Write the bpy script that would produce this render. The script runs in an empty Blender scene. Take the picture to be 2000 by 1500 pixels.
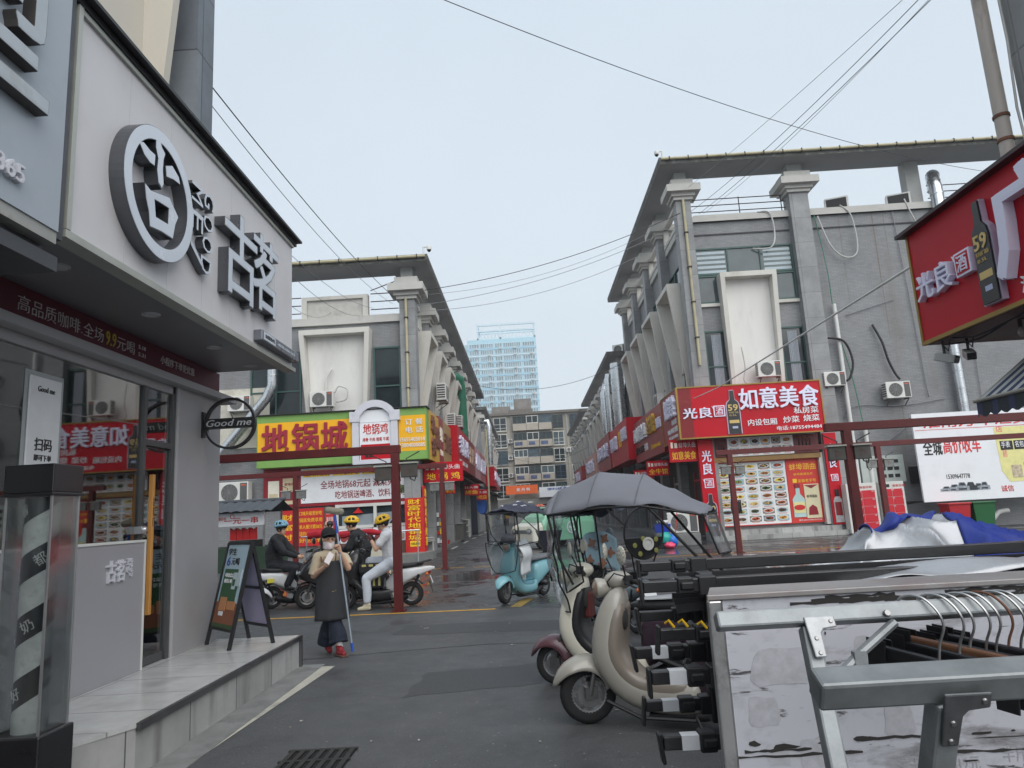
import bpy, bmesh, math, random
from mathutils import Vector, Matrix, noise
R = math.radians
V = Vector
sc = bpy.context.scene
COL = sc.collection
random.seed(7)

# ---------------------------------------------------------------- camera, sky, sun, exposure
cam_d = bpy.data.cameras.new('camera')
cam = bpy.data.objects.new('camera', cam_d)
COL.objects.link(cam)
cam_d.sensor_width = 36.0
cam_d.sensor_fit = 'HORIZONTAL'
cam_d.lens = 24.84
cam_d.clip_start = 0.05
cam_d.clip_end = 3000
cam.matrix_world = Matrix(((0.9981733692, 0.0585764834, 0.0147892029, 0),
                           (0.0249546581, -0.1768215773, -0.983926519, 0),
                           (-0.0550199053, 0.9824983081, -0.1779603457, 1.65),
                           (0, 0, 0, 1)))
sc.camera = cam
SUN_EL, SUN_AZ = R(46), R(152)
w = bpy.data.worlds.new('World')
sc.world = w
w.use_nodes = True
wn, wl = w.node_tree.nodes, w.node_tree.links
bg = wn['Background']
sky = wn.new('ShaderNodeTexSky')
sky.sky_type = 'NISHITA'
sky.sun_disc = False
sky.sun_elevation = SUN_EL
sky.sun_rotation = SUN_AZ
sky.air_density, sky.dust_density, sky.ozone_density = 1.0, 4.0, 1.5
# overcast: the blue sky is veiled by an even grey cloud layer that thins a little overhead
tcw = wn.new('ShaderNodeTexCoord')
sep = wn.new('ShaderNodeSeparateXYZ')
wl.new(tcw.outputs['Generated'], sep.inputs[0])
rmp = wn.new('ShaderNodeValToRGB')
rmp.color_ramp.elements[0].position = 0.0
rmp.color_ramp.elements[0].color = (4.5, 4.93, 5.2, 1)
rmp.color_ramp.elements[1].position = 0.75
rmp.color_ramp.elements[1].color = (4.0, 4.62, 5.25, 1)
wl.new(sep.outputs[2], rmp.inputs[0])
nzw = wn.new('ShaderNodeTexNoise')
nzw.inputs['Scale'].default_value = 1.6
nzw.inputs['Detail'].default_value = 4
wl.new(tcw.outputs['Generated'], nzw.inputs['Vector'])
mrw = wn.new('ShaderNodeMapRange')
mrw.inputs[1].default_value, mrw.inputs[2].default_value = 0.3, 0.7
mrw.inputs[3].default_value, mrw.inputs[4].default_value = 0.95, 1.05
wl.new(nzw.outputs[0], mrw.inputs[0])
mulw = wn.new('ShaderNodeVectorMath')
mulw.operation = 'SCALE'
wl.new(rmp.outputs[0], mulw.inputs[0])
wl.new(mrw.outputs[0], mulw.inputs['Scale'])
mixw = wn.new('ShaderNodeMixRGB')
mixw.inputs[0].default_value = 0.93
wl.new(sky.outputs[0], mixw.inputs[1])
wl.new(mulw.outputs[0], mixw.inputs[2])
wl.new(mixw.outputs[0], bg.inputs[0])
bg.inputs[1].default_value = 0.10
sun_d = bpy.data.lights.new('sun', 'SUN')
sun_d.energy = 1.5
sun_d.angle = R(70)
sun_d.color = (1, 0.97, 0.93)
sun = bpy.data.objects.new('sun', sun_d)
sun.rotation_euler = (R(90) - SUN_EL, 0, R(180) - SUN_AZ)
COL.objects.link(sun)
sc.view_settings.view_transform = 'Standard'
sc.view_settings.look = 'None'
sc.view_settings.exposure = 0.78
sc.view_settings.gamma = 1.0
sc.render.engine = 'CYCLES'
sc.cycles.max_bounces = 7
sc.cycles.transparent_max_bounces = 16
sc.cycles.use_denoising = True
sc.cycles.sample_clamp_indirect = 6

# ---------------------------------------------------------------- materials
MATS = {}
def rgb(*c):
    """sRGB 0-255 to linear"""
    return tuple(((x / 255) / 12.92 if x / 255 <= 0.04045 else ((x / 255 + 0.055) / 1.055) ** 2.4) for x in c)

def M(name, col=(0.5, 0.5, 0.5), rough=0.6, metal=0.0, var=0.1, scale=3.0, bump=0.0, bscale=40, rvar=0.1, dirt=None, spec=0.5, coat=0, emit=0, streak=0):
    if name in MATS: return MATS[name]
    m = bpy.data.materials.new(name); MATS[name] = m
    m.use_nodes = True
    n, l = m.node_tree.nodes, m.node_tree.links
    b = n['Principled BSDF']
    b.inputs['Metallic'].default_value = metal
    b.inputs['Roughness'].default_value = rough
    b.inputs['Specular IOR Level'].default_value = spec
    if coat: b.inputs['Coat Weight'].default_value = coat; b.inputs['Coat Roughness'].default_value = 0.08
    b.inputs['Base Color'].default_value = (*col, 1)
    geo = n.new('ShaderNodeNewGeometry')
    if emit:
        b.inputs['Emission Color'].default_value = (*col, 1); b.inputs['Emission Strength'].default_value = emit
    if var or dirt or rvar:
        nz = n.new('ShaderNodeTexNoise'); nz.inputs['Scale'].default_value = scale; nz.inputs['Detail'].default_value = 6; nz.inputs['Roughness'].default_value = 0.62
        src = geo.outputs['Position']
        if streak:
            mp = n.new('ShaderNodeMapping'); mp.inputs['Scale'].default_value = (1, 1, streak)
            l.new(src, mp.inputs[0]); src = mp.outputs[0]
        l.new(src, nz.inputs['Vector'])
        cr = n.new('ShaderNodeValToRGB')
        cr.color_ramp.elements[0].position = 0.3; cr.color_ramp.elements[1].position = 0.7
        cr.color_ramp.elements[0].color = (*[c * (1 - var) for c in col], 1)
        cr.color_ramp.elements[1].color = (*[min(1, c * (1 + var)) for c in col], 1)
        l.new(nz.outputs[0], cr.inputs[0])
        out = cr.outputs[0]
        if dirt:
            dc, amt, ds = dirt
            n2 = n.new('ShaderNodeTexNoise'); n2.inputs['Scale'].default_value = ds; n2.inputs['Detail'].default_value = 8; n2.inputs['Roughness'].default_value = 0.7
            l.new(src, n2.inputs['Vector'])
            mr = n.new('ShaderNodeMapRange'); mr.inputs[1].default_value = 0.52; mr.inputs[2].default_value = 0.75; mr.inputs[4].default_value = amt
            l.new(n2.outputs[0], mr.inputs[0])
            mx = n.new('ShaderNodeMixRGB'); mx.inputs[2].default_value = (*dc, 1)
            l.new(mr.outputs[0], mx.inputs[0]); l.new(out, mx.inputs[1]); out = mx.outputs[0]
        l.new(out, b.inputs['Base Color'])
        if rvar:
            mr = n.new('ShaderNodeMapRange'); mr.inputs[3].default_value = max(0.02, rough - rvar); mr.inputs[4].default_value = min(1, rough + rvar)
            l.new(nz.outputs[0], mr.inputs[0]); l.new(mr.outputs[0], b.inputs['Roughness'])
    if bump:
        nb = n.new('ShaderNodeTexNoise'); nb.inputs['Scale'].default_value = bscale; nb.inputs['Detail'].default_value = 5
        l.new(geo.outputs['Position'], nb.inputs['Vector'])
        bp = n.new('ShaderNodeBump'); bp.inputs['Strength'].default_value = bump; bp.inputs['Distance'].default_value = 0.01
        l.new(nb.outputs[0], bp.inputs['Height']); l.new(bp.outputs[0], b.inputs['Normal'])
    return m

def MB_(name, c1, c2, mortar, bw, bh, msize, rough=0.7, dirt=None, offset=0.5, bump=0.3, flat=False, nvar=0.3):
    """tiles or bricks laid on axis-aligned walls (u = x + y, v = z) or, when flat, on floors (x, y)"""
    if name in MATS: return MATS[name]
    m = bpy.data.materials.new(name); MATS[name] = m
    m.use_nodes = True
    n, l = m.node_tree.nodes, m.node_tree.links
    b = n['Principled BSDF']; b.inputs['Roughness'].default_value = rough
    geo = n.new('ShaderNodeNewGeometry'); sp = n.new('ShaderNodeSeparateXYZ'); l.new(geo.outputs['Position'], sp.inputs[0])
    cb = n.new('ShaderNodeCombineXYZ')
    if flat:
        l.new(sp.outputs[0], cb.inputs[0]); l.new(sp.outputs[1], cb.inputs[1])
    else:
        ad = n.new('ShaderNodeMath'); l.new(sp.outputs[0], ad.inputs[0]); l.new(sp.outputs[1], ad.inputs[1])
        l.new(ad.outputs[0], cb.inputs[0]); l.new(sp.outputs[2], cb.inputs[1])
    br = n.new('ShaderNodeTexBrick'); br.offset = offset
    br.inputs['Scale'].default_value = 1; br.inputs['Brick Width'].default_value = bw; br.inputs['Row Height'].default_value = bh
    br.inputs['Mortar Size'].default_value = msize; br.inputs['Mortar Smooth'].default_value = 0.2
    br.inputs['Color1'].default_value = (*c1, 1); br.inputs['Color2'].default_value = (*c2, 1); br.inputs['Mortar'].default_value = (*mortar, 1)
    l.new(cb.outputs[0], br.inputs['Vector'])
    nz = n.new('ShaderNodeTexNoise'); nz.inputs['Scale'].default_value = 1.3; nz.inputs['Detail'].default_value = 8; nz.inputs['Roughness'].default_value = 0.7
    l.new(geo.outputs['Position'], nz.inputs['Vector'])
    mr = n.new('ShaderNodeMapRange'); mr.inputs[1].default_value = 0.3; mr.inputs[2].default_value = 0.7; mr.inputs[3].default_value = 1 - nvar; mr.inputs[4].default_value = 1 + nvar
    l.new(nz.outputs[0], mr.inputs[0])
    sx = n.new('ShaderNodeVectorMath'); sx.operation = 'SCALE'; l.new(br.outputs[0], sx.inputs[0]); l.new(mr.outputs[0], sx.inputs['Scale'])
    out = sx.outputs[0]
    if dirt:
        dc, amt, ds = dirt
        mp = n.new('ShaderNodeMapping'); mp.inputs['Scale'].default_value = (1, 1, 0.16); l.new(geo.outputs['Position'], mp.inputs[0])
        n2 = n.new('ShaderNodeTexNoise'); n2.inputs['Scale'].default_value = ds; n2.inputs['Detail'].default_value = 8; l.new(mp.outputs[0], n2.inputs['Vector'])
        m2 = n.new('ShaderNodeMapRange'); m2.inputs[1].default_value = 0.54; m2.inputs[2].default_value = 0.74; m2.inputs[4].default_value = amt; l.new(n2.outputs[0], m2.inputs[0])
        mx = n.new('ShaderNodeMixRGB'); mx.inputs[2].default_value = (*dc, 1); l.new(m2.outputs[0], mx.inputs[0]); l.new(out, mx.inputs[1]); out = mx.outputs[0]
    l.new(out, b.inputs['Base Color'])
    bp = n.new('ShaderNodeBump'); bp.inputs['Strength'].default_value = bump; bp.inputs['Distance'].default_value = 0.01; bp.invert = True
    l.new(br.outputs['Fac'], bp.inputs['Height']); l.new(bp.outputs[0], b.inputs['Normal'])
    return m

def glass(name, tint=(1, 1, 1), refl=0.08, rough=0.02, boost=1.0, alpha_tint=(0.85, 0.88, 0.88)):
    if name in MATS: return MATS[name]
    m = bpy.data.materials.new(name); MATS[name] = m
    m.use_nodes = True
    n, l = m.node_tree.nodes, m.node_tree.links
    n.remove(n['Principled BSDF'])
    tr = n.new('ShaderNodeBsdfTransparent'); tr.inputs[0].default_value = (*alpha_tint, 1)
    gl = n.new('ShaderNodeBsdfGlossy'); gl.inputs[0].default_value = (*tint, 1); gl.inputs['Roughness'].default_value = rough
    fr = n.new('ShaderNodeFresnel'); fr.inputs[0].default_value = 1.5
    ml = n.new('ShaderNodeMath'); ml.operation = 'MULTIPLY_ADD'; ml.inputs[1].default_value = boost; ml.inputs[2].default_value = refl; ml.use_clamp = True
    geo = n.new('ShaderNodeNewGeometry')
    # same reflectance on both sides of a thin sheet
    cm = n.new('ShaderNodeMath'); cm.operation = 'MULTIPLY_ADD'; cm.inputs[1].default_value = 1 / 1.5 - 1.5; cm.inputs[2].default_value = 1.5
    l.new(geo.outputs['Backfacing'], cm.inputs[0])
    fr.inputs[0].default_value = 1.5
    mx = n.new('ShaderNodeMixShader')
    l.new(fr.outputs[0], ml.inputs[0]); l.new(ml.outputs[0], mx.inputs[0]); l.new(tr.outputs[0], mx.inputs[1]); l.new(gl.outputs[0], mx.inputs[2])
    l.new(mx.outputs[0], n['Material Output'].inputs[0])
    return m

# ---------------------------------------------------------------- mesh builder
class MB:
    def __init__(s): s.v, s.f, s.mi, s.m = [], [], [], 0
    def add(s, vs, fs):
        k = len(s.v); s.v += [tuple(v) for v in vs]
        for f in fs: s.f.append([i + k for i in f]); s.mi.append(s.m)
        return s
    def box(s, x0, x1, y0, y1, z0, z1, mt=None):
        vs = [V((x, y, z)) for x in (x0, x1) for y in (y0, y1) for z in (z0, z1)]
        if mt: vs = [mt @ v for v in vs]
        return s.add(vs, [(0, 1, 3, 2), (4, 6, 7, 5), (0, 4, 5, 1), (2, 3, 7, 6), (0, 2, 6, 4), (1, 5, 7, 3)])
    def cbox(s, c, d, rz=0, ry=0, rx=0):
        mt = Matrix.Translation(c) @ Matrix.Rotation(rz, 4, 'Z') @ Matrix.Rotation(ry, 4, 'Y') @ Matrix.Rotation(rx, 4, 'X')
        return s.box(-d[0] / 2, d[0] / 2, -d[1] / 2, d[1] / 2, -d[2] / 2, d[2] / 2, mt)
    def bar(s, p, q, wx, wz=None, up=(0, 0, 1)):
        """square tube from p to q"""
        p, q = V(p), V(q); wz = wz or wx; d = (q - p).normalized(); u = V(up)
        if abs(d.dot(u)) > 0.98: u = V((0, 1, 0))
        a = d.cross(u).normalized() * wx / 2; b = a.cross(d).normalized() * wz / 2
        vs = [p + a + b, p - a + b, p - a - b, p + a - b, q + a + b, q - a + b, q - a - b, q + a - b]
        return s.add(vs, [(3, 2, 1, 0), (4, 5, 6, 7), (0, 1, 5, 4), (1, 2, 6, 5), (2, 3, 7, 6), (3, 0, 4, 7)])
    def tube(s, pts, r, n=8, cap=True, flat=1.0):
        pts = [V(p) for p in pts]; k = len(s.v); N = len(pts)
        rs = r if isinstance(r, (list, tuple)) else [r] * N
        ref = None; vs = []
        for i, p in enumerate(pts):
            d = ((pts[i + 1] if i < N - 1 else p) - (pts[i - 1] if i else p)).normalized()
            if ref is None: ref = V((0, 0, 1)) if abs(d.z) < 0.9 else V((1, 0, 0))
            a = d.cross(ref)
            if a.length < 1e-5: a = d.cross(V((0, 1, 0.1)))
            a.normalize(); b = a.cross(d).normalized(); ref = b
            for j in range(n):
                t = 2 * math.pi * j / n
                vs.append(p + a * math.cos(t) * rs[i] + b * math.sin(t) * rs[i] * flat)
        fs = [(i * n + j, i * n + (j + 1) % n, (i + 1) * n + (j + 1) % n, (i + 1) * n + j) for i in range(N - 1) for j in range(n)]
        if cap: fs += [tuple(range(n - 1, -1, -1)), tuple((N - 1) * n + j for j in range(n))]
        return s.add(vs, fs)
    def prism(s, poly, o, u, v, d):
        """polygon (list of 2d points in the u,v frame at o) extruded along vector d"""
        o, u, v, d = V(o), V(u), V(v), V(d); n = len(poly)
        a = [o + u * x + v * y for x, y in poly]; b = [p + d for p in a]
        return s.add(a + b, [tuple(range(n - 1, -1, -1)), tuple(range(n, 2 * n))] + [(i, (i + 1) % n, n + (i + 1) % n, n + i) for i in range(n)])
    def ring(s, o, u, v, d, ro, ri, n=48):
        o, u, v, d = V(o), V(u), V(v), V(d); vs = []
        for j in range(n):
            t = 2 * math.pi * j / n; e = u * math.cos(t) + v * math.sin(t)
            vs += [o + e * ro, o + e * ri, o + e * ro + d, o + e * ri + d]
        fs = []
        for j in range(n):
            a, b = 4 * j, 4 * ((j + 1) % n)
            fs += [(a, b, b + 1, a + 1), (a + 2, a + 3, b + 3, b + 2), (a, a + 2, b + 2, b), (a + 1, b + 1, b + 3, a + 3)]
        return s.add(vs, fs)
    def lathe(s, prof, c, axis=(0, 0, 1), n=24, closed=False):
        """profile [(r, h)] turned about axis through c"""
        c, ax = V(c), V(axis).normalized(); u = ax.orthogonal().normalized(); w_ = ax.cross(u); vs = []; K = len(prof)
        for j in range(n):
            t = 2 * math.pi * j / n; e = u * math.cos(t) + w_ * math.sin(t)
            vs += [c + e * r + ax * h for r, h in prof]
        kk = K if closed else K - 1
        fs = [(j * K + i, ((j + 1) % n) * K + i, ((j + 1) % n) * K + (i + 1) % K, j * K + (i + 1) % K) for j in range(n) for i in range(kk)]
        if not closed:
            if prof[0][0] > 1e-6: fs.append(tuple(j * K for j in range(n - 1, -1, -1)))
            if prof[-1][0] > 1e-6: fs.append(tuple(j * K + K - 1 for j in range(n)))
        return s.add(vs, fs)
    def grid(s, fn, nu, nv, thick=None):
        vs = [V(fn(i / nu, j / nv)) for i in range(nu + 1) for j in range(nv + 1)]
        fs = [(i * (nv + 1) + j, (i + 1) * (nv + 1) + j, (i + 1) * (nv + 1) + j + 1, i * (nv + 1) + j + 1) for i in range(nu) for j in range(nv)]
        return s.add(vs, fs)
    def loft(s, secs, cap=True):
        n = len(secs[0]); N = len(secs)
        fs = [(i * n + j, i * n + (j + 1) % n, (i + 1) * n + (j + 1) % n, (i + 1) * n + j) for i in range(N - 1) for j in range(n)]
        if cap: fs += [tuple(range(n - 1, -1, -1)), tuple((N - 1) * n + j for j in range(n))]
        return s.add([p for sec in secs for p in sec], fs)
    def ball(s, c, r, n=12, m=8, mt=None):
        r = r if isinstance(r, (tuple, list)) else (r, r, r); c = V(c)
        vs = [V((0, 0, 1))] + [V((math.sin(math.pi * i / m) * math.cos(2 * math.pi * j / n), math.sin(math.pi * i / m) * math.sin(2 * math.pi * j / n), math.cos(math.pi * i / m))) for i in range(1, m) for j in range(n)] + [V((0, 0, -1))]
        vs = [V((p.x * r[0], p.y * r[1], p.z * r[2])) for p in vs]
        vs = [c + (mt @ p if mt else p) for p in vs]
        L = len(vs) - 1
        fs = [(0, 1 + j, 1 + (j + 1) % n) for j in range(n)] + [(L, 1 + (m - 2) * n + (j + 1) % n, 1 + (m - 2) * n + j) for j in range(n)]
        fs += [(1 + i * n + j, 1 + (i + 1) * n + j, 1 + (i + 1) * n + (j + 1) % n, 1 + i * n + (j + 1) % n) for i in range(m - 2) for j in range(n)]
        return s.add(vs, fs)
    def capsule(s, p, r0, q, r1, n=12):
        s.ball(p, r0, n, 8); s.ball(q, r1, n, 8)
        return s.tube([p, q], [r0, r1], n)
    def text(s, body, o, w_, h_, u=(1, 0, 0), v=(0, 0, 1), depth=0.02, bold=0.0, res=2, shear=0.0, fit=True):
        """lettering whose bounding box fills w_ x h_, lower left corner at o, standing out by depth along u x v"""
        vs, fs = glyphs(body, 0.0 if bold > .013 else min(bold, .008), res, shear)
        if not vs: return s
        k_ = max(0, bold - .008) * .6
        x0 = min(p[0] for p in vs); x1 = max(p[0] for p in vs); y0 = min(p[1] for p in vs); y1 = max(p[1] for p in vs)
        o, u, v = V(o), V(u).normalized(), V(v).normalized(); nn = u.cross(v)
        kx = w_ / max(1e-6, x1 - x0); ky = h_ / max(1e-6, y1 - y0)
        # heavier weights: the same letter stamped a few times, each a hair prouder than the one below
        for i, (a, c) in enumerate(((0, 0), (-1, -.5), (.94, -.63), (-.9, .56), (1.06, .68)) if bold > .013 else ((0, 0),)):
            e = i * min(.0006, depth * .06)
            s.add([o + u * ((p[0] - x0 + a * k_) * kx) + v * ((p[1] - y0 + c * k_) * ky) + nn * (depth + e if p[2] > 0 else -0.001) for p in vs], fs)
        return s
    def vtext(s, body, o, w_, h_, u=(1, 0, 0), v=(0, 0, 1), depth=0.02, bold=0.0, gap=0.12):
        """characters stacked downwards inside w_ x h_ with upper left corner o"""
        k = h_ / len(body); o = V(o); vv = V(v).normalized()
        for i, c in enumerate(body): s.text(c, o - vv * (k * (i + 1) - k * gap / 2), w_, k * (1 - gap), u, v, depth, bold)
        return s

_G = {}
def glyphs(body, bold, res, shear):
    key = (body, bold, res, shear)
    if key not in _G:
        cu = bpy.data.curves.new('lettering', 'FONT'); cu.body = body; cu.extrude = 0.5; cu.offset = bold; cu.resolution_u = res; cu.shear = shear
        o = bpy.data.objects.new('lettering', cu); me = bpy.data.meshes.new_from_object(o)
        _G[key] = ([tuple(p.co) for p in me.vertices], [tuple(p.vertices) for p in me.polygons])
        bpy.data.objects.remove(o); bpy.data.curves.remove(cu); bpy.data.meshes.remove(me)
    return _G[key]

def mesh(name, mb, mats, off=None, smooth=False):
    me = bpy.data.meshes.new(name)
    vs = mb.v if off is None else [(v[0] - off[0], v[1] - off[1], v[2] - off[2]) for v in mb.v]
    me.from_pydata(vs, [], mb.f)
    for m in (mats if isinstance(mats, (list, tuple)) else [mats]): me.materials.append(m)
    if any(mb.mi): me.polygons.foreach_set('material_index', mb.mi)
    if smooth:
        me.polygons.foreach_set('use_smooth', [True] * len(me.polygons))
    me.update()
    return me

def obj(name, mb, mats, parent=None, smooth=False, bevel=0, sub=0, angle=40, label=None, solid=0):
    off = None
    if parent is not None and parent.get('_w'):
        off = parent['_w']
    o = bpy.data.objects.new(name, mesh(name, mb, mats, off, smooth))
    COL.objects.link(o)
    if parent is not None:
        o.parent = parent
        if off is not None: WP[o.name] = 1
    if solid:
        md = o.modifiers.new('solid', 'SOLIDIFY'); md.thickness = solid; md.offset = 0
    if bevel:
        md = o.modifiers.new('bevel', 'BEVEL'); md.width = bevel; md.segments = 2; md.limit_method = 'ANGLE'; md.angle_limit = R(40)
    if sub:
        md = o.modifiers.new('sub', 'SUBSURF'); md.levels = sub; md.render_levels = sub
    if smooth and not sub:
        try:
            o.data.set_sharp_from_angle(angle=R(angle))
        except Exception: pass
    if label: o['label'] = label
    return o
WP = {}
def sub(name, mb, mats, part, root, **k):
    """a sub-part of a part that stands in world coordinates under root"""
    o = obj(name, mb, mats, root, **k); o.parent = part
    return o

def tag(o, label, cat, group=None, kind=None):
    if label: o['label'] = label
    if cat: o['category'] = cat
    if group: o['group'] = group
    if kind: o['kind'] = kind
    return o
def W(name, label, cat, loc, group=None):
    """a thing whose parts are modelled in world coordinates"""
    o = bpy.data.objects.new(name, None); COL.objects.link(o); o.location = loc; o.empty_display_size = 0.2
    o['_w'] = [float(x) for x in loc]
    return tag(o, label, cat, group)
def L(name, label, cat, loc, rz=0, group=None):
    """a thing whose parts are modelled about its own base"""
    o = bpy.data.objects.new(name, None); COL.objects.link(o); o.location = loc; o.rotation_euler = (0, 0, rz); o.empty_display_size = 0.2
    return tag(o, label, cat, group)
def dup(root, loc, rz=0, label=None, group=None, scale=None):
    r = root.copy(); COL.objects.link(r); r.location = loc; r.rotation_euler = (0, 0, rz)
    if scale: r.scale = scale
    if label: r['label'] = label
    if group: r['group'] = group
    def kids(a, b):
        for ch in list(a.children):
            c = ch.copy(); COL.objects.link(c); c.parent = b; kids(ch, c)
    kids(root, r)
    return r
def struct(name, mb, mats, **k):
    o = obj(name, mb, mats, **k); o['kind'] = 'structure'; return o
def single(name, mb, mats, label, cat, group=None, **k):
    """a thing that is one mesh, its origin at its own middle"""
    xs = list(zip(*mb.v)); c = [(min(a) + max(a)) / 2 for a in xs]
    off = c
    o = bpy.data.objects.new(name, mesh(name, mb, mats, off, k.get('smooth', False))); COL.objects.link(o); o.location = c
    if k.get('bevel'):
        md = o.modifiers.new('bevel', 'BEVEL'); md.width = k['bevel']; md.segments = 2; md.limit_method = 'ANGLE'
    return tag(o, label, cat, group)
def sag(p, q, d, n=20):
    p, q = V(p), V(q)
    return [p.lerp(q, i / n) - V((0, 0, d * 4 * (i / n) * (1 - i / n))) for i in range(n + 1)]

# common materials
white_paint = M('white paint', (0.62, 0.60, 0.56), 0.75, var=0.08, scale=1.5, dirt=((0.30, 0.27, 0.22), 0.35, 1.3), bump=0.1)
white_wall = M('stained white wall', (0.74, 0.73, 0.70), 0.85, var=0.07, scale=0.8, dirt=((0.36, 0.31, 0.24), 0.4, 0.9), bump=0.15, streak=0.3)
tile_brick = MB_('grey wall tile', (0.212, 0.216, 0.226), (0.25, 0.254, 0.262), (0.15, 0.153, 0.16), 0.24, 0.065, 0.006, 0.6, dirt=((0.15, 0.135, 0.115), 0.5, 1.2), bump=0.35, nvar=0.12)
granite = MB_('grey granite panel', (0.235, 0.24, 0.245), (0.275, 0.28, 0.285), (0.16, 0.16, 0.165), 0.8, 1.15, 0.012, 0.6, dirt=((0.36, 0.36, 0.35), 0.35, 1.5), bump=0.2, nvar=0.24, offset=0)
concrete = M('weathered concrete', (0.36, 0.36, 0.35), 0.85, var=0.15, scale=1.2, dirt=((0.12, 0.12, 0.115), 0.5, 0.9), bump=0.2)
soffit_c = M('eave concrete', (0.33, 0.33, 0.33), 0.9, var=0.08, scale=0.6, dirt=((0.2, 0.2, 0.2), 0.3, 0.7))
cap_stone = M('capital stone', (0.52, 0.51, 0.48), 0.8, var=0.1, scale=1.5, dirt=((0.2, 0.19, 0.17), 0.45, 1.5), bump=0.2)
gutter_y = M('yellowed gutter pipe', (0.46, 0.41, 0.26), 0.5, var=0.12, scale=2, dirt=((0.12, 0.11, 0.08), 0.6, 2.5))
mould = M('black mould stain', (0.05, 0.05, 0.048), 0.9, var=0.3, scale=4)
dark_glass = M('dark window glass', (0.02, 0.03, 0.034), 0.06, var=0.5, scale=0.6, rvar=0.03, spec=0.5)
blue_glass = M('bluish window glass', (0.06, 0.088, 0.098), 0.08, var=0.35, scale=0.6, rvar=0.03, spec=0.5)
green_frame = M('green window frame', (0.04, 0.095, 0.085), 0.5, var=0.1)
alu = M('aluminium', (0.55, 0.56, 0.57), 0.35, 0.9, var=0.1, scale=5, rvar=0.12)
duct_m = M('galvanised duct', (0.62, 0.64, 0.66), 0.28, 0.95, var=0.1, scale=3, rvar=0.12)
red_sign = M('red sign sheet', rgb(186, 14, 34), 0.42, spec=.25, var=0.05, scale=1.0, rvar=0.06)
red_sign2 = M('faded red sign sheet', rgb(150, 40, 44), 0.42, var=0.08, scale=1.0)
dark_red = M('dark red paint', rgb(92, 24, 26), 0.5, var=0.18, scale=2.5, dirt=(rgb(60, 16, 16), 0.5, 3), bump=0.1)
gold_trim = M('gold trim', rgb(150, 122, 60), 0.4, 0.4, var=0.1)
letter_w = M('white acrylic letter', rgb(226, 226, 246), 0.35, var=0.03)
letter_side = M('letter return', rgb(190, 180, 200), 0.4, var=0.03)
paper_w = M('white print', rgb(232, 234, 238), 0.5, var=0.03, scale=0.7, dirt=(rgb(190, 190, 190), 0.3, 1.1))
yellow_s = M('yellow sign sheet', rgb(240, 178, 12), 0.42, var=0.05, scale=0.8)
green_s = M('green sign strip', rgb(116, 168, 56), 0.45, var=0.06)
crimson = M('crimson letter', rgb(152, 26, 50), 0.4, var=0.05)
print_red = M('red print', rgb(196, 36, 36), 0.5, var=0.06)
print_dred = M('dark red print', rgb(140, 20, 36), 0.5, var=0.05)
print_yel = M('yellow print', rgb(244, 200, 40), 0.5, var=0.04)
black_m = M('black plastic', (0.012, 0.012, 0.014), 0.45, var=0.2, scale=8)
black_r = M('black rubber', (0.015, 0.015, 0.016), 0.8, var=0.2, scale=12, bump=0.2, bscale=90)
black_g = M('glossy black plastic', (0.010, 0.010, 0.012), 0.2, var=0.1, coat=0.4)
dark_in = M('dark interior', (0.030, 0.030, 0.032), 0.8, var=0.3, scale=1)
grey_pl = M('light grey plastic', (0.5, 0.5, 0.48), 0.5, var=0.08, scale=3, dirt=((0.25, 0.23, 0.2), 0.4, 2))
white_pl = M('white enamel', (0.66, 0.66, 0.63), 0.4, var=0.05, scale=2, dirt=((0.34, 0.31, 0.26), 0.4, 2.2))
pvc = M('white pvc pipe', (0.66, 0.66, 0.64), 0.45, var=0.06, dirt=((0.35, 0.33, 0.3), 0.4, 2))
wire_m = M('cable sheath', (0.03, 0.03, 0.035), 0.6, var=0.1)
wire_g = M('grey cable sheath', (0.22, 0.22, 0.24), 0.6, var=0.1)
rust = M('rusty steel', (0.16, 0.07, 0.04), 0.8, var=0.35, scale=10)
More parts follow.
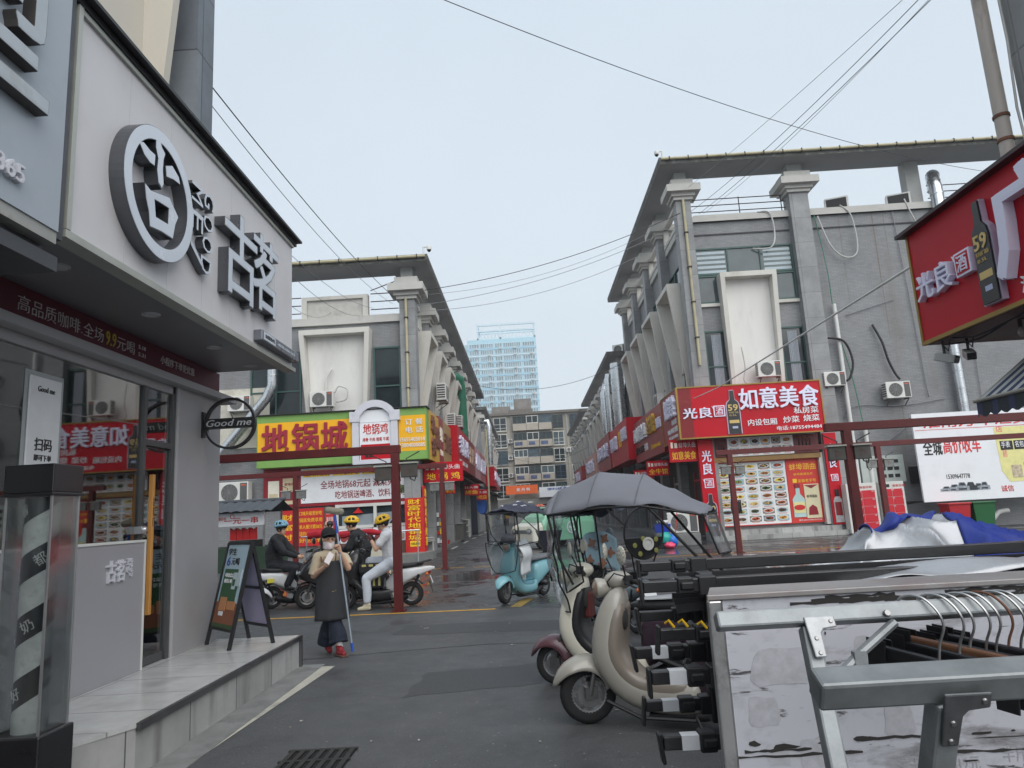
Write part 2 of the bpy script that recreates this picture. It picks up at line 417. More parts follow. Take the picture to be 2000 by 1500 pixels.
# ---------------------------------------------------------------- ground
def asphalt():
    m = bpy.data.materials.new('wet asphalt'); m.use_nodes = True
    n, l = m.node_tree.nodes, m.node_tree.links; b = n['Principled BSDF']
    geo = n.new('ShaderNodeNewGeometry'); sp = n.new('ShaderNodeSeparateXYZ'); l.new(geo.outputs['Position'], sp.inputs[0])
    def noise_(s, d=6, r=0.6): 
        z = n.new('ShaderNodeTexNoise'); z.inputs['Scale'].default_value = s; z.inputs['Detail'].default_value = d; z.inputs['Roughness'].default_value = r; l.new(geo.outputs['Position'], z.inputs['Vector']); return z.outputs[0]
    def mr(src, a, b_, c=0, d=1):
        z = n.new('ShaderNodeMapRange'); z.inputs[1].default_value = a; z.inputs[2].default_value = b_; z.inputs[3].default_value = c; z.inputs[4].default_value = d; l.new(src, z.inputs[0]); return z.outputs[0]
    def math_(op, a, b_):
        z = n.new('ShaderNodeMath'); z.operation = op
        for i, q in enumerate((a, b_)):
            if isinstance(q, (int, float)): z.inputs[i].default_value = q
            else: l.new(q, z.inputs[i])
        return z.outputs[0]
    big, mid, fine = noise_(0.35, 5), noise_(1.6, 7, 0.7), noise_(75, 3, 0.75)
    cr = n.new('ShaderNodeValToRGB'); cr.color_ramp.elements[0].color = (0.034, 0.035, 0.037, 1); cr.color_ramp.elements[1].color = (0.125, 0.127, 0.13, 1)
    cr.color_ramp.elements[0].position = 0.32; cr.color_ramp.elements[1].position = 0.72
    l.new(math_('ADD', math_('MULTIPLY', mid, 0.35), math_('MULTIPLY', fine, 0.65)), cr.inputs[0])
    # standing water lies in the low crossing of the streets (y 14-27) and thins towards the camera
    zone = math_('MULTIPLY', mr(sp.outputs[1], 11.5, 16), mr(sp.outputs[1], 40, 24))
    wetn = math_('ADD', math_('MULTIPLY', big, 0.62), math_('MULTIPLY', mid, 0.38))
    wet = mr(math_('ADD', wetn, math_('MULTIPLY', zone, 0.13)), 0.50, 0.60)
    puddle = math_('MULTIPLY', mr(math_('ADD', wetn, math_('MULTIPLY', zone, 0.09)), 0.575, 0.60), zone)
    mx = n.new('ShaderNodeMixRGB'); mx.inputs[2].default_value = (0.020, 0.021, 0.023, 1); l.new(math_('MULTIPLY', wet, 0.55), mx.inputs[0]); l.new(cr.outputs[0], mx.inputs[1]); sp2 = n.new('ShaderNodeMixRGB'); sp2.inputs[2].default_value = (0.30, 0.30, 0.29, 1); l.new(mr(noise_(34, 2, .5), .70, .735), sp2.inputs[0]); l.new(mx.outputs[0], sp2.inputs[1]); l.new(sp2.outputs[0], b.inputs['Base Color'])
    rough = math_('SUBTRACT', math_('SUBTRACT', mr(mid, 0.3, 0.7, 0.62, 0.5), math_('MULTIPLY', wet, 0.20)), math_('MULTIPLY', puddle, 0.26))
    l.new(rough, b.inputs['Roughness'])
    b.inputs['Specular IOR Level'].default_value = 0.45
    bp = n.new('ShaderNodeBump'); bp.inputs['Distance'].default_value = 0.006
    l.new(math_('MULTIPLY', math_('SUBTRACT', 1.0, puddle), 0.75), bp.inputs['Strength']); l.new(math_('ADD', fine, math_('MULTIPLY', noise_(45, 3), 0.7)), bp.inputs['Height']); l.new(bp.outputs[0], b.inputs['Normal'])
    return m
g = MB(); g.add([(-200, -40, 0), (200, -40, 0), (200, 420, 0), (-200, 420, 0)], [(0, 1, 2, 3)])
struct('road', g, asphalt())

def worn(name, col, amt=0.5, sc_=6):
    return M(name, col, 0.6, var=0.1, scale=8, dirt=((0.06, 0.06, 0.06), amt, sc_))
yel_line = worn('worn yellow road paint', rgb(214, 160, 40), 0.75, 7)
wht_line = worn('worn white road paint', rgb(196, 196, 186), 0.7, 5)
def line(x0, y0, x1, y1, wd, mat):
    a, b = V((x0, y0, 0.004)), V((x1, y1, 0.004)); d = (b - a).normalized(); p = V((-d.y, d.x, 0)) * wd / 2
    q = MB(); q.add([a + p, a - p, b - p, b + p], [(0, 1, 2, 3)])
    struct('road_marking', q, mat)
line(-9, 13.45, -0.7, 12.82, 0.10, yel_line)
line(-0.35, 12.95, -0.1, 14.2, 0.20, worn('faded yellow road paint', rgb(150, 126, 66), 0.95, 4))
line(-11, 23.15, -2.2, 23.15, 0.1, yel_line)
line(-1.9, 22.95, 0.3, 22.95, 0.1, yel_line)
line(3.3, 22.95, 26, 22.75, 0.11, yel_line)
line(2.4, 26.8, 4.2, 27.1, 0.1, yel_line)
for y0 in (36, 42.5, 49, 55.5, 62, 70, 79): line(-4.0, y0, -4.0, y0 + 3.0, 0.14, wht_line)
line(-2.45, 8.62, -2.68, 4.2, 0.17, M('worn kerb paint', rgb(176, 172, 160), 0.7, var=0.15, scale=6, dirt=(rgb(92, 92, 90), 0.85, 2.6)))
line(8, 28.4, 24, 27.9, 0.09, wht_line)
# tarred cracks and joints across the crossing
tar = M('tar seam', (0.012, 0.012, 0.013), 0.45, var=0.2)
for pts, wd in (([(-0.1, 12.9), (0.6, 12.55), (1.2, 12.1), (1.9, 12.0)], 0.07), ([(-3.4, 9.0), (-2.0, 9.3), (-0.6, 9.5), (0.4, 9.3)], 0.035), ([(-6, 17.6), (-2, 17.9), (1.5, 17.7)], 0.06), ([(-0.5, 15.3), (2, 15.1), (6, 15.5)], 0.05)):
    q = MB(); fine_ = []
    for (a, b) in zip(pts, pts[1:]):
        for i in range(8): fine_.append(V((a[0] + (b[0] - a[0]) * i / 8, a[1] + (b[1] - a[1]) * i / 8 + random.uniform(-.03, .03), 0.003)))
    for a, b in zip(fine_, fine_[1:]):
        k = wd * random.uniform(0.4, 1) / 2; q.add([a + V((0, k, 0)), a - V((0, k, 0)), b - V((0, k, 0)), b + V((0, k, 0))], [(0, 1, 2, 3)])
    struct('road_crack', q, tar)
patch_m = M('asphalt repair', (0.045, 0.046, 0.048), .6, var=.35, scale=60, dirt=((0.13, 0.13, 0.13), .4, 30), bump=.6, bscale=80)
for pts in ([(-1.3, 7.0), (.0, 7.25), (.1, 8.2), (-1.2, 8.0)], [(-2.1, 10.6), (.4, 10.3), (.5, 11.2), (-2.0, 11.5)], [(2.2, 16.5), (5.5, 16.2), (5.7, 18.4), (2.3, 18.6)]):
    q = MB(); ring_ = []
    for (a, b) in zip(pts, pts[1:] + pts[:1]):
        for i in range(7): ring_.append((a[0] + (b[0] - a[0]) * i / 7 + random.uniform(-.03, .03), a[1] + (b[1] - a[1]) * i / 7 + random.uniform(-.03, .03), .002))
    q.add(ring_, [tuple(range(len(ring_)))]); struct('road_patch', q, patch_m)
q = MB(); rnd = random.Random(4)
for k in range(70):
    x, y, s_ = rnd.uniform(-2.3, 3.5), rnd.uniform(4.6, 15), rnd.uniform(.006, .028); a = rnd.uniform(0, 3)
    q.add([(x + s_ * math.cos(a + b * 1.57) * rnd.uniform(.5, 1), y + s_ * math.sin(a + b * 1.57), .006 + rnd.uniform(0, .006)) for b in range(4)], [(0, 1, 2, 3)])
o = obj('litter', q, M('paper scrap', rgb(168, 164, 154), .8, var=.4, scale=4)); o['kind'] = 'stuff'
# drain grate
iron = M('cast iron', (0.035, 0.033, 0.03), 0.6, 0.4, var=0.3, scale=12)
t = W('drain_grate', 'dark iron drain grate with slots set in the asphalt', 'drain grate', (-1.6, 5.35, 0))
q = MB(); q.box(-1.86, -1.37, 5.05, 5.56, 0.003, 0.006); obj('pit', q, M('drain pit', (0.004, 0.004, 0.004), 0.9), t)
q = MB()
for k in range(7): q.box(-1.85 + k * .073, -1.815 + k * .073, 5.08, 5.54, 0.007, 0.018)
for yy in (5.05, 5.30, 5.53): q.box(-1.87, -1.36, yy, yy + .03, 0.007, 0.0172)
obj('bars', q, iron, t)
# manhole covers
for (x, y, r_) in ((0.75, 12.9, 0.33), (3.4, 21, 0.35)):
    q = MB(); q.lathe([(0, 0.004), (r_, 0.004), (r_, 0.010), (r_ * .93, 0.011), (r_ * .9, 0.007), (0, 0.008)], (x, y, 0), n=28); single('manhole_cover', q, iron, 'round iron manhole cover in the asphalt beside the %s' % ('blue canopied scooter' if y < 15 else 'far yellow line'), 'manhole cover')
# pavements of the far street
kerb_m = M('kerb concrete', (0.20, 0.20, 0.195), 0.8, var=0.2, scale=2, dirt=((0.07, 0.07, 0.07), 0.5, 2))
pave_m = MB_('pavement slabs', (0.17, 0.17, 0.17), (0.21, 0.21, 0.205), (0.08, 0.08, 0.08), 0.5, 0.5, 0.012, 0.5, flat=True, nvar=0.25)
def pavement(x0, x1, y0, y1):
    q = MB(); q.box(x0, x1, y0, y1, -0.1, 0.14); struct('pavement', q, pave_m)
    q = MB(); xx = x1 if x1 < 0 else x0 - .15
    q.box(xx, xx + .15, y0, y1, -0.1, 0.152); struct('kerb', q, kerb_m)
pavement(-6.0, -4.45, 28.0, 66); pavement(-6.0, -4.45, 70, 103); pavement(6.6, 8, 31.5, 50); pavement(6.6, 8, 53, 103)

# ---------------------------------------------------------------- drinks shop on the left
shop_grey = M('grey metal cladding', rgb(160, 159, 161), 0.42, 0.08, var=0.05, scale=0.7, dirt=(rgb(120, 118, 120), 0.3, 1.1), rvar=0.06)
fascia_m = M('warm grey sign panel', rgb(206, 204, 206), 0.42, 0.0, var=0.05, scale=0.8, dirt=(rgb(188, 182, 182), 0.4, 1.2), rvar=0.06)
trim_l = M('pale trim', rgb(176, 178, 170), 0.4, 0.3, var=0.08)
trim_d = M('dark flashing', (0.018, 0.018, 0.02), 0.4, 0.3, var=0.2)
soffit_m = M('grey soffit panel', rgb(128, 128, 132), 0.35, 0.2, var=0.05, rvar=0.05)
face_w = M('frosted letter face', rgb(206, 214, 224), 0.25, var=0.03, coat=0.3)
ret_g = M('steel letter return', rgb(96, 98, 102), 0.3, 0.7, var=0.1)
maroon = M('maroon banner', rgb(92, 18, 40), 0.55, var=0.06)
thin_w = M('white banner print', rgb(214, 208, 206), 0.5, var=0.02)
shopglass = glass('shop window glass', refl=0.10, boost=1.3, alpha_tint=(0.72, 0.76, 0.76))
step_top = MB_('polished granite step', (0.46, 0.46, 0.455), (0.50, 0.50, 0.49), (0.22, 0.22, 0.22), 1.25, 0.55, 0.006, 0.24, flat=True, nvar=0.2, bump=0.05, offset=0, dirt=((0.22, 0.22, 0.21), 0.55, 1.6))
step_side = MB_('granite step face', (0.33, 0.33, 0.32), (0.42, 0.42, 0.41), (0.1, 0.1, 0.1), 0.9, 0.6, 0.008, 0.5, dirt=((0.10, 0.095, 0.085), 0.85, 3.2), nvar=0.2)
steel_trim = M('steel nosing', (0.20, 0.20, 0.205), 0.35, 0.9, var=0.15)

q = MB(); poly = [(-3.85, 4.9), (-3.0, 4.72), (-2.80, 5.15), (-2.80, 8.66), (-3.98, 8.66)]
q.prism(poly, (0, 0, 0), (1, 0, 0), (0, 1, 0), (0, 0, 0.33)); step = obj('shop_step', q, step_side); tag(step, 'low grey granite step running along the drinks shop front', 'step')
q = MB(); q.prism([(x + (0.012 if x > -3 else 0), y) for x, y in poly], (0, 0, 0.331), (1, 0, 0), (0, 1, 0), (0, 0, 0.03)); obj('step_top', q, step_top, step)
q = MB(); q.bar((-2.781, 5.14, .336), (-2.781, 8.675, .336), 0.03, 0.05); q.bar((-2.79, 8.675, .336), (-3.98, 8.675, .336), 0.03, 0.05); q.box(-2.80, -2.77, 8.65, 8.69, 0.0, 0.31); obj('metal_nosing', q, steel_trim, step)

sh = W('drinks_shop', 'grey metal clad drinks shop with big glass front and granite column above', 'shop', (-3.85, 6.5, 0))
q = MB(); q.box(-13, -8.2, -4, 8.9, 0, 11.6); q.box(-8.2, -4.62, 8.72, 8.9, 0, 11.6); q.box(-8.2, -4.62, -4, 8.72, 3.66, 11.6); q.box(-8.2, -4.62, -4, -3.8, 0, 3.6); obj('wall', q, shop_grey, sh)
q = MB(); q.box(-4.7, -3.80, 7.62, 8.71, 0, 3.30); obj('metal_column', q, shop_grey, sh, bevel=0.02)
q = MB(); q.box(-4.0, -3.70, 3.2, 8.95, 3.21, 3.29); q.box(-3.95, -3.83, 3.2, 7.6, 3.12, 3.21); obj('lintel', q, shop_grey, sh, bevel=0.008)
q = MB(); q.box(-3.95, -3.81, 3.0, 8.05, 3.29, 3.572); q.box(-3.97, -3.83, 8.05, 8.71, 3.29, 3.572)
bn = obj('banner', q, [maroon], sh)
q = MB(); U, Vv = (0, 1, 0), (0, 0, 1)
q.text('高品质咖啡.全场', (-3.808, 5.10, 3.375), 1.10, 0.125, U, Vv, 0.004, -0.012)
q.text('元喝', (-3.808, 6.42, 3.375), 0.30, 0.12, U, Vv, 0.004, -0.012)
q.text('5.18', (-3.808, 6.79, 3.46), 0.13, 0.04, U, Vv, 0.004); q.text('5.31', (-3.808, 6.79, 3.385), 0.13, 0.04, U, Vv, 0.004)
q.text('小程序下单更优惠', (-3.808, 7.22, 3.40), 0.76, 0.09, U, Vv, 0.004)
sub('lettering', q, thin_w, bn, sh)
q = MB(); q.text('9.9', (-3.808, 6.24, 3.375), 0.16, 0.13, U, Vv, 0.004, 0.02); sub('price_lettering', q, M('banner yellow', rgb(200, 180, 60), 0.5), bn, sh)
q = MB(); q.box(-4.0, -2.93, 2.6, 8.62, 3.575, 3.66); sf = obj('soffit', q, soffit_m, sh)
for y in (3.6, 4.5, 4.79, 6.06, 7.36, 8.35):
    q = MB(); q.lathe([(0, 3.568), (.06, 3.568), (.062, 3.574), (.075, 3.566), (.082, 3.576)], (-3.3, y, 0), n=20); sub('downlight', q, M('downlight rim', rgb(170, 170, 172), 0.4), sf, sh, smooth=True)
q = MB(); q.box(-3.87, -3.86, 3.0, 7.04, 1.5, 3.12); gp = obj('window', q, shopglass, sh)
q = MB(); q.box(-3.90, -3.83, 6.99, 7.04, 0.36, 3.12); q.box(-3.90, -3.83, 7.55, 7.62, 0.36, 3.2); q.box(-3.90, -3.83, 7.04, 7.55, 2.52, 2.58); sub('frame', q, M('dark grey frame', rgb(92, 94, 96), 0.4, 0.5), gp, sh)
q = MB(); q.box(-3.87, -3.86, 7.05, 7.54, 2.58, 3.12); sub('fanlight', q, shopglass, gp, sh)
dr = MB(); dr.box(-3.872, -3.862, 7.06, 7.53, 0.42, 2.5); door = obj('door', dr, shopglass, sh)
q = MB(); q.box(-3.885, -3.85, 7.06, 7.53, 0.37, 0.45); sub('door_rail', q, M('dark grey frame'), door, sh)
q = MB(); q.box(-3.80, -3.755, 7.06, 7.105, 0.86, 2.22); hd = sub('handle', q, M('varnished wood', rgb(186, 132, 66), 0.4, var=0.2, scale=9, streak=0.15), door, sh, bevel=0.006)
q = MB(); q.vtext('古茗门', (-3.754, 7.068, 2.0), 0.03, 0.3, U, Vv, 0.002); q.text('Good me', (-3.754, 7.095, 1.2), 0.2, 0.02, (0, 0, -1), (0, 1, 0), 0.002); sub('handle_lettering', q, black_m, door, sh)
q = MB(); q.box(-3.86, -3.79, 6.93, 7.03, 1.64, 1.71); q.lathe([(0.0, 0), (.035, 0), (.035, .05), (.02, .07), (0, .07)], (-3.83, 6.98, 1.68), (1, 0, 0), 16); sub('lock', q, alu, door, sh, smooth=True)
q = MB(); q.box(-3.84, -3.795, 3.2, 7.01, 0.363, 1.56); cp = obj('counter_panel', q, M('grey counter panel', rgb(152, 151, 155), 0.35, var=0.04, scale=0.8), sh)
q = MB(); q.box(-3.86, -3.785, 3.2, 7.03, 1.56, 1.582); q.box(-3.86, -3.785, 7.01, 7.03, 0.363, 1.56); sub('white_edge', q, white_pl, cp, sh)
lg = MB(); lg.text('古茗', (-3.794, 6.38, 1.225), 0.28, 0.19, U, Vv, 0.02, 0.03); lg.text('GOOD', (-3.794, 6.755, 1.42), 0.17, 0.035, (0, 0, -1), (0, 1, 0), 0.015, .02); lg.text('ME/', (-3.794, 6.70, 1.42), 0.14, 0.035, (0, 0, -1), (0, 1, 0), 0.015, .02)
sub('counter_lettering', lg, M('pale raised letter', rgb(205, 205, 212), 0.35), cp, sh)
# interior seen through the glass
q = MB(); q.box(-8.15, -8.1, -3, 8.7, 0.3, 3.6); q.box(-8.1, -3.95, 8.6, 8.7, 0.3, 3.1); q.box(-8.1, -4.0, -3, 8.6, 0.28, 0.34); obj('interior_wall', q, M('shop interior', rgb(120, 112, 104), 0.7, var=0.1), sh)
q = MB(); q.box(-8.1, -4.0, -3, 8.6, 3.3, 3.5); obj('interior_ceiling', q, M('shop ceiling', rgb(60, 58, 58), 0.8), sh)
q = MB(); q.box(-6.2, -5.6, 2, 8.0, 0.34, 1.35); q.box(-7.9, -7.5, 3, 8.3, 0.34, 2.3); q.box(-6.0, -5.7, 3.4, 3.9, 1.35, 1.75); q.box(-6.1, -5.7, 5.2, 5.8, 1.35, 1.85); q.box(-6.1, -5.7, 6.6, 7.0, 1.35, 1.65); obj('serving_counter', q, M('counter laminate', rgb(90, 84, 80), 0.4), sh)
q = MB(); q.box(-5.55, -5.5, 5.0, 8.35, 3.05, 3.09); q.box(-5.55, -5.5, 8.31, 8.35, 3.09, 3.3); obj('strip_light', q, M('lit strip', (1.0, 0.9, 0.72), 0.5, var=0, rvar=0, emit=2.2), sh)
q = MB(); q.box(-4.9, -4.86, 7.9, 8.5, 1.4, 2.3); obj('menu_screen', q, M('red menu', rgb(190, 50, 40), 0.5), sh)
# upper storey above the fascia: slanted white frame, window, granite column
q = MB(); q.box(-4.46, -4.1, 8.45, 8.93, 3.66, 11.6); obj('granite_column', q, MB_('blue grey granite', rgb(104, 110, 118), rgb(120, 126, 132), rgb(70, 74, 80), 0.9, 1.0, 0.012, 0.6, nvar=0.22, offset=0), sh)
q = MB(); q.box(-4.62, -4.57, 7.9, 8.45, 3.7, 11.5); wn_ = obj('upper_window', q, dark_glass, sh)
q = MB(); q.prism([(-4.6, 4.6), (-4.5, 4.6), (-3.9, 11.5), (-4.6, 11.5)], (0, 7.93, 0), (1, 0, 0), (0, 0, 1), (0, 0.14, 0)); q.box(-4.6, -4.55, 3.0, 7.93, 3.7, 11.5); obj('slanted_frame', q, M('stained cream render', rgb(200, 194, 182), 0.85, var=0.06, scale=0.8, dirt=(rgb(150, 128, 96), 0.6, 0.8), streak=0.25, bump=0.1), sh)

# main sign of the drinks shop
sg = W('shop_sign', 'long warm grey fascia sign with round emblem and raised silver characters', 'sign', (-2.93, 6.4, 3.57))
q = MB()
ys = [4.27, 4.92, 5.55, 6.18, 6.80, 7.43, 8.06, 8.69]
for a, b in zip(ys, ys[1:]): q.box(-4.0, -2.90, a + .002, b - .002, 3.60, 5.23)
q.box(-3.98, -2.905, 4.27, 8.685, 3.62, 5.22)
pn = obj('panel', q, fascia_m, sg)
q = MB(); q.box(-4.1, -2.86, 4.2, 8.76, 5.232, 5.285); q.box(-2.90, -2.80, 4.2, 8.80, 5.287, 5.315); obj('top_flashing', q, trim_d, sg)
q = MB(); q.box(-3.0, -2.87, 4.22, 8.74, 3.545, 3.598); q.box(-2.905, -2.868, 4.222, 4.268, 3.602, 5.23); q.box(-2.90, -2.875, 4.27, 8.69, 5.19, 5.229); obj('edge_trim', q, trim_l, sg)
def facelet(name, polys, depth, parent, x=-2.899):
    """raised channel letters from outlines in (y, z): returns and a paler face"""
    a, b = MB(), MB()
    for p in polys:
        a.prism(p, (x, 0, 0), U, Vv, (depth, 0, 0))
        cy = sum(t[0] for t in p) / len(p); cz = sum(t[1] for t in p) / len(p)
        b.prism([(cy + (t[0] - cy) * .93, cz + (t[1] - cz) * .93) for t in p], (x + depth + .0005, 0, 0), U, Vv, (0.003, 0, 0))
    o = obj(name, a, ret_g, parent); sub('face', b, face_w, o, sg); return o
dotL = [(4.859, 4.562), (4.921, 4.59), (5.02, 4.573), (5.104, 4.575), (5.098, 4.477), (5.028, 4.47), (4.94, 4.494)]
vert = [(5.098, 4.738), (5.149, 4.762), (5.193, 4.697), (5.249, 4.668), (5.226, 4.603), (5.219, 4.503), (5.24, 4.381), (5.212, 4.335), (5.163, 4.358), (5.135, 4.46), (5.144, 4.567), (5.104, 4.648)]
dotR = [(5.256, 4.566), (5.363, 4.622), (5.481, 4.575), (5.508, 4.518), (5.398, 4.511), (5.275, 4.479)]
bo = [(4.962, 4.277), (5.042, 4.256), (5.339, 4.332), (5.496, 4.222), (5.449, 4.134), (5.416, 3.994), (5.227, 3.983), (5.058, 3.955), (5.035, 4.071), (4.988, 4.16)]
bi = [(5.114, 4.205), (5.332, 4.229), (5.326, 4.094), (5.143, 4.076)]
em = MB(); em.ring((-2.899, 5.215, 4.29), U, Vv, (0.11, 0, 0), 0.535, 0.425, 64); emb = obj('emblem', em, ret_g, sg)
ef = MB(); ef.ring((-2.788, 5.215, 4.29), U, Vv, (0.003, 0, 0), 0.53, 0.43, 64); sub('face', ef, face_w, emb, sg)
facelet('emblem_stroke', [dotL, vert, dotR], 0.11, sg)
# the box of the emblem as a frame with a four sided opening
a = MB(); fr_i = [bi[0], bi[0], bi[1], bi[1], bi[1], bi[2], bi[2], bi[3], bi[3], bi[0]]
n_ = len(bo)
def frame_poly(mb, outer, inner, x0, x1):
    k = len(outer); vs = [(x0, *p) for p in outer] + [(x0, *p) for p in inner] + [(x1, *p) for p in outer] + [(x1, *p) for p in inner]; fs = []
    for i in range(k):
        j = (i + 1) % k
        fs += [(2 * k + i, 2 * k + j, 3 * k + j, 3 * k + i), (i, j, 2 * k + j, 2 * k + i)]
        if inner[i] != inner[j]: fs.append((k + i, 3 * k + i, 3 * k + j, k + j))
    mb.add(vs, fs)
frame_poly(a, bo, fr_i, -2.899, -2.789); bx = obj('emblem_stroke', a, ret_g, sg)
b2 = MB(); frame_poly(b2, [((y - 5.22) * .96 + 5.22, (z - 4.15) * .95 + 4.15) for y, z in bo], [((y - 5.22) * 1.06 + 5.22, (z - 4.15) * 1.08 + 4.15) for y, z in fr_i], -2.789, -2.786); sub('face', b2, face_w, bx, sg)
def chan(body, y, z, w_, h_, u=U, v=Vv, d=0.10, bold=0.045):
    q = MB(); q.text(body, (-2.899, y, z), w_, h_, u, v, d, bold); o = obj('raised_letter', q, ret_g, sg)
    q = MB(); q.text(body, (-2.899 + d + .001, y, z), w_, h_, u, v, 0.003, bold - .022); sub('face', q, face_w, o, sg)
chan('古', 6.43, 3.92, 0.80, 0.88); chan('茗', 7.14, 3.97, 0.74, 0.86)
for c, y, zt in (('G', 6.04, 4.74), ('O', 6.03, 4.52), ('O', 6.02, 4.31), ('D', 6.0, 4.10)): chan(c, y, zt - .01, 0.15, 0.20, (0, 0, -1), (0, 1, 0), 0.07, 0.02)
for c, y, zt in (('M', 5.80, 4.72), ('E', 5.81, 4.46), ('/', 5.80, 4.16)): chan(c, y, zt - .01, 0.17, 0.21, (0, 0, -1), (0, 1, 0), 0.07, 0.02)
q = MB(); q.box(-2.899, -2.80, 7.42, 8.66, 3.645, 3.765); pq = obj('hotline_plaque', q, M('plaque grey', rgb(120, 122, 130), 0.3, 0.4), sg, bevel=0.01)
q = MB(); q.box(-2.80, -2.797, 7.47, 7.82, 3.662, 3.75); sub('label_field', q, face_w, pq, sg)
q = MB(); q.text('加盟热线', (-2.797, 7.5, 3.685), 0.29, 0.045, U, Vv, 0.003, .01); sub('lettering', q, black_m, pq, sg)
q = MB(); q.text('4008-666-518', (-2.8, 7.9, 3.69), 0.6, 0.035, U, Vv, 0.003); sub('number_lettering', q, face_w, pq, sg)

# neighbour's sign at the picture edge
ns = W('shop_sign', 'pale blue grey sign with huge raised character and phone number 79365', 'sign', (-2.9, 3.2, 3.5))
q = MB(); q.box(-4.0, -2.85, -0.5, 4.12, 3.53, 5.7); obj('panel', q, M('blue grey sheet', rgb(166, 174, 182), 0.45, 0.1, var=0.06, scale=0.7, dirt=(rgb(130, 140, 148), 0.4, 1)), ns)
q = MB(); q.box(-4.0, -2.87, 4.12, 4.19, 3.5, 5.7); q.box(-4.0, -2.95, -0.5, 4.12, 3.40, 3.49); obj('frame', q, M('dark weathered steel', rgb(84, 86, 90), 0.5, 0.4, var=0.3), ns)
q = MB(); q.box(-2.95, -2.86, -0.5, 4.12, 3.45, 3.53); obj('bottom_edge', q, M('pale edge', rgb(160, 160, 156), 0.6, dirt=(rgb(90, 80, 70), 0.6, 3)), ns)
q = MB(); q.text('型', (-2.849, 2.86, 4.17), 0.98, 0.98, U, Vv, 0.075, 0.03); rl_ = obj('raised_letter', q, M('dark letter return', rgb(70, 66, 64), 0.5, var=.3), ns)  # letter sides are a mottled dark tone, set off against the paler face
q = MB(); q.text('型', (-2.773, 2.86, 4.17), 0.98, 0.98, U, Vv, 0.003, 0.022); sub('face', q, M('aged acrylic', rgb(176, 184, 190), 0.4, dirt=(rgb(120, 112, 104), 0.5, 3)), rl_, ns)
q = MB(); q.text('79365', (-2.849, 3.38, 3.67), 0.38, 0.11, U, Vv, 0.03, 0.03); obj('phone_number', q, M('pale raised letter'), ns)
q = MB(); q.box(-8, -2.9, -3, 4.2, 3.30, 3.395); obj('soffit', q, M('dark soffit', rgb(70, 72, 76), 0.5), ns)

# poster stand with menu text behind the glass
ps = W('shop_poster', 'pale poster headed Good me in a clear frame on the shop glass', 'poster', (-3.84, 5.52, 2.1))
q = MB(); q.box(-3.855, -3.84, 5.34, 5.72, 2.13, 2.92); obj('board', q, M('poster paper', rgb(210, 212, 214), 0.5), ps, bevel=0.03)
q = MB(); q.text('Good me', (-3.839, 5.43, 2.80), 0.2, 0.045, U, Vv, 0.003, .02); q.text('扫码', (-3.839, 5.43, 2.33), 0.2, 0.10, U, Vv, 0.003, .03); q.text('即可下单', (-3.839, 5.43, 2.25), 0.2, 0.05, U, Vv, 0.003, .02)
obj('lettering', q, black_m, ps)
q = MB(); q.box(-3.859, -3.856, 5.30, 5.76, 2.09, 2.96); obj('clear_frame', q, M('frosted frame', rgb(150, 156, 158), .3), ps)
q = MB(); q.box(-2.80, -2.52, 4.6, 8.75, 0.001, 0.008); struct('gutter_strip', q, M('gutter concrete', (0.19, 0.19, 0.185), 0.8, var=0.2, scale=4, dirt=((0.07, 0.07, 0.068), 0.8, 3.5), bump=0.4, bscale=60))

# projecting round sign
rs = W('round_sign', 'open black ring sign with a crossbar reading Good me on a wall bracket', 'sign', (-3.65, 8.72, 2.92))
q = MB(); q.ring((-3.47, 8.18, 2.86), (1, 0, 0), (0, 0, 1), (0, 0.06, 0), 0.305, 0.278, 48); obj('ring', q, M('brushed dark steel', rgb(60, 60, 62), 0.35, 0.6), rs)
q = MB(); q.box(-3.75, -3.19, 8.165, 8.255, 2.805, 2.92); obj('crossbar', q, M('dark bar', rgb(38, 38, 40), 0.4), rs)
q = MB(); q.text('Good me', (-3.735, 8.164, 2.825), 0.53, 0.08, (1, 0, 0), (0, 0, 1), 0.006, 0.015, shear=0.25); obj('lettering', q, M('silver lettering', rgb(190, 192, 196), 0.4), rs)
q = MB(); q.box(-3.80, -3.745, 8.19, 8.23, 2.83, 2.89); q.box(-3.80, -3.78, 8.17, 8.25, 2.71, 3.01); obj('bracket', q, black_m, rs)

# glass column with spiral at the picture edge
pb = M('pillar black sheet', (0.012, 0.012, 0.014), 0.3, var=0.2, coat=0.3)
gl_p = glass('dusty case glass', refl=0.035, boost=0.8, rough=0.10, alpha_tint=(0.93, 0.95, 0.95))
gp_ = W('glass_column', 'black capped glass column with a spiral band of white characters inside', 'advertising column', (-2.95, 4.44, 0))
x0, x1, y0, y1 = -3.19, -2.91, 4.3, 4.56
q = MB(); q.box(x0 - .03, x1 + .03, y0 - .03, y1 + .03, 0.0, 0.53); obj('base', q, pb, gp_, bevel=0.01)
q = MB(); q.box(x0 - .015, x1 + .015, y0 - .015, y1 + .015, 1.925, 2.10); q.box(x0 - .025, x1 + .025, y0 - .025, y1 + .025, 1.905, 1.925); obj('cap', q, pb, gp_, bevel=0.006)
q = MB(); q.box(x0, x1, y0, y0 + .006, .53, 1.905); q.box(x0, x1, y1 - .006, y1, .53, 1.905); q.box(x0, x0 + .006, y0, y1, .53, 1.905); q.box(x1 - .006, x1, y0, y1, .53, 1.905); obj('glass_case', q, gl_p, gp_)
q = MB()
for xx in (x0, x1):
    for yy in (y0, y1): q.bar((xx, yy, .53), (xx, yy, 1.905), 0.012)
obj('corner_strip', q, alu, gp_)
cx, cy, rr = (x0 + x1) / 2, (y0 + y1) / 2, 0.095
q = MB(); q.lathe([(rr, .53), (rr, 1.9)], (cx, cy, 0), n=32)
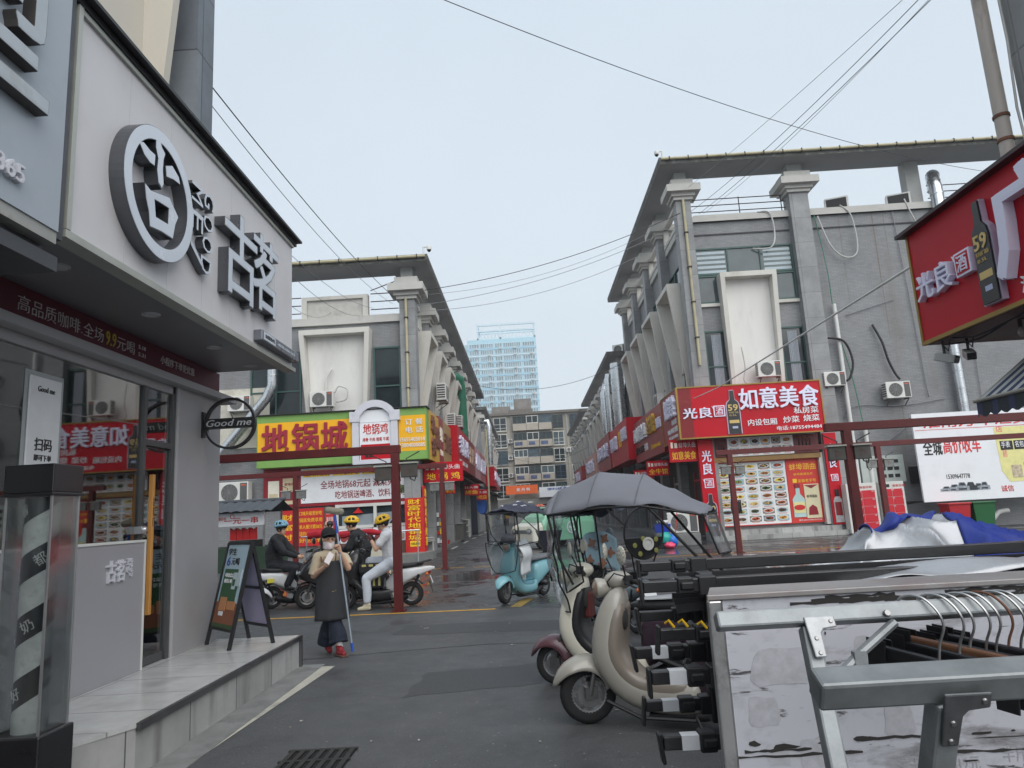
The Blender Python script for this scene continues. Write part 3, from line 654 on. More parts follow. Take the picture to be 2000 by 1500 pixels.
obj('tube', q, M('mottled grey tube', rgb(196, 198, 196), 0.6, var=0.22, scale=28, dirt=(rgb(130, 132, 132), 0.6, 14)), gp_, smooth=True)
q = MB(); pitch = 0.36; NN = 150
def hel2(t, dz, r_):
    a_ = 2 * math.pi * t; return (cx + r_ * math.cos(a_), cy + r_ * math.sin(a_), 0.42 + t * pitch + dz)
def hband(u_, v_):
    t_ = u_ * 4.1; p = hel2(t_, v_ * 0.165, rr + .002); return (p[0], p[1], min(1.9, max(.531, p[2])))
q.grid(hband, NN, 3); sp_ = obj('spiral_band', q, M('spiral black', (0.010, 0.012, 0.016), 0.4), gp_, smooth=True)
q = MB(); chars = '新香好鲜茶都奶甜水果都造新香'
for i, c in enumerate(chars):
    t_ = 0.15 + i * 0.27
    p = V(hel2(t_, 0.083, rr + .004)); a_ = 2 * math.pi * t_
    if 0.58 < p.z < 1.85:
        tan = V((-math.sin(a_) * 2 * math.pi * rr, math.cos(a_) * 2 * math.pi * rr, pitch)).normalized(); nrm = V((math.cos(a_), math.sin(a_), 0)); up_ = nrm.cross(tan)
        q.text(c, p - tan * .036 - up_ * .036, .072, .072, tan, up_, 0.002, 0.0)
obj('lettering', q, M('spiral print', rgb(190, 192, 190), 0.5), gp_)
# ---------------------------------------------------------------- terraced blocks along the street
frame_w = M('white rendered frame', rgb(206, 203, 196), 0.85, var=0.06, scale=0.9, dirt=(rgb(120, 110, 96), 0.4, 1.1), bump=0.12, streak=0.3)
winmats = [dark_glass, blue_glass]
curtain = M('grey curtain', rgb(150, 156, 164), 0.8, var=0.15, scale=14)

def pillar(b, x0, x1, y0, y1, zc, ztop, n):
    """granite pillar with a stepped capital and a short neck carrying the eave slab; n is the street side"""
    q = MB(); q.box(x0, x1, y0, y1, 0.0, zc); p = obj('pillar', q, granite, b)
    q = MB(); e = 0
    for dx, a, c in ((0.10, zc, zc + .14), (0.2, zc + .142, zc + .30), (0.42, zc + .302, zc + .62), (0.16, zc + .622, zc + .95)):
        q.box(x0 - dx, x1 + dx, y0 - dx, y1 + dx, a, c)
    sub('capital', q, cap_stone, p, b)
    q = MB(); m_ = 0.08; q.box(x0 + m_, x1 - m_, y0 + m_, y1 - m_, zc + .952, ztop); sub('neck', q, concrete, p, b)

def wedge_frame(b, o, u, n, wt, wb, z0, z1, dt, db, sidew=0.16):
    """white slanting box frame: stands far out at the top, little at the foot; u along the wall, n outwards"""
    o, u, n = V(o), V(u), V(n); q = MB()
    zz = V((0, 0, 1))
    for sgn in (-1, 1):
        a0, a1 = sgn * wt / 2, sgn * (wt / 2 - sidew); b0, b1 = sgn * wb / 2, sgn * (wb / 2 - sidew * .8)
        vs = []
        for (k0, k1, z, d) in ((b0, b1, z0, db), (a0, a1, z1, dt)):
            vs += [o + u * k0 + zz * z, o + u * k1 + zz * z, o + u * k1 + n * d + zz * z, o + u * k0 + n * d + zz * z]
        fs = [(0, 3, 2, 1), (4, 5, 6, 7), (0, 1, 5, 4), (1, 2, 6, 5), (2, 3, 7, 6), (3, 0, 4, 7)]
        q.add(vs, fs)
    a = wt / 2
    vs = [o - u * a + zz * (z1 + .002), o + u * a + zz * (z1 + .002), o + u * a + n * dt + zz * (z1 + .002), o - u * a + n * dt + zz * (z1 + .002)]
    vs += [p + zz * .22 for p in vs]
    q.add(vs, [(3, 2, 1, 0), (4, 5, 6, 7), (0, 1, 5, 4), (1, 2, 6, 5), (2, 3, 7, 6), (3, 0, 4, 7)])
    f = obj('slanted_frame', q, frame_w, b)
    q = MB(); a, c = wt / 2 - sidew - .005, wb / 2 - sidew * .8 - .005; k = 0.14
    vs = [o - u * c + n * .02 + zz * z0, o + u * c + n * .02 + zz * z0, o + u * a + n * k + zz * z1, o - u * a + n * k + zz * z1]
    q.add(vs, [(0, 1, 2, 3)]); sub('back_panel', q, white_wall, f, b)
    return f

def window(b, o, u, n, w_, h_, cols=2, split=None, m=None, cur=False):
    o, u, n = V(o), V(u), V(n); z = V((0, 0, 1)); q = MB()
    def pl(a0, a1, c0, c1, d0, d1): 
        p = [o + u * a + n * d + z * c for a in (a0, a1) for d in (d0, d1) for c in (c0, c1)]
        q.add(p, [(0, 1, 3, 2), (4, 6, 7, 5), (0, 4, 5, 1), (2, 3, 7, 6), (0, 2, 6, 4), (1, 5, 7, 3)])
    t_ = 0.07
    pl(0, w_, 0, t_, 0, .08); pl(0, w_, h_ - t_, h_, 0, .08); pl(0, t_, t_, h_ - t_, 0, .078); pl(w_ - t_, w_, t_, h_ - t_, 0, .078)
    for i in range(1, cols): pl(w_ * i / cols - .03, w_ * i / cols + .03, t_, h_ - t_, 0, .07)
    if split: pl(t_, w_ - t_, h_ * split - .03, h_ * split + .03, 0, .066)
    f = obj('window', q, green_frame, b)
    q = MB(); q.add([o + n * .02, o + u * w_ + n * .02, o + u * w_ + n * .02 + z * h_, o + n * .02 + z * h_], [(0, 1, 2, 3)])
    sub('pane', q, m or random.choice(winmats), f, b)
    if cur:
        q = MB()
        def cf(i, j): return o + u * (w_ * (.3 + .4 * i)) + n * (.03 + .012 * math.sin(i * 40)) + z * (h_ * (.04 + .9 * j))
        q.grid(cf, 24, 1); sub('curtain', q, curtain, f, b, smooth=True)
    return f

def roof_ring(b, x_out, x_in, y0, y1, zb, zt, xe, wid=1.7, gutter=True):
    """flat concrete eave carried on the pillars: a street arm and a front arm, open to the sky behind"""
    xa, xb = sorted((x_out, x_in)); q = MB(); q.box(xa, xb, y0, y1, zb, zt)
    e0, e1 = sorted((x_in, xe)); q.box(e0 + (0.001 if xe > x_in else 0), e1 - (0 if xe > x_in else .001), y0, y0 + wid, zb, zt - .002)
    r_ = obj('roof', q, soffit_c, b)
    q = MB(); q.box(min(x_out, xe), max(x_out, xe), y0 - .02, y0 - .001, zb - .02, zt + .03)
    o_ = .02 * (1 if x_out > x_in else -1); q.box(min(x_out, x_out + o_), max(x_out, x_out + o_), y0 - .02, y1, zb + .05, zt + .03)
    sub('mould_edge', q, M('mould streaked edge', (0.10, 0.10, 0.095), 0.9, var=0.5, scale=5, dirt=((0.4, 0.4, 0.38), 0.5, 3)), r_, b)
    if gutter:
        q = MB(); q.tube([(x_out - o_ * 3, y0 - .10, zt - .08), (xe, y0 - .10, zt - .08)], 0.06, 10)
        sub('gutter', q, gutter_y, r_, b)
        q = MB()
        L_ = abs(xe - x_out); k = int(L_ / 0.8)
        for i in range(k): xx = x_out + (xe - x_out) * (i + .5) / k; q.box(xx - .02, xx + .02, y0 - .17, y0 - .02, zt - .15, zt - .0)
        sub('gutter_bracket', q, mould, r_, b)
    return r_

def block(label, s, xf, y0, nb, bay, zw, zc, zb, depth, storey3, front_detail=True, group=None, yo=0.8, win=True):
    """s=+1: faces +x (left side of the street)."""
    b = W('terrace_building', label, 'building', (xf, y0, 0), group)
    n = V((s, 0, 0)); u = V((0, 1, 0)); y1 = y0 + nb * bay + .6
    xw = xf - s * 0.45                         # wall plane behind the pillars
    xb = xf - s * depth
    q = MB(); q.box(min(xw, xb), max(xw, xb), y0 + .35, y1 - .1, 0, zw); obj('wall', q, tile_brick, b)
    q = MB(); q.box(min(xw + s * .12, xw - s * .35), max(xw + s * .12, xw - s * .35), y0 + .35, y1 - .1, zw + .002, zw + .32); q.box(min(xw - s * .352, xb), max(xw - s * .352, xb), y0 + .2, y0 + .6, zw + .002, zw + .32); obj('parapet', q, cap_stone, b)
    for i in range(nb + 1):
        yy = y0 + i * bay
        pillar(b, *sorted((xf, xf - s * .66)), yy, yy + .66, zc, zb + .02, s)
    zf0, zf1 = (6.6, 11.3) if storey3 else (6.3, 9.4)
    for i in range(nb):
        yc = y0 + .33 + (i + .5) * bay; wd = bay - 0.66
        o = V((xw, yc, 0))
        if storey3:
            window(b, o - u * (wd / 2 - .02) * 1 + V((s * .01, 0, 10.2)) if s > 0 else o + u * (wd / 2 - .02) + V((s * .01, 0, 10.2)), u * s, n, wd - .04, 2.5, 3)
        else:
            window(b, (o - u * (wd / 2 - .02) if s > 0 else o + u * (wd / 2 - .02)) + V((s * .01, 0, 6.4)), u * s, n, wd - .04, 2.5, 3, .45)
        if storey3:
            window(b, (o - u * (wd / 2 - .02) if s > 0 else o + u * (wd / 2 - .02)) + V((s * .01, 0, 6.6)), u * s, n, wd - .04, 2.4, 3, .45)
        wedge_frame(b, o, u, n, wd * .72, wd * .56, zf0, zf1, 0.95, 0.34)
        q = MB(); q.box(min(xw - s * .1, xw + s * .16), max(xw - s * .1, xw + s * .16), yc - wd / 2 + .02, yc + wd / 2 - .02, zw + .325, zw + .5)
        q.box(min(xw - s * .1, xw + s * .16), max(xw - s * .1, xw + s * .16), yc - wd / 2 + .02, yc - wd / 2 + .25, zw + .502, zw + 1.3)
        q.box(min(xw - s * .1, xw + s * .16), max(xw - s * .1, xw + s * .16), yc + wd / 2 - .25, yc + wd / 2 - .02, zw + .502, zw + 1.3)
        q.box(min(xw - s * .1, xw + s * .16), max(xw - s * .1, xw + s * .16), yc - wd / 2 + .02, yc + wd / 2 - .02, zw + 1.302, zw + 1.45)
        obj('parapet_frame', q, frame_w, b)
    return b, y1

def mini_ac(label, loc, rz, sx=1.0, group='air conditioner units on the building walls'):
    global AC0
    if AC0 is None:
        a = L('air_conditioner', label, 'air conditioner', loc, rz, group)
        q = MB(); q.box(-.43, .43, -.16, .16, 0, .58); obj('casing', q, white_pl, a, bevel=0.015)
        q = MB()
        for r_ in (.05, .095, .14, .185, .225): q.ring((-.1, -.166, .29), (1, 0, 0), (0, 0, 1), (0, -.006, 0), r_ + .007, r_, 28)
        for k in range(10): a_ = k * math.pi / 5; q.bar((-.1, -.168, .29), (-.1 + .235 * math.cos(a_), -.168, .29 + .235 * math.sin(a_)), .006)
        obj('fan_grille', q, M('ac grille', (0.30, 0.30, 0.29), 0.5), a)
        q = MB(); q.lathe([(.24, 0), (0, .004)], (-.1, -.161, .29), (0, -1, 0), 28); q.box(.2, .4, -.1625, -.16, .03, .55); obj('fan_disc', q, [M('ac dark disc', (0.10, 0.10, 0.10), 0.6)], a)
        q = MB()
        for k in range(6): q.box(-.435, -.43, -.13, .13, .08 + k * .08, .12 + k * .08)
        obj('side_vent', q, black_m, a)
        q = MB(); q.box(-.36, .38, .161, .166, .06, .52); obj('rear_coil', q, M('coil dark', (.03, .03, .032), .7), a)
        q = MB(); q.box(.23, .37, -.165, -.16, .47, .51); obj('label_plate', q, M('ac label', rgb(196, 90, 60), 0.5), a)
        q = MB()
        for xx in (-.33, .33): q.bar((xx, -.16, -.02), (xx, .2, -.02), .035); q.bar((xx, -.12, -.03), (xx, .2, -.25), .025)
        obj('bracket', q, M('bracket steel', (0.12, 0.11, 0.10), 0.6), a)
        AC0 = a
        if sx != 1: a.scale = (sx, sx, sx)
        return a
    return dup(AC0, loc, rz, label, group, (sx, sx, sx))
AC0 = None

def sign(name, label, o, u, w_, h_, thick, mat, texts, cat='sign', group=None, frame=None, fm=None):
    """board standing on the plane through o (lower left corner of its face) with lettering; texts: (body, x, y, w, h, mat, depth, bold) in fractions"""
    o, u = V(o), V(u).normalized(); z = V((0, 0, 1)); n = u.cross(z)
    t = W(name, label, cat, tuple(o + u * w_ / 2), group)
    q = MB(); p = [o - n * thick * k + u * a + z * c for a in (0, w_) for k in (0, 1) for c in (0, h_)]
    q.add(p, [(0, 1, 3, 2), (4, 6, 7, 5), (0, 4, 5, 1), (2, 3, 7, 6), (0, 2, 6, 4), (1, 5, 7, 3)])
    obj('board', q, mat, t)
    if frame:
        q = MB(); e = frame
        for (a0, a1, c0, c1) in ((-e, w_ + e, -e, 0), (-e, w_ + e, h_, h_ + e), (-e, 0, 0, h_), (w_, w_ + e, 0, h_)):
            p = [o + n * (.03 if k == 0 else -.05) + u * a + z * c for a in (a0, a1) for k in (0, 1) for c in (c0, c1)]
            q.add(p, [(0, 1, 3, 2), (4, 6, 7, 5), (0, 4, 5, 1), (2, 3, 7, 6), (0, 2, 6, 4), (1, 5, 7, 3)])
        obj('frame', q, fm or gold_trim, t)
    by = {}
    for tx in texts:
        body, fx, fy, fw_, fh_, m = tx[:6]; d = tx[6] if len(tx) > 6 else .006; bo_ = tx[7] if len(tx) > 7 else .02
        q = by.setdefault((m.name, fh_ > .25), (MB(), m))[0]
        vert_ = body.startswith('|')
        if vert_: q.vtext(body[1:], o + n * .002 + u * fx * w_ + z * (fy + fh_) * h_, fw_ * w_, fh_ * h_, u, z, d, bo_)
        else: q.text(body, o + n * .002 + u * fx * w_ + z * fy * h_, fw_ * w_, fh_ * h_, u, z, d, bo_)
    for (q, m) in by.values(): obj('lettering', q, m, t)
    return t
YF = (1, 0, 0); XR = (0, 1, 0); XL = (0, -1, 0)

# the four blocks
bl, yl1 = block('two storey grey restaurant terrace with stepped pillars left of the street', 1, -4.35, 28.7, 8, 4.0, 9.9, 10.75, 12.25, 14, False)
br, yr1 = block('three storey grey tiled terrace with stepped pillars right of the street', -1, 7.35, 30.0, 4, 4.6, 14.0, 15.0, 16.4, 22, True)
br2, yr2 = block('lower grey terrace with metal ducts behind the three storey one', -1, 6.75, 49.6, 6, 3.9, 9.9, 10.75, 12.25, 14, False)
bl2, yl2 = block('far grey terrace at the left end of the street', 1, -4.35, 68.5, 7, 4.2, 9.6, 10.5, 11.4, 14, False)
br3, yr3 = block('far grey terrace at the right end of the street', -1, 6.75, 76.5, 6, 4.2, 9.9, 10.75, 12.0, 14, False)
roof_ring(bl, -3.7, -5.35, 28.15, 65.3, 12.22, 12.47, -18.4)
roof_ring(br, 6.62, 8.35, 29.15, 50.2, 16.38, 16.66, 29.0)
roof_ring(br2, 6.1, 7.7, 49.2, 74.6, 12.2, 12.45, 20.4, gutter=False)
roof_ring(bl2, -3.7, -5.3, 68, 98.5, 11.6, 11.85, -18.4, gutter=False)
roof_ring(br3, 6.0, 7.7, 76, 102, 11.95, 12.2, 20, gutter=False)

# ---- front of the left block (faces the crossing, y = 28.95)
yf = 28.98
q = MB(); q.box(-18.3, -4.9, yf + .012, yf + .4, 0, 9.9); obj('front_wall', q, tile_brick, bl)
q = MB(); q.box(-18.3, -10.6, yf - .02, yf + .01, 4.85, 7.35); obj('flaking_plaster', q, M('flaking plaster', rgb(200, 196, 184), 0.9, var=0.06, dirt=(rgb(110, 106, 100), 0.9, 0.9), bump=0.3), bl)
q = MB(); q.box(-18.3, -5.02, yf - .12, yf + .3, 9.88, 10.2); obj('front_parapet', q, cap_stone, bl)
q = MB(); q.box(-9.22, -9.0, yf - .1, yf + .2, 10.202, 11.15); q.box(-6.6, -6.38, yf - .1, yf + .2, 10.202, 11.15); q.box(-9.0, -6.6, yf - .1, yf + .2, 11.0, 11.148); pbx = obj('parapet_frame', q, frame_w, bl)
q = MB(); q.box(-9.0, -6.6, yf + .02, yf + .05, 10.203, 10.998); sub('frame_panel', q, M('peeling white panel', rgb(190, 188, 182), 0.8, dirt=(rgb(80, 80, 78), 0.5, 2)), pbx, bl)
wedge_frame(bl, (-7.72, yf + .01, 0), (1, 0, 0), (0, -1, 0), 2.95, 2.5, 5.9, 9.35, 0.62, 0.30, 0.2)
for xx, w_ in ((-11.4, 2.15), (-6.2, 1.15)):
    window(bl, (xx, yf + .005, 5.9), (1, 0, 0), (0, -1, 0), w_, 2.9, 1 if w_ < 2 else 2, .42, dark_glass)
q = MB()
for zz in (10.5, 10.85, 11.2): q.tube([(-16, yf + .1, zz), (-9.3, yf + .1, zz)], .022, 6); q.tube([(-6.3, yf + .1, zz), (-5.1, yf + .1, zz)], .022, 6)
q.tube([(-6.3, yf + .1, 11.35), (-5.1, yf + .1, 11.75)], .02, 6)
obj('terrace_railing', q, M('dark railing', (0.05, 0.03, 0.03), 0.6), bl)
q = MB(); q.tube([(-4.72, yf - .36, 10.8), (-4.72, yf - .36, 6.0)], .055, 8); dp = obj('drainpipe', q, gutter_y, bl)
q = MB()
for zz in (6.9, 8.4, 9.9): q.box(-4.80, -4.64, yf - .43, yf - .28, zz, zz + .05)
sub('pipe_clip', q, mould, dp, bl)
# ---- front of the right block (y = 30.3)
yg = 30.32
q = MB(); q.box(7.9, 30, yg, yg + .03, 0, 14.0); obj('front_wall', q, tile_brick, br)
q = MB(); q.box(7.9, 12.35, yg - .05, yg - .002, 13.38, 13.43); q.box(13.3, 30, yg - .05, yg - .002, 13.38, 13.43); obj('brick_band', q, M('dark joint', (0.06, 0.06, 0.065), 0.7), br)
q = MB(); q.box(7.9, 30, yg - .15, yg + .2, 14.002, 14.25); obj('front_parapet', q, cap_stone, br)
pillar(br, 12.38, 13.22, yg - .42, yg + .3, 15.0, 16.4, -1)
for xa in (17.95, 23.5): q = MB(); q.box(xa, xa + .63, yg + .1, yg + .6, 14.2, 16.38); obj('roof_post', q, concrete, br)
wedge_frame(br, (10.1, yg - .005, 0), (1, 0, 0), (0, -1, 0), 2.45, 2.25, 5.9, 11.2, 0.62, 0.28, 0.2)
window(br, (8.0, yg - .006, 11.5), (1, 0, 0), (0, -1, 0), 4.35, 1.25, 3, None, blue_glass)
for xx, w_ in ((8.0, 1.02), (11.3, 1.05)):
    window(br, (xx, yg - .006, 10.2), (1, 0, 0), (0, -1, 0), w_, 1.28, 1, None, blue_glass)
    q = MB(); q.box(xx - .05, xx + w_ + .05, yg - .12, yg - .002, 10.05, 10.19); obj('sill', q, frame_w, br)
    window(br, (xx + .05, yg - .006, 6.2), (1, 0, 0), (0, -1, 0), w_, 2.75, 1, .42, dark_glass, cur=True)
# blinds behind the upper panes
for xx, w_ in ((8.1, 1.25), (11.05, 1.2)):
    q = MB()
    for k in range(5): q.box(xx, xx + w_, yg - .035, yg - .03, 11.6 + k * .22, 11.72 + k * .22)
    obj('blind', q, M('white blind', rgb(170, 184, 190), 0.5), br)
q = MB()
for zz in (14.55, 14.85, 15.15): q.tube([(8.0, yg + .1, zz), (12.4, yg + .1, zz)], .022, 6); q.tube([(18.8, yg + .1, zz), (23, yg + .1, zz)], .022, 6)
for xx in (8.1, 10.3, 12.2): q.tube([(xx, yg + .1, 14.2), (xx, yg + .1, 15.2)], .022, 6)
obj('terrace_railing', q, M('dark railing'), br)
q = MB(); q.tube([(7.66, 29.9, 15.0), (7.66, 29.9, 7.4)], .06, 8); dp = obj('drainpipe', q, gutter_y, br)
q = MB()
for zz in (8.6, 10.2, 11.8, 13.4): q.box(7.57, 7.75, 29.82, 29.98, zz, zz + .05)
sub('pipe_clip', q, mould, dp, br)
# rust streaks down the bare wall
for (xx, z0, z1, w_) in ((16.1, 8.2, 14.0, .07), (16.6, 12, 13.9, .05), (16.15, 3.6, 5.2, .06), (14.6, 9.6, 13.8, .04), (19.5, 10.5, 13.6, .05)):
    q = MB(); q.add([(xx - w_ * .1, yg - .004, z0), (xx + w_ * .1, yg - .004, z0), (xx + w_ * .4, yg - .004, z1), (xx - w_ * .25, yg - .004, z1)], [(0, 1, 2, 3)])
    obj('rust_stain', q, M('rust stain', rgb(118, 112, 104), 0.8, var=0.1, dirt=(rgb(110, 84, 60), 0.8, 3), streak=.3), br)

# security cameras on the eaves
def dome_cam(label, x, y, z, s):
    t = W('security_camera', label, 'security camera', (x, y, z))
    q = MB(); q.tube([(x, y, z), (x, y, z + .42)], .035, 8); q.tube([(x, y, z + .4), (x + s * .22, y, z + .4)], .03, 8); obj('mast', q, white_pl, t)
    q = MB(); q.lathe([(0, .1), (.09, .1), (.11, .02), (.1, -.06), (0, -.06)], (x + s * .24, y, z + .32), n=16); obj('housing', q, white_pl, t, smooth=True)
    q = MB(); q.ball((x + s * .24, y, z + .25), .085, 14, 8); obj('lens_dome', q, black_g, t, smooth=True)
dome_cam('small white dome camera on the corner of the left eave', -3.85, 28.3, 12.47, 1)
dome_cam('small white dome camera on the corner of the right eave', 6.8, 29.3, 16.66, -1)

# ---------------------------------------------------------------- end of the street
apt_m = M('old beige render', rgb(176, 170, 158), 0.85, var=0.08, scale=0.3, dirt=(rgb(120, 116, 108), 0.5, 0.5), streak=.3)
ap = W('apartment_block', 'old beige six storey apartment block closing the end of the street', 'building', (1, 111, 0))
q = MB(); q.box(-14, 16, 110.6, 122, 0, 16.6); obj('wall', q, apt_m, ap)
q = MB(); q.box(-14.3, 16.3, 110.0, 122, 16.602, 17.0); q.box(-2.5, 1.3, 110.3, 114, 17.002, 17.5); rf = obj('roof', q, M('dark roof slab', rgb(110, 104, 98), 0.8, var=.2), ap)
q = MB(); q.box(-1.6, 1.2, 112, 115, 17.5, 19.4); q.box(-5.2, -2.2, 112, 114, 17.2, 18.3); sub('roof_shed', q, M('roof shed', rgb(126, 122, 118), 0.8, var=.3, scale=1), rf, ap)
balc = M('balcony render', rgb(168, 160, 148), 0.85, var=0.1, scale=0.6, dirt=(rgb(110, 100, 92), 0.5, 1))
wfr = [white_pl, M('old dark frame', rgb(70, 80, 78), 0.5), M('blue mesh', rgb(60, 84, 110), 0.5, var=.2)]
for k in range(6):
    z0 = 1.2 + k * 2.62
    for (x0, w_, pr) in ((-4.9, 2.0, 0), (-1.9, 2.1, 1), (.25, 1.8, 1), (2.15, 2.0, 1), (4.3, 1.7, 0), (7.0, 2.2, 0), (10.5, 3, 0), (-9, 3, 0)):
        yy = 110.6 - (1.0 if pr else .35)
        q = MB(); q.box(x0, x0 + w_, yy, 110.59, z0 - .25, z0 + .82 if pr else z0 - .15); bb = obj('balcony', q, balc, ap)
        if pr and (k + int(x0 + 3)) % 2: q = MB(); q.box(x0 + .2, x0 + w_ * .65, yy - .03, yy - .001, z0 + .05, z0 + .6); sub('brown_panel', q, (M('brown balcony panel', rgb(120, 92, 76), .8, var=.2) if k % 2 else M('washing', rgb(80, 90, 120), .9, var=.5)), bb, ap)
        q = MB(); fm_ = (white_pl, wfr[1], white_pl, wfr[2], wfr[1])[(k * 2 + int(x0 + 9) * 3) % 5] if k not in (1, 2) or x0 > .1 else white_pl
        nb_ = max(2, int(w_ / .7)); z1 = z0 + (.825 if pr else -.148); zt_ = z0 + 2.0
        q.box(x0, x0 + w_, yy + .02, yy + .1, z1, z1 + .08); q.box(x0, x0 + w_, yy + .02, yy + .1, zt_ - .08, zt_)
        for i in range(nb_ + 1): xx = x0 + (w_ - .07) * i / nb_; q.box(xx, xx + .07, yy + .022, yy + .098, z1 + .08, zt_ - .08)
        if not pr:
            for zz in (z0 + .3, z0 + .9): q.box(x0 + .07, x0 + w_ - .07, yy + .03, yy + .07, zz, zz + .05)
        wf = obj('window', q, fm_, ap)
        q = MB(); q.box(x0 + .02, x0 + w_ - .02, yy + .11, yy + .14, z1 + .02, zt_ - .02); sub('pane', q, dark_glass if (k + int(x0 * 2)) % 3 else blue_glass, wf, ap)
q = MB()
for xx in (-2.15, 6.5): q.tube([(xx, 110.3, 0), (xx, 110.3, 16.5)], .09, 6)
obj('drainpipe', q, M('grey drainpipe', rgb(150, 150, 148), .6), ap)
for k, (x_, z_) in enumerate(((-2.4, 9.6), (-2.5, 6.9), (-2.3, 12.2), (6.7, 10.4))): mini_ac('small white air conditioner on the beige apartment block, %s' % ('third floor left', 'second floor left', 'fourth floor left', 'right of the balconies')[k], (x_, 110.2, z_), 0, 1.1)
sign('shop_sign', 'orange shop sign at the foot of the apartment block', (-3.45, 108.4, 4.25), YF, 4.85, 1.3, .4, M('orange sign', rgb(232, 104, 40), .45), [('美 丹 鸭', .33, .3, .42, .4, paper_w, .03, .03)])
sign('shop_sign', 'white and blue shop board beside the orange sign', (1.6, 108.3, 3.6), YF, 6.0, 1.5, .4, paper_w, [('便利超市', .2, .65, .5, .25, M('blue print', rgb(50, 80, 170), .5), .02)])
q = MB(); q.box(-6, 9, 108.8, 110.5, 0, 3.5); obj('ground_floor_shop', q, M('shop front grey', rgb(128, 126, 122), .7, var=.2, scale=.6), ap)

tw = W('tower_block', 'tall pale blue apartment tower with white open crown behind the street', 'building', (-9, 312, 0))
tb = M('pale blue tile', rgb(166, 202, 216), 0.6, var=0.04, scale=0.05)
tb2 = M('white blue render', rgb(196, 214, 222), 0.6, var=0.04, scale=0.05)
q = MB(); q.box(-24.0, 7.2, 311, 328, 0, 79.0); obj('wall', q, tb, tw)
q = MB(); q.box(-27.0, -24.01, 313, 326, 0, 77.5); obj('side_wing', q, tb2, tw)
q = MB()
for xx in (-19.5, -9.2, 6.4): 
    for yy in (311.2, 326): q.box(xx, xx + .8, yy, yy + .8, 79.002, 85.4)
q.box(-19.5, 7.2, 311.1, 312.1, 85.4, 86.2); q.box(-19.5, 7.2, 326, 327, 85.4, 86.2); q.box(-19.5, 7.2, 311.1, 312.1, 82.6, 83.3)
for i in range(16): q.box(-18 + i * 1.6, -17.5 + i * 1.6, 311.4, 314.5, 79.8, 82.0)
q.box(-19.5, -18.7, 312, 326, 85.4, 86.1); q.box(6.4, 7.2, 312, 326, 85.4, 86.1); q.box(-19.4, 7.1, 311.2, 311.9, 79.01, 79.7)
obj('crown_frame', q, tb2, tw)
tglass = M('tower window', rgb(126, 144, 152), 0.3, var=.3, scale=.3)
for k in range(13):
    z0 = 75.2 - k * 3.05
    q = MB(); q.box(-24.0, 7.2, 310.75, 310.99, z0 - 1.05, z0 - .45); obj('floor_band', q, tb2 if k % 2 else M('blue band', rgb(158, 198, 216), .6), tw)
    for (x0, w_) in ((-23.2, 4.6), (-18.2, 6.0), (-11.6, 3.4), (-7.8, 8.0), (.9, 5.6)):
        q = MB(); n2 = int(w_ / 1.0)
        q.box(x0, x0 + w_, 310.82, 310.99, z0 - .2, z0 - .05); q.box(x0, x0 + w_, 310.82, 310.99, z0 + 1.65, z0 + 1.8)
        for i in range(n2 + 1): xx = x0 + (w_ - .22) * i / n2; q.box(xx, xx + .22, 310.84, 310.99, z0 - .05, z0 + 1.65)
        wf = obj('window', q, tb2, tw)
        q = MB(); q.box(x0 + .1, x0 + w_ - .1, 310.95, 310.98, z0 - .04, z0 + 1.64); sub('pane', q, tglass, wf, tw)
        if (k * 5 + int(x0)) % 3: q = MB(); q.box(x0 + w_ * .6, x0 + w_ * .6 + 1.1, 310.2, 310.74, z0 - 1.0, z0 - .3); sub('wall_unit', q, grey_pl, wf, tw)
# ---------------------------------------------------------------- signs of the left restaurant
ivory = M('ivory print', rgb(236, 230, 214), 0.5)
arch_w = M('white arch frame', rgb(206, 206, 214), 0.4, var=0.05, dirt=(rgb(150, 148, 146), .4, 2))
t = W('restaurant_sign', 'big yellow sign with green edges and three huge crimson characters', 'sign', (-8.9, 28.2, 3.9), None)
y_ = 28.2
q = MB(); q.box(-10.8, -6.95, y_, y_ + .7, 4.28, 5.72); q.box(-10.8, -6.95, y_ - .002, y_ - .001, 4.28, 5.72); obj('board', q, yellow_s, t)
q = MB(); q.box(-10.8, -6.95, y_ + .002, y_ + .7, 3.92, 4.278); q.box(-10.8, -6.95, y_ + .002, y_ + .7, 5.722, 6.02); q.box(-10.83, -10.8, y_ - .02, y_ + .7, 3.92, 6.02); obj('green_strip', q, M('green strip', rgb(124, 166, 84), .45, var=.06), t)
q = MB()
for x0, c in ((-10.6, '地'), (-9.38, '锅'), (-8.2, '城')): q.text(c, (x0, y_ - .01, 4.42), 1.04, 1.2, YF, (0, 0, 1), .07, .045)
obj('lettering', q, crimson, t)
q = MB(); q.box(-10.9, -3.9, y_ - .1, y_ + .8, 6.022, 6.06); obj('rain_cover', q, M('black felt', (.03, .03, .03), .9), t)
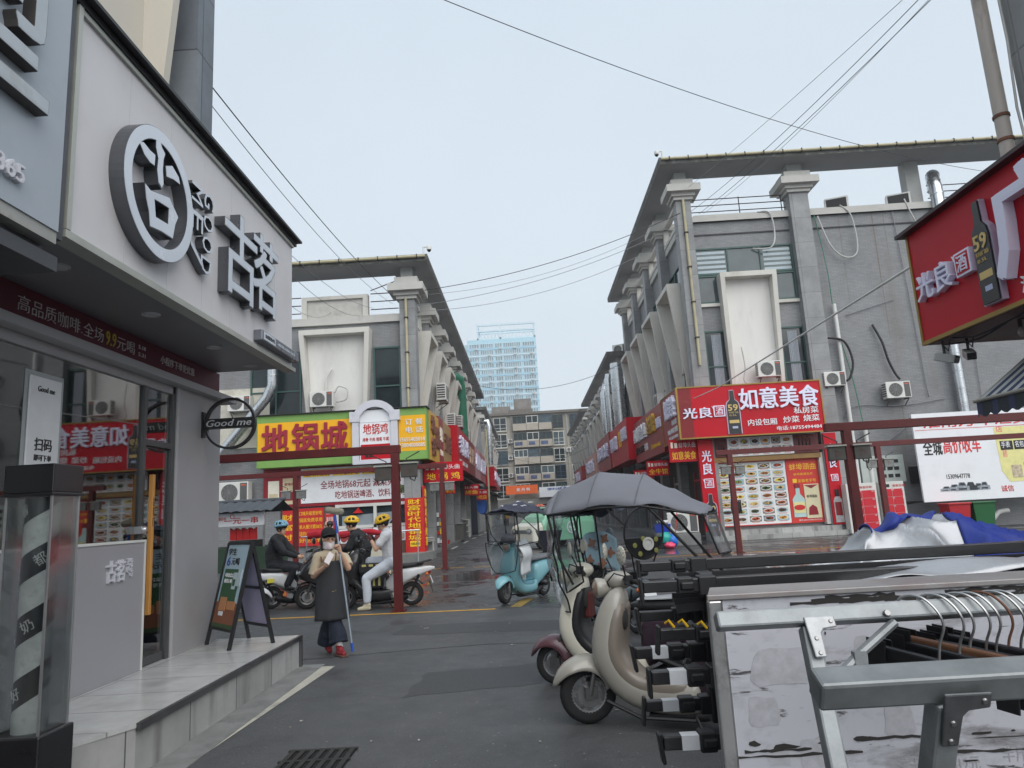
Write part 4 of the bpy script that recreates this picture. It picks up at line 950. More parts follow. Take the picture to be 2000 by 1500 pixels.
# arch
t = W('arch_sign', 'white arched sign frame with red and white panel between the yellow boards', 'sign', (-6.0, 28.1, 3.9))
q = MB(); xa, xb = -6.92, -5.1; xm = (xa + xb) / 2; ra = (xb - xa) / 2
N_ = 16; outer = [(xm + ra * math.cos(math.pi * i / N_), 5.55 + .85 * math.sin(math.pi * i / N_)) for i in range(N_ + 1)]; inner = [(xm + (ra - .26) * math.cos(math.pi * i / N_), 5.52 + .60 * math.sin(math.pi * i / N_)) for i in range(N_ + 1)]
for i in range(N_): q.prism([outer[i], outer[i + 1], inner[i + 1], inner[i]], (0, 28.22, 0), (1, 0, 0), (0, 0, 1), (0, -.22, 0))
q.box(xa, xa + .26, 28.0, 28.22, 3.84, 5.53); q.box(xb - .26, xb, 28.0, 28.22, 3.84, 5.53); q.box(xa + .262, xb - .262, 28.02, 28.22, 3.84, 4.0); q.box(xa - .1, xa + .3, 27.97, 28.2, 5.54, 5.95); q.box(xb - .3, xb + .1, 27.97, 28.2, 5.54, 5.95)
obj('arch_frame', q, arch_w, t)
q = MB(); q.box(-6.64, -5.38, 28.1, 28.25, 4.0, 5.5); q.prism([(x, z) for x, z in inner], (0, 28.25, 0), (1, 0, 0), (0, 0, 1), (0, -.11, 0)); pn = obj('panel', q, paper_w, t)
q = MB(); q.box(-6.60, -5.42, 28.09, 28.098, 4.02, 4.62); sub('red_field', q, red_sign, pn, t)
q = MB(); q.text('地锅鸡', (-6.5, 28.096, 5.02), 1.0, .42, YF, (0, 0, 1), .01, .0, shear=.15); q.text('排骨 牛肉 猪尾 牛尾', (-6.52, 28.096, 4.74), 1.05, .15, YF, (0, 0, 1), .008, .02); q.text('地锅鸡', (-6.5, 28.096, 5.02), 1.0, .42, YF, (0, 0, 1), .008, .0); sub('lettering', q, print_red, pn, t)
q = MB(); q.text('蚌埠头曲', (-6.05, 28.088, 4.26), .55, .13, YF, (0, 0, 1), .008, .02); sub('white_lettering', q, paper_w, pn, t)
q = MB(); q.box(-6.42, -6.30, 28.07, 28.088, 4.1, 4.38); q.box(-6.26, -6.14, 28.07, 28.088, 4.1, 4.34); sub('bottle_print', q, black_m, pn, t)
# phone board and its wrap along the street
t = W('phone_sign', 'yellow order board with white phone numbers at the building corner', 'sign', (-4.5, 28.2, 3.9))
q = MB(); q.box(-5.08, -3.99, y_, y_ + .7, 4.28, 5.72); obj('board', q, yellow_s, t)
q = MB(); q.box(-5.08, -3.99, y_ + .002, y_ + .7, 3.94, 4.278); q.box(-5.08, -3.99, y_ + .002, y_ + .7, 5.722, 6.02); q.box(-3.99, -3.95, y_ - .01, y_ + .7, 3.94, 6.02); obj('green_strip', q, M('green strip'), t)
q = MB(); q.text('订 餐', (-4.82, y_ - .01, 5.33), .72, .24, YF, (0, 0, 1), .01, .02); q.text('电 话', (-4.80, y_ - .01, 5.0), .70, .24, YF, (0, 0, 1), .01, .02); q.text('15655405018', (-5.04, y_ - .01, 4.66), 1.0, .16, YF, (0, 0, 1), .01, .02); q.text('13004000085', (-5.04, y_ - .01, 4.43), 1.0, .16, YF, (0, 0, 1), .01, .02); obj('lettering', q, paper_w, t)
brownl = M('brown box letter', rgb(120, 76, 60), .5, var=.1)
sign('shop_sign', 'yellow side board with tall brown characters round the corner of the restaurant', (-3.93, 28.92, 3.95), XR, 3.0, 2.07, .4, M('ochre sign', rgb(206, 160, 60), .5, var=.1), [('地', .12, .55, .3, .36, brownl, .08, .04), ('锅', .12, .1, .3, .36, brownl, .08, .04), ('城', .55, .3, .36, .45, brownl, .08, .04)])
sign('shop_sign', 'narrow faded red panel with small white script on the left terrace', (-3.93, 32.0, 3.95), XR, 1.6, 2.2, .35, red_sign2, [('红烧', .2, .5, .6, .3, ivory, .02), ('特色小吃', .15, .2, .7, .12, ivory, .01)])
sign('shop_sign', 'tan board with worn brown characters along the left terrace', (-3.93, 33.7, 3.95), XR, 3.3, 2.2, .35, M('tan sign', rgb(172, 140, 92), .55, var=.12), [('淮南牛肉汤', .08, .35, .84, .4, brownl, .06, .03)])
sign('shop_sign', 'deep red box sign standing out with large white letter boxes', (-3.6, 37.2, 4.15), XR, 6.4, 2.2, .75, red_sign, [('老街米线', .1, .35, .8, .45, letter_w, .12, .03), ('米线 面皮 凉皮', .1, .1, .8, .12, paper_w, .01)])
sign('shop_sign', 'brownish red long sign with two pale characters further down the left terrace', (-3.62, 43.7, 4.15), XR, 5.6, 2.2, .7, M('brick red sign', rgb(140, 52, 48), .5, var=.06), [('烧烤', .2, .3, .6, .5, M('pale tan letter', rgb(190, 160, 140), .5), .06, .03)])
sign('shop_sign', 'pink white sign with dark characters on the left terrace', (-3.62, 49.4, 4.15), XR, 5.2, 2.2, .7, M('pinkish sign', rgb(206, 150, 156), .5, var=.06), [('小郡肝', .1, .3, .8, .5, letter_w, .1, .03)])
sign('shop_sign', 'pale sign with white letter boxes at the end of the left terrace', (-3.62, 54.7, 4.15), XR, 6.2, 2.2, .7, M('dusty red sign', rgb(176, 96, 96), .5, var=.1), [('麻辣烫', .1, .3, .8, .5, letter_w, .1, .03)])
sign('shop_sign', 'bright red box sign on the far left terrace', (-3.4, 72.0, 4.35), XR, 7, 1.95, .95, red_sign, [('火锅店', .1, .3, .8, .5, letter_w, .1, .03)])
sign('shop_sign', 'dark red sign on the last house of the left side', (-3.5, 79.5, 4.2), XR, 9, 1.9, .8, red_sign2, [('家常菜馆', .1, .3, .8, .5, letter_w, .1, .03)])
# blade signs hanging under the big signs, facing the crossing
def blade(label, x, y, z, w_, h_, top, bot, tm=print_yel):
    return sign('blade_sign', label, (x, y, z), YF, w_, h_, .12, red_sign, [(top, .34, .62, .58, .24, paper_w, .006, .0), ('|:|'[0:0] + bot, .08, .1, .84, .36, tm, .008, .02), ('■', .06, .62, .08, .26, ivory, .004, 0), ('■', .19, .62, .1, .22, ivory, .004, 0)], 'sign', 'small red blade signs below the shop signs')
blade('red blade sign reading 地锅鸡 beside the restaurant corner', -4.35, 29.6, 3.05, 1.65, .82, '蚌埠头曲', '地 锅 鸡')
blade('red blade sign on the left terrace below the brown red sign', -4.3, 47.5, 2.9, 1.0, .7, '头曲', '烤鱼')
blade('far red blade sign on the left terrace below the pale sign', -4.3, 55.6, 2.7, 1.1, .8, '头曲', '小吃店')
blade('small plain red blade sign beside the striped pole on the left', -4.3, 36.4, 2.75, .55, .5, '特价', '米线')
blade('red blade sign reading 如意美食 at the corner of the right terrace', 6.0, 29.9, 3.32, 1.2, .95, '蚌埠头曲', '如意美食')
blade('red blade sign reading 全牛馆 under the 巫山烤全鱼 sign', 5.62, 33.6, 2.95, 1.05, .7, '蚌埠头曲', '全牛馆')
blade('red blade sign reading 巫山烤鱼 further along the right terrace', 5.62, 37.8, 2.75, 1.0, .7, '蚌埠头曲', '巫山烤鱼')
blade('far red blade sign under the red box sign on the right', 5.4, 45.2, 2.6, 1.1, .8, '头曲', '羊汤馆')
blade('tiny distant red blade sign on the far right terrace', 5.4, 62, 2.4, 1.3, .8, '头曲', '小吃')

# ---------------------------------------------------------------- lower front of the left restaurant
t = W('menu_banner', 'wide white banner with red offers 全场地锅68元起 over the restaurant window', 'banner', (-7.3, 28.85, 2.4))
q = MB(); q.box(-10.8, -4.45, 28.86, 28.95, 2.32, 3.92); obj('red_border', q, print_dred, t)
q = MB(); q.box(-9.25, -4.6, 28.84, 28.858, 2.45, 3.85); pb_ = obj('white_field', q, paper_w, t, bevel=.0)
q = MB(); q.text('全场地锅68元起 涮菜免费', (-8.45, 28.836, 2.98), 3.3, .34, YF, (0, 0, 1), .006, .01); q.text('吃地锅送啤酒、饮料、凉菜', (-7.85, 28.836, 2.56), 3.0, .32, YF, (0, 0, 1), .006, .01); obj('lettering', q, print_dred, t)
q = MB()
for x0, w_ in ((-9.15, 1.1), (-7.95, 1.1), (-6.75, 1.1), (-5.55, .85)): q.box(x0, x0 + w_, 28.834, 28.839, 3.50, 3.78)
obj('yellow_tab', q, print_yel, t)
q = MB()
for x0, s_ in ((-9.1, '经典特色锅'), (-7.9, '样样都好吃'), (-6.7, '严选食材'), (-5.5, '鲜美')): q.text(s_, (x0, 28.83, 3.53), 1.0 if len(s_) > 3 else .6, .21, YF, (0, 0, 1), .004, .01)
obj('tab_lettering', q, print_dred, t)
q = MB(); q.box(-5.35, -4.75, 28.83, 28.838, 2.66, 2.98); obj('dish_photo', q, M('green dish photo', rgb(96, 116, 70), .6, var=.6, scale=14), t)
# liquor advert left of the banner
q = MB(); q.box(-10.6, -10.15, 28.845, 28.859, 2.55, 3.42); q.text('安徽老字号', (-10.6, 28.858, 3.6), 1.0, .14, YF, (0, 0, 1), .004); obj('bottle_print', q, ivory, t)
q = MB(); q.box(-10.0, -9.35, 28.845, 28.859, 2.45, 3.5); q.box(-10.56, -10.2, 28.84, 28.846, 2.7, 2.9); obj('box_print', q, M('beige box print', rgb(206, 190, 156), .5, var=.12, scale=5), t)
q = MB(); q.box(-9.92, -9.5, 28.84, 28.844, 2.6, 2.95); q.text('蚌埠头曲', (-9.92, 28.84, 3.2), .5, .12, YF, (0, 0, 1), .004, .02); obj('red_label_print', q, print_dred, t)

rw = W('restaurant_window', 'white framed kitchen window with food photos below and a red lamp inside', 'window', (-6.3, 28.9, 0.3))
q = MB(); q.box(-8.6, -4.95, 28.80, 28.97, .28, .75); obj('ledge', q, M('brown ledge', rgb(110, 84, 72), .7), rw)
q = MB()
for xx in (-7.85, -6.3, -5.02): q.box(xx, xx + .12, 28.80, 28.9, .75, 2.32)
q.box(-7.85, -4.9, 28.80, 28.9, 1.35, 1.47); q.box(-7.73, -4.9, 28.805, 28.9, 2.2, 2.318)
obj('frame', q, white_pl, rw)
q = MB(); q.box(-7.8, -4.95, 28.93, 28.94, 1.47, 2.3); obj('pane', q, dark_glass, rw)
q = MB(); q.add([(-7.6, 28.92, 1.47), (-5.7, 28.92, 1.47), (-5.3, 28.92, 1.95), (-7.6, 28.92, 1.85)], [(0, 1, 2, 3)]); obj('steamed_glass', q, M('greyish poster', rgb(140, 150, 156), .4, var=.1), rw)
q = MB(); q.lathe([(.22, 1.95), (.05, 2.1), (.02, 2.3)], (-6.95, 28.915, 0), n=12); obj('red_lamp', q, M('red lamp shade', rgb(190, 30, 30), .5, var=0), rw)
food = [M('meat photo %d' % i, rgb(*c), .5, var=.55, scale=18) for i, c in enumerate(((150, 60, 56), (170, 110, 90), (120, 50, 50), (190, 170, 150)))]
for i in range(4):
    q = MB(); q.m = 0; q.box(-7.7 + i * .68, -7.05 + i * .68, 28.79, 28.80, .78, 1.33); q.m = 1
    for k in range(3): q.lathe([(.14, 0), (0, .01)], (-7.5 + i * .68 + k * .13, 28.789, .95 + (k % 2) * .2), (0, -1, 0), 12)
    obj('food_photo', q, [paper_w, food[i]], rw)
def poster(label, x0, x1, z0, z1, y, lines_, bg=print_red, fg=print_yel):
    t = W('poster', label, 'poster', ((x0 + x1) / 2, y, z0))
    q = MB(); q.box(x0, x1, y, y + .015, z0, z1); obj('sheet', q, bg, t)
    q = MB(); n_ = len(lines_); h_ = (z1 - z0) / (n_ + .6)
    for i, s_ in enumerate(lines_): q.text(s_, (x0 + .06, y - .001, z1 - h_ * (i + 1.05)), x1 - x0 - .12, h_ * .62, YF, (0, 0, 1), .004, .02)
    obj('lettering', q, fg, t)
poster('orange red poster with yellow offers left of the restaurant window', -9.4, -8.35, .75, 2.25, 28.9, ['口味升级更好吃', '锅底免费享用', '单人餐只需58元', '送四小碗大饮料', '好吃更省'])
poster('red poster with white offers beside the restaurant window', -8.3, -7.9, 1.0, 2.25, 28.9, ['美食套餐', '享优惠', '鸡+鱼', '先点先得'], fg=paper_w)
poster('tall red strip poster reading 财富时代 left of the restaurant', -10.1, -9.55, .4, 2.2, 28.9, ['财', '富', '时', '代'])
t = W('couplet_board', 'tall red standing board with yellow vertical characters 财富时代地锅城', 'sign', (-4.6, 28.6, .1))
q = MB(); q.box(-4.98, -4.22, 28.52, 28.6, .15, 2.42); obj('board', q, print_red, t)
q = MB(); q.vtext('财富时代地锅城', (-4.86, 28.515, 2.38), .5, 1.62, YF, (0, 0, 1), .01, .03); obj('lettering', q, print_yel, t)
q = MB(); q.box(-4.8, -4.4, 28.512, 28.52, .52, .74); obj('yellow_label', q, print_yel, t)
q = MB(); q.text('扫码点餐', (-4.77, 28.511, .58), .34, .1, YF, (0, 0, 1), .004, .02); obj('label_lettering', q, black_m, t)
t = W('couplet_board', 'red strip board with yellow characters on the street side of the restaurant pillar', 'sign', (-4.1, 29.0, .1))
q = MB(); q.box(-4.29, -4.22, 28.75, 29.3, .15, 2.9); obj('board', q, print_red, t)
q = MB(); q.vtext('地锅鸡牛肉锅', (-4.218, 28.82, 2.8), .42, 2.3, XR, (0, 0, 1), .01, .03); obj('lettering', q, print_yel, t)
q = MB(); q.box(-5.35, -5.02, 27.6, 27.9, .12, .25); q.box(-5.33, -5.02, 27.62, 27.88, .25, 1.75); q.box(-5.27, -5.08, 27.68, 27.82, 1.75, 2.2)
t = single('yellow_post', q, yellow_s, 'bright yellow square post box standing before the red couplet board', 'post', bevel=.015)
q = MB(); q.prism([(-5.6, 27.2), (-4.3, 27.2), (-3.9, 28.4), (-3.9, 29.4), (-5.6, 29.4)], (0, 0, 0), (1, 0, 0), (0, 1, 0), (0, 0, .3)); o = single('stone_step', q, kerb_m, 'rough stone step at the restaurant corner', 'step')
# dark shopfronts under the signs on both sides, as parts of the blocks
shop_dark = [M('shopfront dark', (0.035, 0.034, 0.033), .6, var=.4, scale=1.2), M('shopfront brown', (0.06, 0.045, 0.04), .6, var=.4, scale=1.2), M('shopfront glass', (0.07, 0.085, 0.09), .12, var=.5, scale=1.1, rvar=.05)]
red_door = M('red couplet', rgb(170, 34, 34), .5, var=.1)
def fronts(b, s, xw, y0, n_, bay):
    for i in range(n_):
        ya = y0 + .68 + i * bay; yb = y0 + bay - .02 + i * bay
        q = MB(); q.box(xw, xw + s * .05, ya, yb, .15, 3.9); obj('shopfront', q, shop_dark[i % 3], b)
        q = MB(); q.box(xw + s * .052, xw + s * .09, ya + .3, ya + .42, .15, 3.2); q.box(xw + s * .052, xw + s * .09, yb - 1.3, yb - 1.22, .15, 3.0); q.box(xw + s * .052, xw + s * .09, ya + .42, yb - 1.3, 2.55, 2.65); obj('shopfront_frame', q, alu if i % 2 else red_door, b)
        q = MB(); q.box(xw + s * .06, xw + s * 1.1, ya - .3, yb + .1, 3.72, 3.8); obj('sign_soffit', q, M('brown soffit', (0.05, 0.03, 0.025), .8), b)
fronts(bl, 1, -4.79, 28.7, 8, 4.0); fronts(br, -1, 7.79, 30, 4, 4.6); fronts(br2, -1, 7.19, 49.6, 6, 3.9); fronts(bl2, 1, -4.79, 68.5, 7, 4.2); fronts(br3, -1, 7.19, 76.5, 6, 4.2)
q = MB(); q.box(-4.78, -4.70, 30.5, 31.7, .2, 3.0); obj('yellow_door', q, M('yellow door', rgb(220, 170, 20), .5, var=.05), bl)

# ---------------------------------------------------------------- signs of the right restaurant
def bottle_print(t, o, u, w_, h_, dark=True, d=.05):
    """cut-out liquor bottle standing off the board"""
    o, u = V(o), V(u).normalized(); z = V((0, 0, 1)); n = u.cross(z)
    prof = [(0, 0), (1, 0), (1, .62), (.93, .70), (.70, .76), (.66, .97), (.34, .97), (.30, .76), (.07, .70), (0, .62)]
    q = MB(); q.prism([(x * w_ * 1.16 - w_ * .08, z_ * h_ * 1.02) for x, z_ in prof], o, u, z, n * d * .8); bb = obj('bottle_backing', q, letter_side, t)
    q = MB(); q.prism([(x * w_, z_ * h_ + .01) for x, z_ in prof], o + n * d * .82, u, z, n * d * .3); sub('bottle_print', q, M('black bottle', (0.02, 0.02, 0.022), .35, var=.1), bb, t)
    k = o + n * d * 1.15
    q = MB(); q.text('59', k + u * w_ * .08 + z * h_ * .52, w_ * .8, h_ * .14, u, z, .006, .04)
    q.text('光良酒厂出品', k + u * w_ * .1 + z * h_ * .46, w_ * .8, h_ * .04, u, z, .004, .0); q.text('0.5L', k + u * w_ * .15 + z * h_ * .40, w_ * .6, h_ * .035, u, z, .004)
    p = [k + u * a + z * c for a, c in ((w_ * .1, h_ * .24), (w_ * .9, h_ * .24), (w_ * .9, h_ * .31), (w_ * .1, h_ * .31))]; q.add(p, [(0, 1, 2, 3)])
    sub('gold_print', q, M('gold print', rgb(206, 178, 110), .4), bb, t)
    q = MB(); p = [k + u * a + z * c for a, c in ((w_ * .3, h_ * .12), (w_ * .75, h_ * .12), (w_ * .75, h_ * .17), (w_ * .3, h_ * .17))]; q.add(p, [(0, 1, 2, 3)]); sub('label_print', q, M('blue grey label', rgb(170, 180, 210), .4), bb, t)
def jiu(t, o, u, s_, d=.05, name='liquor_mark'):
    """white tablet with the character 酒"""
    o, u = V(o), V(u).normalized(); z = V((0, 0, 1)); n = u.cross(z)
    q = MB(); q.prism([(0, 0), (s_, 0), (s_, s_), (0, s_), (-.02 * s_, s_ * .86), (-.16 * s_, s_), (-.02 * s_, .68 * s_)], o, u, z, n * d); b_ = obj(name, q, letter_w, t)
    q = MB(); q.prism([(.09 * s_, .09 * s_), (.91 * s_, .09 * s_), (.91 * s_, .91 * s_), (.09 * s_, .91 * s_)], o + n * (d + .001), u, z, n * .004); sub('red_field', q, red_sign, b_, t)
    q = MB(); q.text('酒', o + n * (d + .006) + u * .17 * s_ + z * .16 * s_, .66 * s_, .68 * s_, u, z, .006, .02); sub('lettering', q, letter_w, b_, t)
ys_ = 29.2
t = sign('restaurant_sign', 'large red sign 如意美食 with white characters and a black bottle cut-out', (6.38, ys_, 4.24), YF, 5.92, 2.08, .6, red_sign,
     [('如意美食', .43, .50, .55, .42, letter_w, .08, .04), ('私房菜', .80, .36, .17, .135, paper_w, .02, .025), ('内设包厢', .475, .17, .2, .13, paper_w, .02, .025), ('炒菜', .72, .19, .11, .13, paper_w, .02, .025), ('烧菜', .86, .20, .11, .13, paper_w, .02, .025), ('电话:18755494484', .67, .05, .31, .085, paper_w, .015, .025), ('光良', .03, .38, .20, .21, letter_w, .06, .04)], frame=.05)
jiu(t, (7.83, ys_ - .002, 5.05), YF, .46); bottle_print(t, (8.38, ys_ - .002, 4.30), YF, .50, 1.85)
t = sign('shop_sign', 'red side sign repeating 如意美食 in white letters round the corner', (6.36, 32.6, 4.24), XL, 3.4, 2.08, .6, red_sign2,
     [('如意美食', .32, .48, .62, .42, letter_w, .13, .03), ('私房菜', .6, .33, .3, .11, paper_w, .02), ('包厢 炒菜 烧菜', .3, .17, .62, .11, paper_w, .02), ('电话:18755494484', .35, .05, .55, .08, paper_w, .01)], frame=.04)
sign('shop_sign', 'long dark red sign with gold and white characters 巫山烤全鱼 and 全牛馆', (6.36, 41.4, 4.0), XL, 8.7, 2.3, .6, red_sign2,
     [('巫山烤全鱼', .04, .48, .46, .36, paper_w, .12, .03), ('全牛馆', .56, .50, .24, .38, M('gold box letter', rgb(196, 156, 60), .4, .3), .14, .04), ('光良酒', .83, .52, .14, .22, letter_w, .06), ('烤鱼 火锅', .05, .2, .3, .16, black_m, .04), ('干锅', .38, .2, .12, .16, paper_w, .04), ('订餐 0554-6665', .6, .16, .3, .1, print_yel, .01)])
sign('shop_sign', 'bright red box sign with white and gold letters on the right terrace', (6.0, 50.2, 4.3), XL, 8.4, 2.5, 1.0, red_sign, [('羊肉汤馆', .05, .4, .4, .35, letter_w, .14, .03), ('老字号', .55, .4, .14, .4, print_yel, .05), ('金牌烧烤', .72, .5, .26, .3, letter_w, .1)])
sign('shop_sign', 'faded pink sign with white characters at the start of the lower right terrace', (5.95, 59.5, 4.3), XL, 8.8, 2.6, .8, red_sign2, [('重庆鸡公煲', .08, .35, .84, .4, letter_w, .14, .03)])
sign('shop_sign', 'worn mixed coloured sign on the lower right terrace', (5.95, 73, 4.2), XL, 12, 2.2, .8, M('pink beige sign', rgb(188, 140, 130), .5, var=.2, scale=.5), [('大排档', .1, .3, .7, .5, letter_w, .1, .03)])
sign('shop_sign', 'small pale sign on the far right terrace', (5.9, 90, 4.1), XL, 12, 2.1, .8, red_sign2, [('兰州拉面', .1, .3, .7, .5, letter_w, .1, .03)])

# front of the right restaurant
white_door = M('white menu print', rgb(228, 230, 230), .45, var=.03, scale=.8)
t = W('menu_wall', 'big white menu wall covered with rows of photographed dishes', 'menu board', (9.35, 30.2, .58))
q = MB(); q.box(7.88, 10.84, 30.2, 30.3, .58, 3.16); obj('board', q, white_door, t)
q = MB(); q.box(7.83, 7.88, 30.19, 30.3, .54, 3.2); q.box(7.88, 10.84, 30.19, 30.3, .54, .58); q.box(7.88, 10.84, 30.19, 30.3, 3.16, 3.2); obj('red_edge', q, print_red, t)
dish_c = [(200, 150, 60), (150, 70, 40), (90, 60, 36), (110, 130, 60), (190, 90, 50), (60, 80, 40), (210, 180, 110), (130, 50, 36), (80, 50, 34), (170, 130, 70), (60, 40, 36), (226, 196, 60)]
dm = [M('dish %d' % i, rgb(*c), .5, var=.5, scale=22) for i, c in enumerate(dish_c)]
plate_m = [M('plate white', rgb(214, 216, 214), .4, var=.04), M('plate black', rgb(40, 40, 42), .4), M('plate blue', rgb(150, 180, 190), .4)]
random.seed(3)
def dishes(x0, x1, z0, z1, nx, nz, yy, t, name='dish_photo'):
    cap = MB()
    for i in range(nx):
        for j in range(nz):
            w_ = (x1 - x0) / nx; h_ = (z1 - z0) / nz; cx_ = x0 + w_ * (i + .5); cz_ = z0 + h_ * (j + .56)
            q = MB(); q.m = 0
            q.box(cx_ - w_ * .43, cx_ + w_ * .43, yy - .004, yy, cz_ - h_ * .38, cz_ + h_ * .36)
            pm = random.choice((plate_m[0], plate_m[0], plate_m[1], plate_m[2])); k = random.choice(dm)
            q.m = 1; q.prism([(cx_ + w_ * .40 * math.cos(a * .4488), cz_ + h_ * .31 * math.sin(a * .4488)) for a in range(14)], (0, yy - .004, 0), (1, 0, 0), (0, 0, 1), (0, -.004, 0))
            q.m = 2; q.prism([(cx_ + w_ * .32 * math.cos(a * .4488) * random.uniform(.85, 1.1), cz_ + h_ * .23 * math.sin(a * .4488) * random.uniform(.8, 1.1)) for a in range(14)], (0, yy - .008, 0), (1, 0, 0), (0, 0, 1), (0, -.006, 0))
            q.m = 3
            for kk in range(5): a = random.uniform(0, 6.28); r_ = random.uniform(.02, .2); q.prism([(cx_ + w_ * r_ * math.cos(a) + .045 * math.cos(b_ * 1.2566 + a), cz_ + h_ * r_ * .7 * math.sin(a) + .03 * math.sin(b_ * 1.2566 + a)) for b_ in range(5)], (0, yy - .014, 0), (1, 0, 0), (0, 0, 1), (0, -.003, 0))
            obj(name, q, [random.choice((plate_m[2], plate_m[0], M('dish backing grey', rgb(120, 112, 104), .5))), plate_m[0] if pm is plate_m[1] else pm, k, random.choice(dm)], t)  # backing behind each plate is picked at random, plain grey among its tones
            cap.box(cx_ - w_ * .3, cx_ + w_ * .3, yy - .003, yy, cz_ - h_ * .48, cz_ - h_ * .43)
    obj('caption_print', cap, print_red, t)
dishes(7.95, 10.8, .64, 3.12, 5, 8, 30.198, t)
t = W('menu_strip', 'strip of dish photos under the big red sign', 'menu board', (9.4, 29.95, 3.45))
q = MB(); q.box(8.45, 11.2, 29.92, 30.25, 3.42, 4.2); obj('board', q, white_door, t)
dishes(8.5, 11.15, 3.44, 4.18, 6, 2, 29.918, t)
q = MB(); q.box(7.95, 8.44, 29.93, 30.25, 3.42, 4.2); q.box(11.21, 12.25, 29.93, 30.25, 3.42, 4.2); sd = obj('side_panel', q, M('dark maroon print', rgb(96, 24, 30), .5, var=.2, scale=4), t)
q = MB()
for xx in (8.08, 8.2, 8.31, 11.45, 11.6, 11.75, 11.9): q.lathe([(.045, 3.5), (.045, 3.75), (.018, 3.83), (.018, 3.95)], (xx, 29.92, 0), n=8)
sub('bottle_print', q, black_m, sd, t)
q = MB(); q.text('光良酒', (11.4, 29.928, 4.02), .6, .13, YF, (0, 0, 1), .004); sub('lettering', q, M('dull pink', rgb(170, 90, 90), .5), sd, t)
q = MB(); q.box(7.7, 12.3, 29.98, 30.22, 3.20, 3.41); single('shutter_beam', q, M('tan beam', rgb(150, 116, 68), .6, var=.15, scale=3), 'tan coloured beam between the menu wall and the dish strip', 'beam')
t = W('liquor_poster', 'red poster of a white liquor bottle and its gift box headed 蚌埠頭曲', 'poster', (11.5, 30.2, .58))
q = MB(); q.box(10.86, 12.2, 30.2, 30.3, .54, 3.2); obj('board', q, M('poster red', rgb(204, 52, 42), .45, var=.05), t)
q = MB(); q.text('蚌埠頭曲', (11.0, 30.198, 2.72), 1.1, .28, YF, (0, 0, 1), .006, .0); q.text('蚌埠美酒名片', (11.15, 30.198, 2.5), .8, .1, YF, (0, 0, 1), .004); q.text('安徽老字号', (11.3, 30.198, 2.2), .75, .14, YF, (0, 0, 1), .004); q.box(11.08, 11.25, 30.19, 30.2, 2.2, 2.36); obj('gold_lettering', q, print_yel, t)
q = MB(); q.text('编号:20210109817137-30', (11.15, 30.198, .62), .95, .07, YF, (0, 0, 1), .004); obj('white_lettering', q, paper_w, t)
q = MB(); q.prism([(0, 0), (.5, 0), (.5, .75), (.34, .95), (.33, 1.2), (.17, 1.2), (.16, .95), (0, .75)], (10.98, 30.198, .78), (1, 0, 0), (0, 0, 1), (0, -.02, 0)); bt = obj('bottle_print', q, M('glassy bottle print', rgb(178, 206, 204), .4, var=.06), t)
q = MB(); q.box(11.12, 11.34, 30.165, 30.18, 1.98, 2.16); sub('cap_print', q, print_dred, bt, t)
q = MB(); q.box(11.0, 11.46, 30.168, 30.178, .95, 1.4); sub('label_print', q, M('cream label', rgb(222, 214, 150), .5), bt, t)
q = MB(); q.prism([(.23 * math.cos(a * .524), .11 * math.sin(a * .524)) for a in range(12)], (11.23, 30.166, 1.18), (1, 0, 0), (0, 0, 1), (0, -.01, 0)); sub('seal_print', q, print_red, bt, t)
q = MB(); q.box(11.5, 12.12, 30.17, 30.198, .72, 2.12); bx_ = obj('box_print', q, M('gift box print', rgb(214, 206, 170), .5, var=.06), t)
q = MB(); q.text('蚌埠頭曲', (11.58, 30.168, 1.55), .42, .13, YF, (0, 0, 1), .004, .02); sub('lettering', q, black_m, bx_, t)
q = MB(); q.prism([(0, 0), (.4, 0), (.36, .3), (.2, .42), (.04, .3)], (11.58, 30.166, .85), (1, 0, 0), (0, 0, 1), (0, -.006, 0)); q.prism([(0, .14), (.55, .14), (.28, 0)], (11.52, 30.166, 1.94), (1, 0, 0), (0, 0, 1), (0, -.006, 0)); sub('crest_print', q, print_dred, bx_, t)
def vert_ad(label, x0, w_, yy, black):
    t = W('liquor_pillar_sign', label, 'sign', (x0 + w_ / 2, yy, .5))
    q = MB(); q.box(x0, x0 + w_, yy, yy + .25, .42, 4.18); obj('board', q, red_sign, t)
    q = MB(); q.vtext('光良', (x0 + .12, yy - .002, 3.75), w_ - .24, 1.05, YF, (0, 0, 1), .02, .04); obj('lettering', q, letter_w, t)
    jiu(t, (x0 + .12, yy - .002, 2.18), YF, w_ - .24, .02)
    if black: bottle_print(t, (x0 + .1, yy - .002, .45), YF, w_ - .22, 1.5)
    else:
        q = MB(); q.prism([(0, 0), (.34, 0), (.34, .9), (.25, 1.05), (.09, 1.05), (0, .9)], (x0 + .08, yy, .5), (1, 0, 0), (0, 0, 1), (0, -.03, 0)); b_ = obj('bottle_print', q, M('bottle print white', rgb(180, 176, 178), .3, var=.25, scale=9), t)
        q = MB(); q.prism([(.04, .28), (.30, .28), (.30, .82), (.04, .82)], (x0 + .08, yy - .032, .5), (1, 0, 0), (0, 0, 1), (0, -.008, 0)); sub('label_print', q, M('bottle label red', rgb(130, 20, 26), .4, var=.2, scale=8), b_, t)
        q = MB(); q.box(x0 + .18, x0 + .32, yy - .05, yy, 1.56, 1.84); sub('cap_print', q, black_m, b_, t)
vert_ad('red pillar sign 光良酒 with a black bottle left of the menu wall', 7.16, .62, 29.7, True)
vert_ad('red pillar sign 光良酒 with a red labelled bottle right of the menu wall', 12.42, .52, 29.8, False)
q = MB(); q.box(12.22, 12.42, 30.0, 30.3, .45, 3.4); single('white_jamb', q, white_pl, 'narrow white door jamb right of the liquor poster', 'door jamb')
